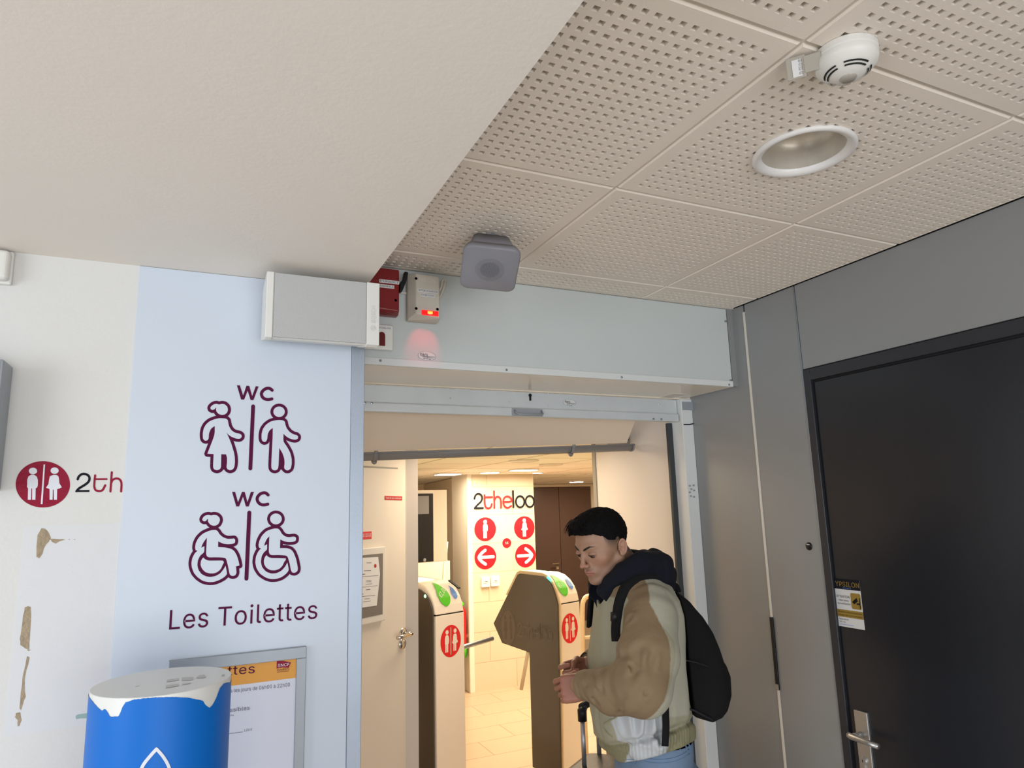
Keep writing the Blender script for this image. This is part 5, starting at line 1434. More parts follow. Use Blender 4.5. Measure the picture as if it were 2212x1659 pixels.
def polysd(X, Y, poly):
    n = len(poly); d = np.full(X.shape, 1e9, np.float32); s = np.ones(X.shape, np.float32)
    for i in range(n):
        a = poly[i]; b = poly[i - 1]
        ex, ey = b[0] - a[0], b[1] - a[1]; wx, wy = X - a[0], Y - a[1]
        t = np.clip((wx * ex + wy * ey) / (ex * ex + ey * ey + 1e-12), 0, 1)
        d = np.minimum(d, (wx - ex * t) ** 2 + (wy - ey * t) ** 2)
        c1 = Y >= a[1]; c2 = Y < b[1]; c3 = ex * wy > ey * wx
        s = np.where((c1 & c2 & c3) | (~c1 & ~c2 & ~c3), -s, s)
    return s * np.sqrt(d)
def extr(P, poly, hw, r, ax=1, c=0.0):
    """outline in (x, z), thickness along y"""
    d2 = polysd(P[:, 0], P[:, 2], poly) + r; w = np.abs(P[:, ax] - c) - hw + r
    return np.minimum(np.maximum(d2, w), 0) + np.sqrt(np.maximum(d2, 0) ** 2 + np.maximum(w, 0) ** 2) - r

def field(fn, lo, hi, h):
    lo = np.array(lo, float); hi = np.array(hi, float); m_ = 4
    nc = np.ceil((hi - lo) / (h * m_)).astype(int) + 1
    ax = [lo[k] + np.arange(nc[k]) * h * m_ for k in range(3)]
    Gc = np.stack(np.meshgrid(*ax, indexing='ij'), -1).reshape(-1, 3).astype(np.float32)
    C_ = fn(Gc).reshape(nc).astype(np.float32)
    n = (nc - 1) * m_ + 1
    F = np.repeat(np.repeat(np.repeat(C_, m_, 0), m_, 1), m_, 2)[:n[0], :n[1], :n[2]].copy()
    thr = h * m_ * 2.2
    near = np.abs(C_) < thr
    nf = np.repeat(np.repeat(np.repeat(near, m_, 0), m_, 1), m_, 2)[:n[0], :n[1], :n[2]]
    nf2 = nf.copy()
    for a in range(3):   # cover cells on both sides
        sl = np.roll(nf, -(m_ - 1), a); nf2 |= sl
    idx = np.argwhere(nf2)
    P = (lo + idx * h).astype(np.float32)
    out = np.empty(len(P), np.float32)
    for k in range(0, len(P), 400000): out[k:k + 400000] = fn(P[k:k + 400000])
    F[idx[:, 0], idx[:, 1], idx[:, 2]] = out
    return F, lo

def nets(F, lo, h):
    s = F < 0
    n = np.array(F.shape) - 1
    acc = np.zeros((*n, 3), np.float32); cnt = np.zeros(tuple(n), np.float32)
    sl = lambda A, o: A[o[0]:o[0] + n[0], o[1]:o[1] + n[1], o[2]:o[2] + n[2]]
    for a in range(3):
        for p in (0, 1):
            for q in (0, 1):
                o = [0, 0, 0]; b = [k for k in range(3) if k != a]; o[b[0]] = p; o[b[1]] = q
                o2 = list(o); o2[a] = 1
                f0 = sl(F, o); f1 = sl(F, o2); m_ = (f0 < 0) != (f1 < 0)
                t = np.where(m_, f0 / np.where(m_, f0 - f1, 1), 0)
                for k in range(3):
                    acc[..., k] += np.where(m_, (t if k == a else o[k]), 0)
                cnt += m_
    act = cnt > 0
    ids = np.full(tuple(n), -1, np.int64); ids[act] = np.arange(act.sum())
    base = np.argwhere(act)
    V = lo + (base + acc[act] / cnt[act][:, None]) * h
    Q = []
    for a in range(3):
        b, c = [(1, 2), (2, 0), (0, 1)][a]
        sA = np.take(s, range(0, s.shape[a] - 1), a); sB = np.take(s, range(1, s.shape[a]), a)
        ed = np.argwhere(sA != sB)
        ed = ed[(ed[:, b] > 0) & (ed[:, c] > 0) & (ed[:, b] < n[b]) & (ed[:, c] < n[c])]
        fl_ = sA[ed[:, 0], ed[:, 1], ed[:, 2]]
        def at(db, dc):
            e = ed.copy(); e[:, b] -= db; e[:, c] -= dc
            return ids[e[:, 0], e[:, 1], e[:, 2]]
        q = np.stack([at(1, 1), at(0, 1), at(0, 0), at(1, 0)], 1)
        q[~fl_] = q[~fl_][:, ::-1]
        Q.append(q)
    return V, np.concatenate(Q)

# body frame
OB = np.array([1.30, 1.86, 0.0]); yb_ = math.radians(-75)
FB = np.array([math.sin(yb_), math.cos(yb_), 0.0]); LB_ = np.array([math.sin(yb_ - PI / 2), math.cos(yb_ - PI / 2), 0.0])
def b2w(V): return OB + V[:, :1] * FB + V[:, 1:2] * LB_ + V[:, 2:3] * np.array([0, 0, 1.0])
def bl(px, py, ly):
    """photo point on the body plane ly metres to his left -> body coordinates"""
    P = onp(OB + LB_ * ly, LB_, px, py) - OB
    return np.array([P @ FB, P @ LB_, P[2]])
def bxz(px, py, ly):
    q = bl(px, py, ly); return (q[0], q[2])

def meshobj(name, V, Q, mat, parent, mats=None, mi=None, col=None):
    me = bpy.data.meshes.new(name)
    me.vertices.add(len(V)); me.vertices.foreach_set('co', np.asarray(V, np.float32).ravel())
    me.loops.add(len(Q) * 4); me.loops.foreach_set('vertex_index', Q.ravel().astype(np.int32))
    me.polygons.add(len(Q)); me.polygons.foreach_set('loop_start', np.arange(len(Q), dtype=np.int32) * 4)
    me.polygons.foreach_set('loop_total', np.full(len(Q), 4, np.int32))
    me.update(calc_edges=True)
    me.materials.append(MT[mat])
    for k in (mats or []): me.materials.append(MT[k])
    if mi is not None: me.polygons.foreach_set('material_index', mi.astype(np.int32))
    me.polygons.foreach_set('use_smooth', np.ones(len(Q), bool))
    if col is not None:
        ca = me.color_attributes.new('tone', 'FLOAT_COLOR', 'POINT')
        ca.data.foreach_set('color', np.concatenate([col, np.ones((len(V), 1))], 1).astype(np.float32).ravel())
    me.update()
    o = bpy.data.objects.new(name, me); COL.objects.link(o)
    if parent is not None: o.parent = parent
    return o

def cloth(name, col, rough=0.75, bs=0.25, bscale=(14, 14, 14), fine=0.15):
    m = M(name, col, rough, spec=0.3)
    nt = m.node_tree; b = nt.nodes['Principled BSDF']
    tc = nt.nodes.new('ShaderNodeTexCoord'); mp = nt.nodes.new('ShaderNodeMapping'); mp.inputs['Scale'].default_value = bscale
    nt.links.new(tc.outputs['Object'], mp.inputs[0])
    n = nt.nodes.new('ShaderNodeTexNoise'); n.inputs['Scale'].default_value = 1; n.inputs['Detail'].default_value = 3; n.inputs['Distortion'].default_value = 0.6
    nt.links.new(mp.outputs[0], n.inputs['Vector'])
    n2 = nt.nodes.new('ShaderNodeTexNoise'); n2.inputs['Scale'].default_value = 700
    nt.links.new(tc.outputs['Object'], n2.inputs['Vector'])
    a = nt.nodes.new('ShaderNodeMath'); a.operation = 'MULTIPLY_ADD'; a.inputs[1].default_value = fine
    nt.links.new(n2.outputs['Fac'], a.inputs[0]); nt.links.new(n.outputs['Fac'], a.inputs[2])
    bp = nt.nodes.new('ShaderNodeBump'); bp.inputs['Strength'].default_value = bs; bp.inputs['Distance'].default_value = 0.02
    nt.links.new(a.outputs[0], bp.inputs['Height']); nt.links.new(bp.outputs['Normal'], b.inputs['Normal'])
    MT[name] = m
    return m
cloth('jacket_cream', srgb('a7a38b')); cloth('jacket_taupe', srgb('8b7559')); cloth('jacket_pale', srgb('b5b2a0')); cloth('jacket_white', srgb('c2c5c6')); cloth('jacket_olive', srgb('8e8a6c'), bscale=(60, 60, 4))
cloth('hoodie_navy', (0.0035, 0.0045, 0.010), 0.95); cloth('denim', srgb('6c8098'), 0.85, 0.3, (20, 20, 8)); cloth('denim_seam', srgb('5d7896'), 0.85)
cloth('bag_black', (0.0028, 0.0026, 0.0032), 0.85, 0.4, (12, 12, 12)); cloth('bag_seam', (0.014, 0.014, 0.018), 0.6)
cloth('shoe_white', (0.6, 0.6, 0.58), 0.6)
mm('hair_black', (0.0022, 0.0018, 0.0018), 0.8, spec=0.15, bump=0.35, bscale=300)
mm('eye_white', (0.07, 0.04, 0.03), 0.5); mm('brow_brown', (0.012, 0.008, 0.006), 0.8); mm('iris_dark', (0.012, 0.008, 0.006), 0.15)
mm('case_dark', (0.030, 0.027, 0.022), 0.45, bump=0.1, bscale=40); mm('case_stripe', (0.30, 0.27, 0.23), 0.5)
sk_ = M('skin', (0.5, 0.3, 0.22), 0.5, spec=0.4)
nt = sk_.node_tree; at_ = nt.nodes.new('ShaderNodeAttribute'); at_.attribute_name = 'tone'
nt.links.new(at_.outputs['Color'], nt.nodes['Principled BSDF'].inputs['Base Color'])
nt.nodes['Principled BSDF'].inputs['Subsurface Weight'].default_value = 0.08
nt.nodes['Principled BSDF'].inputs['Subsurface Radius'].default_value = (0.6, 0.25, 0.15)
nt.nodes['Principled BSDF'].inputs['Subsurface Scale'].default_value = 0.01
MT['skin'] = sk_

man = thing('person', 'dark-haired man in beige and cream jacket looking down, wearing a black backpack', 'person')
man.location = OB
def addman(o):
    o.parent = man; o.matrix_parent_inverse = Matrix.Translation(-Vector(OB)); return o

# ---------------- head
HY = math.radians(22); HP = math.radians(18); HR = math.radians(-2)
Hf = np.array([math.cos(HY) * math.cos(HP), math.sin(HY) * math.cos(HP), -math.sin(HP)])
Hl = np.array([-math.sin(HY), math.cos(HY), 0.0])
Hu = np.cross(Hf, Hl)
HO = np.array([0.114, 0.004, 1.626])
def h2b(V): return HO + V[:, :1] * Hf + V[:, 1:2] * Hl + V[:, 2:3] * Hu
def b2h(V):
    q = np.asarray(V) - HO
    return np.stack([q @ Hf, q @ Hl, q @ Hu], 1)
def wz(z): return np.where(z < 0.02, 0.02 + (z - 0.02) / 0.885, z)
def ear(P):
    """left ear in mirrored coordinates"""
    c = np.array([-0.006, 0.0735, -0.006], np.float32); q = (P - c) / 0.80
    a = math.radians(24); t = math.radians(12)
    u = q[:, 0] * math.cos(a) + q[:, 1] * math.sin(a) * -1.0; w = q[:, 0] * math.sin(a) + q[:, 1] * math.cos(a); v = q[:, 2]
    u, v = u * math.cos(t) + v * math.sin(t), -u * math.sin(t) + v * math.cos(t)
    w = w - 0.006
    E = np.stack([u, w, v], 1)
    plate = ell(E, (0, -0.002, 0.002), (0.017, 0.0045, 0.028))
    rr = np.sqrt((u / 0.0150) ** 2 + ((v - 0.003) / 0.0265) ** 2) - 1
    ring = np.sqrt((rr * 0.016) ** 2 + (w - 0.0015) ** 2) - 0.0034
    ring = np.where((u > 0.006) & (v < 0.006), ring + 0.004, ring)
    lobe = ell(E, (0.004, 0.0, -0.024), (0.008, 0.004, 0.009))
    tr = sph(E, (0.0135, 0.001, -0.006), 0.0045)
    ah = cap(E, (-0.006, 0.001, 0.014), (-0.005, 0.001, -0.012), 0.0028)
    d = smin(smin(smin(plate, ring, 0.003), lobe, 0.005), tr, 0.003); d = smin(d, ah, 0.003)
    d = smax(d, -ell(E, (0.005, 0.006, -0.004), (0.0085, 0.0075, 0.011)), 0.002)
    return d * 0.80
def headf(P):
    Q0 = sym(P); Q = Q0.copy(); Q[:, 2] = wz(Q[:, 2]).astype(np.float32)
    d = ell(Q, (0.003, 0, 0.034), (0.0835, 0.0730, 0.074))
    d = smin(d, ell(Q, (0.030, 0, -0.006), (0.060, 0.060, 0.080)), 0.02)
    d = smin(d, ell(Q, (0.034, 0, -0.064), (0.050, 0.046, 0.054)), 0.02)
    d = smin(d, cap(Q, (-0.002, 0.053, -0.046), (0.062, 0.020, -0.099), 0.0165, 0.0145), 0.022)
    d = smin(d, ell(Q, (0.075, 0, -0.099), (0.0165, 0.020, 0.0155)), 0.016)
    d = smin(d, sph(Q, (0.054, 0.043, -0.020), 0.0185), 0.022)
    d = smin(d, cap(Q, (0.0835, 0.0, 0.021), (0.074, 0.034, 0.0245), 0.0105, 0.010), 0.012)
    d = smax(d, -ell(Q, (0.099, 0.0315, 0.0015), (0.017, 0.0175, 0.0125)), 0.012)
    # nose
    n = cap(Q, (0.087, 0, 0.014), (0.1020, 0, -0.028), 0.0062, 0.0078)
    n = smin(n, ell(Q, (0.1045, 0, -0.0335), (0.0100, 0.0090, 0.0080)), 0.006)
    n = smin(n, ell(Q, (0.0950, 0.0114, -0.0365), (0.0092, 0.0058, 0.0066)), 0.005)
    d = smin(d, n, 0.007)
    d = smax(d, -ell(Q, (0.0990, 0.0060, -0.0430), (0.0045, 0.0026, 0.0030)), 0.0015)
    # mouth
    d = smin(d, ell(Q, (0.076, 0, -0.064), (0.0185, 0.027, 0.022)), 0.012)
    d = smin(d, cap(Q, (0.0955, 0.0045, -0.0590), (0.0840, 0.0235, -0.0640), 0.0050, 0.0022), 0.0035)
    d = smin(d, cap(Q, (0.0945, 0.0, -0.0690), (0.0850, 0.0200, -0.0660), 0.0056, 0.0028), 0.0035)
    d = smax(d, -cap(Q, (0.1020, 0, -0.0640), (0.0890, 0.0245, -0.0648), 0.0016, 0.0012), 0.0012)
    d = smax(d, -sph(Q, (0.1005, 0, -0.0825), 0.0085), 0.008)
    # eyelids: closed nearly, looking down
    E = ell(Q, (0.0765, 0.0315, 0.0015), (0.0135, 0.0155, 0.0125))
    d = smin(d, E, 0.0035)
    d = smax(d, -cap(Q, (0.0915, 0.0215, -0.0035), (0.0890, 0.0410, -0.0020), 0.0017, 0.0015), 0.001)
    d = smax(d, -cap(Q, (0.0925, 0.020, 0.0085), (0.0885, 0.043, 0.0085), 0.0012, 0.0010), 0.002)
    d = smin(d, ear(Q0), 0.004)
    # neck
    N_ = np.minimum(cap(P, (-0.022, 0, -0.050), (-0.085, -0.02, -0.175), 0.056, 0.062), 9)
    d = smin(d, N_, 0.022)
    d = smin(d, cap(P, (-0.085, -0.02, -0.175), (-0.10, -0.02, -0.23), 0.062, 0.08), 0.02)
    return d
hh_ = 0.0013
F_, lo_ = field(headf, (-0.17, -0.115, -0.26), (0.135, 0.115, 0.125), hh_)
V1, Q1 = nets(F_, lo_, hh_)
ay = np.abs(V1[:, 1]); x, y, z = V1.T; z = wz(z); zr = V1[:, 2]
base_c = np.array([0.335, 0.190, 0.120])
col = np.tile(base_c, (len(V1), 1))
def gs(cx_, cy_, cz_, r): return np.exp(-(((x - cx_) ** 2 + (ay - cy_) ** 2 + (z - cz_) ** 2) / (r * r)))
def tint(w, c):
    global col
    col = col * (1 - w[:, None]) + np.array(c) * w[:, None]
tint(0.40 * gs(0.11, 0, -0.035, 0.018), (0.40, 0.13, 0.09))
tint(0.30 * gs(0.062, 0.045, -0.03, 0.028), (0.40, 0.155, 0.105))
tint(0.35 * gs(0.083, 0.034, 0.0, 0.014), (0.25, 0.115, 0.085))
lip = np.maximum(np.exp(-((z + 0.0595) / 0.0042) ** 2), np.exp(-((z + 0.0690) / 0.0052) ** 2)) * (x > 0.079) * np.clip((0.026 - ay) / 0.006, 0, 1)
tint(0.75 * lip, (0.34, 0.105, 0.085))
tint(0.95 * np.exp(-((z + 0.0643) / 0.0014) ** 2) * (x > 0.08) * (ay < 0.024), (0.16, 0.05, 0.04))
nn_ = vnoise(V1.astype(np.float32), 900, 3)
stub = np.clip((-0.040 - z) / 0.02, 0, 1) * np.clip((x - 0.0) / 0.03, 0, 1) * (1 - np.clip(lip, 0, 1))
must = np.exp(-((z + 0.051) / 0.006) ** 2) * (x > 0.08) * (ay < 0.024)
tint(np.clip(0.34 * stub + 0.38 * must, 0, 0.6) * (0.55 + 0.6 * nn_), (0.17, 0.10, 0.075))
def hairline(x, ay):
    return np.interp(x, [-0.10, -0.085, -0.06, -0.035, -0.012, 0.018, 0.034, 0.045, 0.060, 0.078, 0.095], [-0.060, -0.056, -0.044, -0.012, 0.016, 0.024, 0.030, 0.046, 0.058, 0.063, 0.064])
fade = np.clip((zr - (hairline(x, ay) - 0.030)) / 0.030, 0, 1) * (x < 0.045) * (ear(sym(V1.astype(np.float32))) > 0.003)
tint(0.85 * fade ** 1.3 * (0.75 + 0.35 * nn_), (0.035, 0.024, 0.02))
side = np.exp(-((x - 0.022) / 0.012) ** 2) * np.clip((z + 0.01) / 0.03, 0, 1) * (ay > 0.05)
tint(0.35 * side, (0.10, 0.07, 0.055))
tint(0.9 * np.exp(-(((z + 0.0030) / 0.0024) ** 2)) * (x > 0.082) * (np.abs(ay - 0.031) < 0.0135), (0.03, 0.015, 0.012))
tint(0.30 * gs(-0.006, 0.08, -0.005, 0.03) * (ear(sym(V1.astype(np.float32))) < 0.002), (0.42, 0.16, 0.11))
VB = [h2b(V1)]; QB = [Q1]; CB = [col]

# ---------------- hands and forearms
def handf(curl, thumb):
    """palm in x (fingers), y (palm side), z (thumb side)"""
    segs = []
    kz = [0.030, 0.0105, -0.009, -0.027]; Ls = [(0.042, 0.025, 0.021), (0.046, 0.028, 0.022), (0.042, 0.026, 0.021), (0.033, 0.020, 0.018)]
    rs = [0.0088, 0.0090, 0.0085, 0.0075]
    for k in range(4):
        p = np.array([0.088 - 0.003 * abs(k - 1), 0.0, kz[k]]); a = 0
        for j in range(3):
            a += math.radians(curl[k][j])
            sp = [-0.06, 0.0, 0.05, 0.10][k] * -1
            d = np.array([math.cos(a), math.sin(a), sp * 0.6 + curl[k][3]]); d /= np.linalg.norm(d)
            q = p + d * Ls[k][j]; r0 = rs[k] * (1 - 0.08 * j); r1 = rs[k] * (1 - 0.08 * (j + 1))
            segs.append((p, q, r0, r1, k)); p = q
    ts = [np.array(t) for t in thumb]
    def f(P):
        x, y, z = P.T
        qx = np.abs(x - 0.046) - 0.033; qy = np.abs(y) - 0.004; qz = np.abs(z - 0.001) - (0.030 - 0.10 * np.clip(0.05 - x, 0, 0.1)) 
        d = np.sqrt(np.maximum(qx, 0) ** 2 + np.maximum(qy, 0) ** 2 + np.maximum(qz, 0) ** 2) + np.minimum(np.maximum(qx, np.maximum(qy, qz)), 0) - 0.0115
        d = smin(d, ell(P, (0.032, 0.007, 0.020), (0.030, 0.014, 0.017)), 0.010)
        for k in range(4):
            fd_ = None
            for p, q, r0, r1, kk in segs:
                if kk != k: continue
                c = cap(P, p, q, r0, r1); c = np.minimum(c, sph(P, p, r0 * 1.06))
                fd_ = c if fd_ is None else smin(fd_, c, 0.003)
            d = smin(d, fd_, 0.0025) if k == 0 else np.where(fd_ < d, smin(d, fd_, 0.0020), smin(d, fd_, 0.0020))
        td = None
        for i in range(len(ts) - 1):
            c = cap(P, ts[i], ts[i + 1], [0.0135, 0.0108, 0.0098][i], [0.0108, 0.0098, 0.0082][i])
            td = c if td is None else smin(td, c, 0.004)
        d = smin(d, td, 0.004)
        # wrist and forearm (a little flattened)
        R = P.copy(); R[:, 1] *= 1.22
        d = smin(d, cap(R, (0.012, 0, 0), (-0.11, 0, 0.0), 0.0245, 0.034), 0.012)
        # knuckles and tendons
        for k in range(4): d = smin(d, sph(P, (0.085 - 0.003 * abs(k - 1), -0.0075, kz[k]), 0.0075), 0.005)
        return d
    tips = [s[1] for s in segs if True][2::3]
    return f, tips
HS_ = 0.93
def place_hand(curl, thumb, origin, xd, up, side):
    f, tips = handf(curl, thumb)
    F_, lo_ = field(f, (-0.115, -0.05, -0.06), (0.19, 0.10, 0.09), 0.0014)
    V, Q = nets(F_, lo_, 0.0014)
    X = np.array(xd, float); X /= np.linalg.norm(X); Z = np.array(up, float); Z -= X * (Z @ X); Z /= np.linalg.norm(Z); Y = np.cross(Z, X) * side
    W_ = np.array(origin) + HS_ * (V[:, :1] * X + V[:, 1:2] * Y + V[:, 2:3] * Z)
    if side < 0: Q = Q[:, ::-1]
    c = np.tile(np.array([0.31, 0.135, 0.088]), (len(V), 1))
    w = np.zeros(len(V))
    for t_ in tips: w = np.maximum(w, np.exp(-np.sum((V - t_) ** 2, 1) / 0.016 ** 2))
    w = np.maximum(w, 0.6 * np.exp(-((V[:, 0] - 0.088) / 0.012) ** 2))
    c = c * (1 - 0.5 * w[:, None]) + np.array([0.31, 0.085, 0.06]) * 0.5 * w[:, None]
    return W_, Q, c, X, Y, Z
cl_ = bl(1250, 1480, 0.115)          # left wrist
curlL = [(40, 42, 25, -0.05), (50, 62, 35, 0.0), (58, 70, 40, 0.0), (60, 72, 40, 0.02)]
thL = [(0.018, 0.006, 0.024), (0.048, 0.018, 0.042), (0.082, 0.026, 0.038), (0.108, 0.034, 0.026)]
r_ = place_hand(curlL, thL, cl_ - np.array([0.030, 0, 0.006]), (0.80, -0.48, -0.16), (0.16, -0.50, 1.0), 1)
# palm must face inward (to his right): y axis of the hand towards -y of the body
def hand_add(r):
    VB.append(r[0]); QB.append(r[1]); CB.append(r[2])
if r_[4][1] > 0: r_ = place_hand(curlL, thL, cl_ - np.array([0.030, 0, 0.006]), (0.80, -0.48, -0.16), (0.16, -0.50, 1.0), -1)
hand_add(r_)
cr_ = bl(1270, 1434, -0.115)
curlR = [(40, 50, 25, -0.12), (55, 62, 35, -0.12), (62, 70, 40, -0.1), (62, 72, 40, -0.06)]
thR = [(0.018, 0.006, 0.024), (0.046, 0.024, 0.036), (0.074, 0.044, 0.026), (0.092, 0.060, 0.010)]
r2_ = place_hand(curlR, thR, cr_ - np.array([0.0, 0, 0.014]), (0.93, 0.30, -0.10), (0.15, -0.35, 1.0), 1)
if r2_[4][1] < 0: r2_ = place_hand(curlR, thR, cr_ - np.array([0.0, 0, 0.014]), (0.93, 0.30, -0.10), (0.15, -0.35, 1.0), -1)
hand_add(r2_)
# hidden trunk, arms and legs of the same body
SHL = np.array([0.040, 0.178, 1.428]); ELL_ = bl(1392, 1482, 0.280); WRL = cl_
SHR = np.array([0.020, -0.185, 1.455]); ELR = np.array([0.015, -0.270, 1.235]); WRR = cr_
def trunkf(P):
    d = ell(P, (0.0, 0, 1.28), (0.075, 0.14, 0.22))
    d = smin(d, ell(P, (-0.01, 0, 0.97), (0.075, 0.12, 0.11)), 0.03)
    d = smin(d, cap(P, (0.0, -0.13, 1.44), (0.0, 0.13, 1.44), 0.06), 0.03)
    d = smin(d, cap(P, (0.0, 0, 1.44), (0.045, 0, 1.50), 0.06), 0.03)
    for s_, e_, w_ in ((SHL, ELL_, WRL), (SHR, ELR, WRR)):
        d = smin(d, cap(P, s_, e_, 0.048, 0.038), 0.02); d = smin(d, cap(P, e_, w_, 0.036, 0.025), 0.01)
    for s_ in (1, -1):
        d = smin(d, cap(P, (-0.0, 0.09 * s_, 0.92), (0.02, 0.10 * s_, 0.50), 0.075, 0.052), 0.02)
        d = smin(d, cap(P, (0.02, 0.10 * s_, 0.50), (-0.03, 0.11 * s_, 0.09), 0.048, 0.032), 0.01)
        d = smin(d, cap(P, (-0.04, 0.11 * s_, 0.045), (0.11, 0.13 * s_, 0.035), 0.032, 0.026), 0.01)
    return d
F_, lo_ = field(trunkf, (-0.2, -0.36, 0.0), (0.38, 0.36, 1.60), 0.008)
V3, Q3 = nets(F_, lo_, 0.008)
VB.append(V3); QB.append(Q3); CB.append(np.tile(base_c, (len(V3), 1)))
off_ = np.cumsum([0] + [len(v) for v in VB[:-1]])
body = addman(meshobj('body', b2w(np.concatenate(VB)), np.concatenate([q + o for q, o in zip(QB, off_)]), 'skin', None, col=np.concatenate(CB)))

def hw(V): return b2w(h2b(np.asarray(V, float)))
# eyes behind the lids
for s_ in (1, -1):
    g = G(); c = hw([[0.0770, 0.0315 * s_, 0.0012]])[0]
    g.lathe([(0.0, -0.0118)] + [(0.0118 * math.sin(a), -0.0118 * math.cos(a)) for a in np.linspace(0.2, PI - 0.2, 12)] + [(0.0, 0.0118)], c, hw([[1, 0, -0.4]])[0] - hw([[0, 0, 0]])[0], 20, cap=False)
    e_ = addman(g.go('eye', 'eye_white', None, smooth=True))
    ax_ = hw([[1, 0, -0.35]])[0] - hw([[0, 0, 0]])[0]; ax_ /= np.linalg.norm(ax_)
    g = G().lathe([(0.0058, 0.0109), (0.004, 0.0118), (0.0, 0.0124)], c, ax_, 18, cap=False)
    ir = g.go('iris', 'iris_dark', None, smooth=True); ir.parent = e_; ir.matrix_parent_inverse = e_.matrix_world.inverted() if False else Matrix.Translation(-Vector(OB)).inverted() @ Matrix.Translation(-Vector(OB))
# hair
def hairf(P):
    Q = sym(P); x, y, z = Q.T
    n = vnoise(P * np.array([0.30, 2.2, 1.0], np.float32), 150, 5); n2 = vnoise(P, 60, 6)
    d = ell(Q, (0.003, 0, 0.035), (0.0885, 0.0762, 0.0795))
    top = ell(Q, (0.014, 0, 0.075), (0.076, 0.064, 0.043))
    d = smin(d, top, 0.02)
    qf = ell(Q, (0.064, 0.0, 0.088), (0.034, 0.056, 0.024)); d = smin(d, qf, 0.014)
    fr_ = cap(P, (0.070, -0.030, 0.080), (0.106, -0.020, 0.072), 0.014, 0.004); d = smin(d, fr_, 0.008)
    fr_ = cap(P, (0.072, 0.008, 0.086), (0.103, 0.004, 0.074), 0.013, 0.004); d = smin(d, fr_, 0.008)
    fr_ = cap(P, (0.060, 0.034, 0.076), (0.084, 0.034, 0.064), 0.012, 0.005); d = smin(d, fr_, 0.008)
    side_thin = np.clip((0.050 - z) / 0.04, 0, 1) * 0.0026
    d = d - 0.0042 * (n - 0.45) - 0.003 * (n2 - 0.5) + side_thin
    hl = hairline(x, y) + 0.006 * (n - 0.5)
    return smax(d, hl - z, 0.006)
F_, lo_ = field(hairf, (-0.125, -0.10, -0.07), (0.125, 0.10, 0.145), 0.0016)
V2, Q2 = nets(F_, lo_, 0.0016)
hair = addman(meshobj('hair', hw(V2), Q2, 'hair_black', None))
g = G(); rng = np.random.RandomState(4)
for i in range(150):
    a = rng.uniform(-0.5, 1.0); 
    if i < 90:    # fringe
        y0 = rng.uniform(-0.05, 0.05); p0 = np.array([0.062, y0, 0.104 + rng.uniform(-0.006, 0.004)]); L0 = rng.uniform(0.035, 0.055)
        pts = [p0, p0 + np.array([L0 * 0.5, 0.0, -0.008]), p0 + np.array([L0 * 0.85, rng.uniform(-0.006, 0.006), -0.022 - rng.uniform(0, 0.01)])]
    else:
        x0_ = rng.uniform(-0.06, 0.05); y0 = rng.uniform(-0.045, 0.045)
        zt2 = 0.035 + 0.0795 * math.sqrt(max(0.05, 1 - ((x0_ + 0.006) / 0.0975) ** 2 - (y0 / 0.0765) ** 2))
        p0 = np.array([x0_, y0, zt2 - 0.002]); pts = [p0, p0 + np.array([0.010, rng.uniform(-0.004, 0.004), 0.005]), p0 + np.array([0.024, rng.uniform(-0.008, 0.008), 0.004 + rng.uniform(-0.002, 0.004)])]
    g.tube([hw([p])[0] for p in pts], [0.0009, 0.0007, 0.0002], 4)
st_ = addman(g.go('hair_strands', 'hair_black', None)); st_['kind'] = 'stuff'
# eyebrows
for s_, nm in ((1, 'eyebrow'), (-1, 'eyebrow')):
    pts = [(0.0955, 0.0105, 0.0178), (0.0945, 0.018, 0.0212), (0.0915, 0.028, 0.0248), (0.0845, 0.038, 0.0275), (0.0765, 0.0480, 0.0240)]
    cc_ = catmull([(p[0], p[1] * s_, p[2]) for p in pts], False, 5)
    rr_ = np.interp(np.linspace(0, 1, len(cc_)), [0, 0.2, 0.6, 1], [0.0018, 0.0034, 0.0028, 0.0005])
    # press onto the face
    def press(p):
        p = np.array(p, np.float32)
        for _ in range(12):
            d0 = float(headf(p[None])[0]); p = p - np.array([d0 + 0.0004, 0, 0], np.float32) * 0.9
        return p
    vs = [press(p) for p in cc_]
    addman(G().tube([hw([v])[0] for v in vs], list(rr_), 8).go(nm, 'brow_brown', None, smooth=True))

for s_ in (1, -1):
    pts = [press((0.0925, 0.0185 * s_, 0.0018)), press((0.0930, 0.026 * s_, 0.0012)), press((0.0915, 0.034 * s_, 0.0014)), press((0.0880, 0.0425 * s_, 0.0030))]
    addman(G().tube([hw([v])[0] for v in catmull(pts, False, 4)], [0.0006] + [0.0013] * 11 + [0.0004], 6).go('eyelashes', 'hair_black', None, smooth=True))
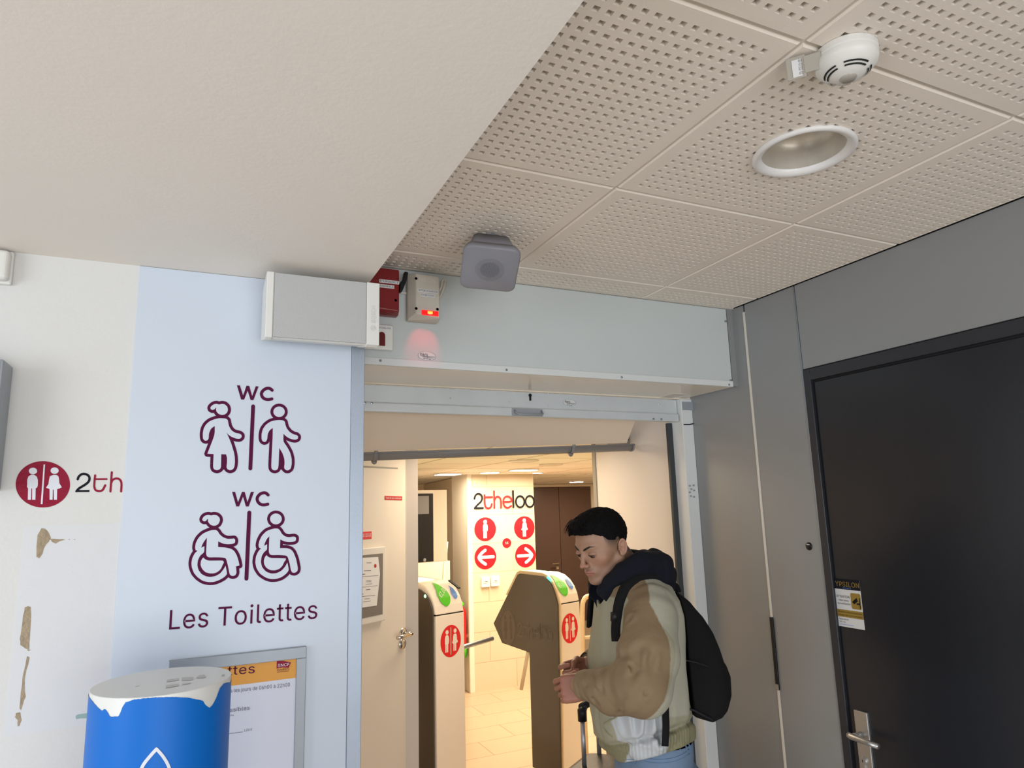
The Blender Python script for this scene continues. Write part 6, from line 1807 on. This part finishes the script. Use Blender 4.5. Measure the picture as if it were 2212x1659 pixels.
# ---------------- hoodie
def hoodf(P):
    pts = [(0.150, 0.020, 1.478, 0.020), (0.128, 0.062, 1.505, 0.026), (0.085, 0.090, 1.545, 0.030), (0.030, 0.094, 1.572, 0.035), (-0.030, 0.080, 1.560, 0.040), (-0.050, 0.0, 1.558, 0.044)]
    d = None
    for s_ in (1, -1):
        for a, b in zip(pts, pts[1:]):
            c = cap(P, (a[0], a[1] * s_, a[2]), (b[0], b[1] * s_, b[2]), a[3], b[3])
            d = c if d is None else smin(d, c, 0.018)
    d = smin(d, ell(P, (-0.038, 0.02, 1.532), (0.058, 0.100, 0.050)), 0.02)
    d = smin(d, cap(P, (0.02, 0.095, 1.578), (-0.03, 0.03, 1.594), 0.017, 0.018), 0.022)
    d = smin(d, cap(P, (0.0, 0, 1.49), (0.08, 0, 1.46), 0.10, 0.07), 0.03)
    n = vnoise(P * np.array([1, 1, 1.3], np.float32), 16, 11); n2 = vnoise(P, 38, 12)
    d = d - 0.010 * (np.abs(2 * n - 1) - 0.4) - 0.004 * (n2 - 0.5)
    H_ = b2h(P).astype(np.float32)
    inner = cap(H_, (-0.022, 0, -0.030), (-0.085, -0.02, -0.175), 0.063, 0.066)
    inner = smin(inner, cap(H_, (0.02, 0, -0.04), (0.07, 0, -0.135), 0.058, 0.045), 0.02)
    return smax(d, -inner, 0.006)
F_, lo_ = field(hoodf, (-0.16, -0.19, 1.34), (0.20, 0.19, 1.68), 0.0028)
V2, Q2 = nets(F_, lo_, 0.0028)
addman(meshobj('hoodie', b2w(V2), Q2, 'hoodie_navy', None))

# ---------------- jacket
zk = [0.90, 0.975, 0.995, 1.02, 1.06, 1.125, 1.20, 1.28, 1.36, 1.42, 1.465, 1.50, 1.535, 1.57]
front = [0.085, 0.095, 0.108, 0.138, 0.160, 0.170, 0.166, 0.160, 0.152, 0.146, 0.140, 0.132, 0.112, 0.08]
rear = [-0.085, -0.088, -0.094, -0.104, -0.110, -0.108, -0.104, -0.100, -0.098, -0.096, -0.088, -0.075, -0.05, -0.02]
half = [0.165, 0.172, 0.180, 0.195, 0.205, 0.210, 0.210, 0.208, 0.212, 0.212, 0.200, 0.165, 0.115, 0.07]
def torso(P):
    z = P[:, 2]; f_ = np.interp(z, zk, front); r_ = np.interp(z, zk, rear); h_ = np.interp(z, zk, half)
    c = (f_ + r_) / 2; a = (f_ - r_) / 2
    ee = 2.4
    k = (np.abs((P[:, 0] - c) / a) ** ee + np.abs(P[:, 1] / h_) ** ee) ** (1 / ee)
    return (k - 1) * np.minimum(a, h_) * 0.9
HEM0, HEM1 = 0.968, 1.006
def hemz(P): return 1.018 - 0.20 * P[:, 0] + 0.30 * np.maximum(P[:, 1], 0)     # hem rises a little towards the back
def sleeve(P, S_, E_, Wr, seed):
    E2 = E_ + np.array([0.0, 0, -0.004])
    up_ = cap(P, S_, S_ * 0.45 + E2 * 0.55 + np.array([0.0, 0.01, 0]), 0.073, 0.083)
    lo2 = cap(P, S_ * 0.45 + E2 * 0.55 + np.array([0.0, 0.01, 0]), E2, 0.083, 0.074)
    m1_ = E2 * 0.55 + Wr * 0.45 + np.array([0, 0.0, -0.012]); m2_ = E2 * 0.12 + Wr * 0.88
    fa = cap(P, E2, m1_, 0.074, 0.062); fb = cap(P, m1_, m2_, 0.062, 0.040)
    fc = cap(P, m2_, Wr + (Wr - E2) * 0.02, 0.040, 0.036)
    d = smin(smin(up_, lo2, 0.02), fa, 0.022); d = smin(d, fb, 0.02); d = smin(d, fc, 0.006)
    # folds gather on the inside of the elbow and towards the cuff
    ax_ = (Wr - E2) / np.linalg.norm(Wr - E2); s_ = (P - E2) @ ax_; L_ = np.linalg.norm(Wr - E2)
    w = np.clip(s_ / L_, 0, 1) * (s_ < L_ * 0.92)
    n = vnoise(P.astype(np.float32) + 0.02 * vnoise(P.astype(np.float32), 14, 9)[:, None], 24, seed); n2 = vnoise(P.astype(np.float32), 9, seed + 1)
    d = d - 0.010 * w * (np.abs(2 * n - 1) - 0.35) - 0.012 * (n2 - 0.5) * np.clip(1 - w, 0.3, 1)
    for a_, b_, w_, dp in CREASE:
        ab = b_ - a_; t_ = np.clip(((P - a_) @ ab) / (ab @ ab), 0, 1); q_ = np.linalg.norm(P - a_ - t_[:, None] * ab, axis=1)
        tp_ = np.sin(np.clip(t_, 0.02, 0.98) * PI) ** 0.6
        if seed == 31: d = d + dp * tp_ * np.exp(-(q_ / w_) ** 2) - 0.6 * dp * tp_ * np.exp(-((q_ - 2.2 * w_) / (1.2 * w_)) ** 2)
    near = np.exp(-np.sum((P - (E2 + np.array([0.03, 0, 0.07]))) ** 2, 1) / 0.06 ** 2)
    d = d - 0.0035 * near * np.sin(P[:, 2] * 150 + P[:, 0] * 90 + 3 * n2)
    # cuff end cut, hollow so that the wrist comes out
    d = smax(d, (P - (Wr + (Wr - E2) * -0.02)) @ ax_, 0.003)
    return d
def onsl(px_, py_):
    q = bl(px_, py_, 0.28); best = None
    for ly in np.linspace(0.42, 0.05, 75):
        p = bl(px_, py_, ly)
        if float(sleeve0(p[None].astype(np.float32))[0]) < 0: return p
    return q
CREASE = []
def sleeve0(P): return sleeve(P, SHL, ELL_, WRL, 30)
CREASE = [(onsl(*a), onsl(*b), w, dp) for a, b, w, dp in [
    ((1333, 1440), (1364, 1438), 0.0055, 0.012), ((1362, 1436), (1372, 1452), 0.005, 0.008), ((1313, 1450), (1300, 1502), 0.008, 0.008),
    ((1330, 1442), (1352, 1500), 0.008, 0.008), ((1266, 1456), (1290, 1522), 0.007, 0.008), ((1257, 1460), (1270, 1512), 0.006, 0.005),
    ((1350, 1528), (1400, 1494), 0.006, 0.008), ((1336, 1540), (1372, 1518), 0.006, 0.007), ((1352, 1300), (1340, 1345), 0.007, 0.008),
    ((1368, 1290), (1352, 1352), 0.007, 0.007), ((1290, 1460), (1292, 1500), 0.006, 0.007), ((1345, 1380), (1336, 1425), 0.008, 0.008),
    ((1380, 1400), (1366, 1470), 0.010, 0.007), ((1410, 1400), (1405, 1450), 0.008, 0.006)]]
TCREASE = [(1352, 1548, 1362, 1590), (1372, 1545, 1376, 1585), (1398, 1540, 1392, 1600), (1415, 1535, 1420, 1600), (1300, 1570, 1330, 1625), (1310, 1550, 1302, 1600), (1285, 1500, 1292, 1560)]
TC3 = [(bl(a, b, 0.19), bl(c, d_, 0.19)) for a, b, c, d_ in TCREASE]
def jacketf(P):
    d = torso(P)
    d = smin(d, cap(P, (0.02, -0.15, 1.463), (0.03, 0.15, 1.463), 0.056), 0.03)
    n = vnoise(P * np.array([1, 1, 0.45], np.float32), 18, 21); n2 = vnoise(P * np.array([1, 1, 0.6], np.float32), 8, 22)
    low = np.clip((1.20 - P[:, 2]) / 0.12, 0, 1)
    d = d - (0.006 + 0.010 * low) * (np.abs(2 * n - 1) - 0.4) - 0.014 * (n2 - 0.5)
    for a_, b_ in TC3:
        ab = b_ - a_; t_ = np.clip(((P - a_) @ ab) / (ab @ ab), 0, 1); q_ = P - a_ - t_[:, None] * ab; q_[:, 1] *= 0.15; q_ = np.linalg.norm(q_, axis=1)
        d = d + 0.004 * np.exp(-(q_ / 0.007) ** 2) * (P[:, 1] > 0) - 0.002 * np.exp(-((q_ - 0.014) / 0.008) ** 2) * (P[:, 1] > 0)
    sl = sleeve(P, SHL, ELL_, WRL, 31); sr = sleeve(P, SHR, ELR, WRR, 41)
    d = smin(d, sl, 0.012); d = smin(d, sr, 0.012)
    d = smax(d, hemz(P) - P[:, 2], 0.006)
    hz = hemz(P)
    tuck = np.exp(-((P[:, 2] - hz - 0.055) / 0.009) ** 2) * (torso(P) > -0.03)
    rib = 0.0007 * np.sin(np.arctan2(P[:, 1], P[:, 0]) * 110) * (P[:, 2] < hz + 0.052) * (P[:, 2] > hz + 0.002)
    d = d + 0.007 * tuck + rib
    # neck opening
    d = smax(d, -cap(P, (0.075, 0, 1.58), (0.10, 0, 1.49), 0.085, 0.055), 0.008)
    d = smax(d, P[:, 2] - 1.560, 0.01)
    # front zip groove
    return d
F_, lo_ = field(jacketf, (-0.23, -0.40, 0.90), (0.34, 0.42, 1.60), 0.0034)
VJ, QJ = nets(F_, lo_, 0.0034)
fc_ = VJ
P_ = lambda L, ly: [bxz(a, b, ly) for a, b in L]
sl_d = sleeve(fc_.astype(np.float32), SHL, ELL_, WRL, 31); sr_d = sleeve(fc_.astype(np.float32), SHR, ELR, WRR, 41); to_d = torso(fc_)
def soft(poly): return np.clip(0.5 - polysd(fc_[:, 0].astype(np.float32), fc_[:, 2].astype(np.float32), poly) / 0.0022, 0, 1)
CJ = {k: 0.86 * np.array(srgb(v)) for k, v in dict(cream='a7a38b', taupe='8b7559', pale='b5b2a0', white='c2c5c6', olive='8e8a6c').items()}
jc = np.tile(CJ['cream'], (len(fc_), 1))
def paint(w, k):
    global jc
    jc = jc * (1 - w[:, None]) + CJ[k] * w[:, None]
leftside = (fc_[:, 1] > 0.02).astype(float)
arm = np.clip(0.5 - (sl_d - to_d - 0.004) / 0.004, 0, 1) * leftside
arm = np.maximum(arm, ((fc_[:, 2] > 1.37) & (fc_[:, 1] > 0.06) & (fc_[:, 0] < 0.10)).astype(float))
paint(leftside * soft(P_([(1388, 1240), (1500, 1240), (1520, 1560), (1380, 1552), (1340, 1556), (1375, 1524), (1402, 1494), (1425, 1450), (1436, 1410), (1438, 1376), (1420, 1348), (1391, 1320)], 0.24)), 'pale')
taupe_poly = P_([(1330, 1225), (1438, 1215), (1432, 1268), (1414, 1305), (1424, 1345), (1433, 1376), (1432, 1410), (1428, 1450), (1410, 1496), (1392, 1528), (1370, 1562), (1300, 1600), (1215, 1560), (1215, 1430), (1300, 1430), (1310, 1400)], 0.27)
paint(arm * soft(taupe_poly), 'taupe')
hz_ = hemz(fc_)
white_poly = P_([(1347, 1540), (1440, 1470), (1440, 1622), (1355, 1622), (1342, 1580)], 0.20)
paint(leftside * (1 - arm) * soft(white_poly), 'white')
hem = np.clip(0.5 - (fc_[:, 2] - hz_ - 0.054) / 0.003, 0, 1) * (np.abs(fc_[:, 1]) < 0.24) * (1 - arm)
paint(hem, 'olive')
paint(hem * leftside * soft(P_([(1370, 1560), (1440, 1560), (1440, 1700), (1372, 1700)], 0.19)), 'white')
rs_ = np.clip(0.5 - (sr_d - to_d - 0.004) / 0.004, 0, 1) * (fc_[:, 1] < -0.02)
paint(rs_, 'taupe')
paint((1 - leftside) * (1 - rs_) * (1 - hem) * np.clip((-0.02 - fc_[:, 0]) / 0.003, 0, 1), 'pale')
paint(np.clip((fc_[:, 2] - 1.478) / 0.003, 0, 1) * (fc_[:, 0] > 0.085) * (np.abs(fc_[:, 1]) < 0.11), 'taupe')
jm_ = MT['jacket_cream']; nt = jm_.node_tree; at_ = nt.nodes.new('ShaderNodeAttribute'); at_.attribute_name = 'tone'
jm2 = jm_.copy(); jm2.name = 'jacket_panels'; MT['jacket_panels'] = jm2; nt = jm2.node_tree
nt.links.new([n for n in nt.nodes if n.type == 'ATTRIBUTE'][0].outputs['Color'], nt.nodes['Principled BSDF'].inputs['Base Color'])
jk = addman(meshobj('jacket', b2w(VJ), QJ, 'jacket_panels', None, col=jc))
# pocket welt and seams on the jacket
def pressj(q, lift=0.002, dirv=(0, 1, 0), fn=jacketf):
    """slide a point along dirv until it lies on the cloth"""
    q = np.array(q, float); dv_ = np.array(dirv, float)
    p = q + dv_ * 0.30
    dv_ /= np.linalg.norm(dv_)
    T_ = p[None] - np.arange(0, 0.45, 0.0008)[:, None] * dv_
    D_ = fn(T_.astype(np.float32)); k_ = np.argmax(D_ < 0.0005)
    if D_[k_] >= 0.0005: return q
    return T_[k_] + dv_ * lift
def seam(name, pxs, ly, r, mat, parent=jk, n=4, lift=0.0005, closed=False):
    pts = catmull([bl(a, b, ly) for a, b in pxs], closed, n)
    g = G().tube(b2w(np.array([pressj(p, lift) for p in pts])), r, 6)
    o = g.go(name, mat, None, smooth=True); o.parent = parent
    o.matrix_parent_inverse = Matrix.Translation(-Vector(OB)) if parent is not man else o.matrix_parent_inverse
    if parent is jk: o.matrix_parent_inverse = Matrix.Identity(4)
    return o
man_inv = Matrix.Translation(-Vector(OB))
seam('pocket_welt', [(1344, 1560), (1334, 1575), (1328, 1590), (1331, 1602), (1340, 1610)], 0.18, 0.0022, 'jacket_olive')
seam('panel_seam', [(1344, 1548), (1343, 1575), (1347, 1592), (1358, 1608), (1372, 1616)], 0.18, 0.0010, 'jacket_pale')
# right cuff: dark knitted edge and left cuff band
for nm, Wc, Ec, mt_ in (('cuff_lining', WRR, ELR, 'hoodie_navy'), ('cuff', WRL, ELL_, 'jacket_taupe')):
    a_ = (Wc - Ec) / np.linalg.norm(Wc - Ec)
    c0_ = Wc + (Wc - Ec) * -0.03
    o = addman(G().lathe([(0.031, 0.006 if nm != 'cuff' else 0.002), (0.0365, 0.0), (0.0385, -0.012), (0.0385, -0.022)], b2w(c0_[None])[0], (b2w((c0_ + a_)[None]) - b2w(c0_[None]))[0], 30, cap=False).go(nm, mt_, None, smooth=True))

# ---------------- jeans and shoes
def jeansf(P):
    d = smin(ell(P, (-0.005, 0, 0.955), (0.112, 0.168, 0.15)), cap(P, (0.0, -0.07, 1.05), (0.0, 0.075, 1.05), 0.095), 0.02)
    zc = P[:, 2]
    d = smax(d, zc - (hemz(P) + 0.02), 0.004)
    for s_ in (1, -1):
        L = smin(cap(P, (-0.018, 0.088 * s_, 0.90), (0.015, 0.098 * s_, 0.50), 0.102, 0.074), cap(P, (0.015, 0.098 * s_, 0.50), (-0.03, 0.108 * s_, 0.10), 0.074, 0.062), 0.02)
        n = vnoise(P * np.array([1, 1, 1.6], np.float32), 14, 51)
        d = smin(d, L - 0.006 * (np.abs(2 * n - 1) - 0.4), 0.02)
    d = smin(d, ell(P, (-0.085, 0.07, 0.90), (0.06, 0.075, 0.085)), 0.03)
    n = vnoise(P * np.array([1, 1, 2.0], np.float32), 20, 52)
    d = d - 0.004 * (n - 0.5)
    return smax(d, 0.055 - P[:, 2], 0.004)
F_, lo_ = field(jeansf, (-0.20, -0.23, 0.03), (0.18, 0.23, 1.06), 0.005)
V2, Q2 = nets(F_, lo_, 0.005)
jn = addman(meshobj('jeans', b2w(V2), Q2, 'denim', None))
for pxs in ([(1352, 1640), (1380, 1641), (1420, 1637), (1460, 1628), (1488, 1618)], [(1352, 1650), (1400, 1648), (1450, 1639), (1489, 1627)]):
    o = G().tube(b2w(np.array([pressj(p, 0.0003, fn=jeansf) for p in catmull([bl(a, b, 0.15) for a, b in pxs], False, 4)])), 0.0011, 6).go('yoke_seam', 'denim_seam', None, smooth=True); o.parent = jn
for a in (1468, 1478):
    o = G().tube(b2w(np.array([pressj(p, 0.0008, fn=jeansf) for p in [bl(a, 1598, 0.12), bl(a + 4, 1606, 0.12), bl(a + 5, 1616, 0.12)]])), 0.0022, 6).go('belt_loop', 'denim_seam', None, smooth=True); o.parent = jn
for s_ in (1, -1):
    def shoef(P):
        Q = P.copy(); Q[:, 1] = Q[:, 1] - 0.118 * s_
        d = cap(Q, (-0.055, 0, 0.050), (0.10, 0.006 * s_, 0.036), 0.043, 0.036); d = smin(d, cap(Q, (-0.04, 0, 0.06), (-0.035, 0, 0.10), 0.042), 0.02)
        return smax(d, -P[:, 2] + 0.001, 0.004)
    F_, lo_ = field(shoef, (-0.13, -0.21, -0.01), (0.17, 0.21, 0.13), 0.006)
    V2, Q2 = nets(F_, lo_, 0.006); addman(meshobj('shoe', b2w(V2), Q2, 'shoe_white', None))

# ---------------- backpack
bag = thing('backpack', "black backpack worn on the man's back", 'backpack')
bag.location = OB
def addbag(o, p=None):
    if p is None: o.parent = bag; o.matrix_parent_inverse = Matrix.Translation(-Vector(OB))
    else: o.parent = p
    return o
bo = P_([(1436, 1268), (1462, 1278), (1492, 1302), (1516, 1330), (1536, 1365), (1550, 1400), (1560, 1432), (1568, 1470), (1564, 1520), (1552, 1548), (1534, 1558), (1500, 1548), (1470, 1540), (1448, 1530), (1440, 1500), (1452, 1430), (1452, 1350), (1440, 1300)], 0.09)
po = P_([(1532, 1398), (1548, 1412), (1568, 1434), (1577, 1460), (1578, 1500), (1570, 1535), (1558, 1552), (1540, 1557), (1526, 1540), (1522, 1470)], 0.09)
def bagf(P):
    taper = 0.142 - 0.045 * np.clip((P[:, 2] - 1.25) / 0.25, 0, 1) ** 1.5
    d = extr(P, bo, 0.142, 0.045) 
    d = smax(d, np.abs(P[:, 1]) - taper, 0.03)
    n = vnoise(P, 11, 61)
    d = smin(d, extr(P, po, 0.11, 0.02), 0.006)
    # zip groove round the main compartment
    d = d - 0.006 * (n - 0.5) + 0.0035 * np.exp(-((np.abs(P[:, 1]) - 0.095) / 0.004) ** 2) * (P[:, 0] < -0.10)
    return smax(d, 0.003 - torso(P), 0.006)
F_, lo_ = field(bagf, (-0.33, -0.18, 1.02), (0.02, 0.18, 1.56), 0.004)
V2, Q2 = nets(F_, lo_, 0.004)
bm = addbag(meshobj('main_compartment', b2w(V2), Q2, 'bag_black', None))
def strap(name, pts, w, th, mat='bag_black', parent=None, outward=(0, 1, 0)):
    pts = [np.array(p, float) for p in pts]; g = G(); vs = []
    o_ = np.array(outward, float)
    for i, p in enumerate(pts):
        d = pts[min(i + 1, len(pts) - 1)] - pts[max(i - 1, 0)]; d /= np.linalg.norm(d)
        s_ = np.cross(d, o_); s_ /= np.linalg.norm(s_); n_ = np.cross(s_, d)
        for a, b in ((-1, -1), (-0.9, 0.6), (0, 1), (0.9, 0.6), (1, -1), (0, -1)): vs.append(p + s_ * a * w / 2 + n_ * b * th / 2)
    k = 6; fs = []
    for i in range(len(pts) - 1):
        for j in range(k): fs.append((i * k + j, i * k + (j + 1) % k, (i + 1) * k + (j + 1) % k, (i + 1) * k + j))
    fs += [tuple(range(k - 1, -1, -1)), tuple((len(pts) - 1) * k + j for j in range(k))]
    g.put(b2w(np.array(vs)), fs)
    return addbag(g.go(name, mat, None, smooth=True), parent)
def pj(px_, py_, ly, lift, dirv): return pressj(bl(px_, py_, ly), lift, dirv)
s_pts = [pressj(bl(a, b, ly), 0.004, dv_) for a, b, ly, dv_ in [(1440, 1275, 0.10, (0, 0, 1)), (1405, 1262, 0.115, (0, 0.1, 1)), (1375, 1262, 0.12, (0.2, 0.2, 1)), (1356, 1275, 0.125, (0.5, 0.3, 0.8)), (1343, 1300, 0.13, (0.8, 0.5, 0.3)), (1336, 1330, 0.13, (0.8, 0.6, 0)), (1333, 1360, 0.13, (0.8, 0.6, 0)), (1334, 1385, 0.135, (0.8, 0.6, 0))]]
strap('shoulder_strap', catmull(s_pts, False, 5), 0.034, 0.012, outward=(0.75, 0.65, 0.1))
s2 = [np.array([p[0], -p[1], p[2]]) for p in s_pts]
strap('shoulder_strap', catmull(s2, False, 5), 0.045, 0.012, outward=(0.75, -0.65, 0.1))
strap('strap_buckle', [pressj(bl(1326, 1322, 0.13), 0.012, (0.8, 0.6, 0)), pressj(bl(1327, 1342, 0.13), 0.012, (0.8, 0.6, 0))], 0.022, 0.006, 'black_plastic', outward=(0.75, 0.65, 0.1))
strap('loose_webbing', catmull([bl(1440, 1505, 0.20), bl(1438, 1530, 0.215), bl(1439, 1570, 0.225), bl(1437, 1612, 0.222)], False, 5), 0.020, 0.003, outward=(0.1, 1, 0))
strap('top_handle', catmull([bl(1436, 1272, 0.0), bl(1446, 1262, 0.0), bl(1460, 1266, 0.0), bl(1466, 1280, 0.0)], False, 4), 0.02, 0.006, outward=(0, 1, 0))
strap('pocket_zip', catmull([bl(1535, 1400, 0.125), bl(1545, 1440, 0.13), bl(1548, 1490, 0.13), bl(1545, 1540, 0.125)], False, 5), 0.008, 0.008, 'bag_seam', outward=(-0.3, 1, 0))
strap('side_seam', catmull([bl(1458, 1535, 0.135), bl(1490, 1532, 0.144), bl(1520, 1545, 0.14), bl(1540, 1555, 0.125)], False, 5), 0.006, 0.006, 'bag_seam', outward=(0, 1, 0))
strap('side_seam', catmull([bl(1468, 1425, 0.135), bl(1500, 1430, 0.146), bl(1530, 1440, 0.14)], False, 5), 0.004, 0.004, 'bag_seam', outward=(0, 1, 0))

# ---------------- suitcase behind him
case = thing('suitcase', 'dark suitcase with extended handle standing behind the man', 'suitcase')
ZT = 0.715
c1 = on(2, ZT, 1258, 1668); 
gA = on(2, 0.93, 1257, 1532)
dirc = np.array([0.815, 0.579, 0]); dirc /= np.linalg.norm(dirc); dper = np.array([-dirc[1], dirc[0], 0])
Ccase = np.array([gA[0], gA[1], 0.0]) - dper * 0.06
g = G(); hx_, hy_ = 0.20, 0.135
def rrect(hx, hy, r, z, n=6):
    out = []
    for sx_, sy_, a0 in ((1, 1, 0), (-1, 1, PI / 2), (-1, -1, PI), (1, -1, 1.5 * PI)):
        for k in range(n + 1):
            a = a0 + PI / 2 * k / n
            q = np.array([sx_ * (hx - r) + r * math.cos(a), sy_ * (hy - r) + r * math.sin(a)])
            out.append(Ccase + dirc * q[0] + dper * q[1] + np.array([0, 0, z]))
    return out
loft([rrect(hx_ - 0.01, hy_ - 0.01, 0.04, 0.055), rrect(hx_, hy_, 0.045, 0.075), rrect(hx_, hy_, 0.045, ZT - 0.045), rrect(hx_ - 0.012, hy_ - 0.012, 0.045, ZT - 0.012), rrect(hx_ - 0.04, hy_ - 0.04, 0.04, ZT)], 'shell', 'case_dark', case, smooth=True)
for k, (o1, w_) in enumerate(((-0.045, 0.010), (-0.022, 0.006), (0.002, 0.010))):
    A = Ccase + dirc * (-0.06 + o1); 
    G().prism([A + dper * (hy_ - 0.045) + np.array([0, 0, ZT + 0.0005]), A - dper * (hy_ - 0.045) + np.array([0, 0, ZT + 0.0005]), A - dper * (hy_ - 0.045) + dirc * w_ + np.array([0, 0, ZT + 0.0005]), A + dper * (hy_ - 0.045) + dirc * w_ + np.array([0, 0, ZT + 0.0005])], (0, 0, 0.003)).go('stripe', 'case_stripe', case)
for s_ in (0, 1):
    B = Ccase + dirc * (0.0 + 0.155 * s_) + dper * 0.06
    top = B + np.array([0, 0, 0.90])
    G().tube([B + np.array([0, 0, ZT - 0.02]), top], 0.0095, 14).go('telescopic_rod', 'rod_grey', case, smooth=True)
    G().tube([B + np.array([0, 0, 0.885]), B + np.array([0, 0, 0.925]), B + np.array([0, 0, 0.935]) + dirc * (0.02 if s_ == 0 else -0.02)], [0.018, 0.019, 0.016], 14).go('grip_joint', 'black_plastic', case, smooth=True)
A = Ccase + dirc * 0.0 + dper * 0.06 + np.array([0, 0, 0.938]); B = A + dirc * 0.155
G().tube([A, B], 0.016, 14).go('grip', 'black_plastic', case, smooth=True)
for sx_ in (1, -1):
    for sy_ in (1, -1):
        q = Ccase + dirc * sx_ * (hx_ - 0.035) + dper * sy_ * (hy_ - 0.03)
        G().lathe([(0.0, -0.012), (0.024, -0.012), (0.026, 0.0), (0.024, 0.012), (0.0, 0.012)], q + np.array([0, 0, 0.0262]), dirc, 18, cap=False).go('wheel', 'black_plastic', case, smooth=True)
        G().box((q[0] - 0.012, q[1] - 0.012, 0.03), (q[0] + 0.012, q[1] + 0.012, 0.06)).go('wheel_mount', 'black_plastic', case)
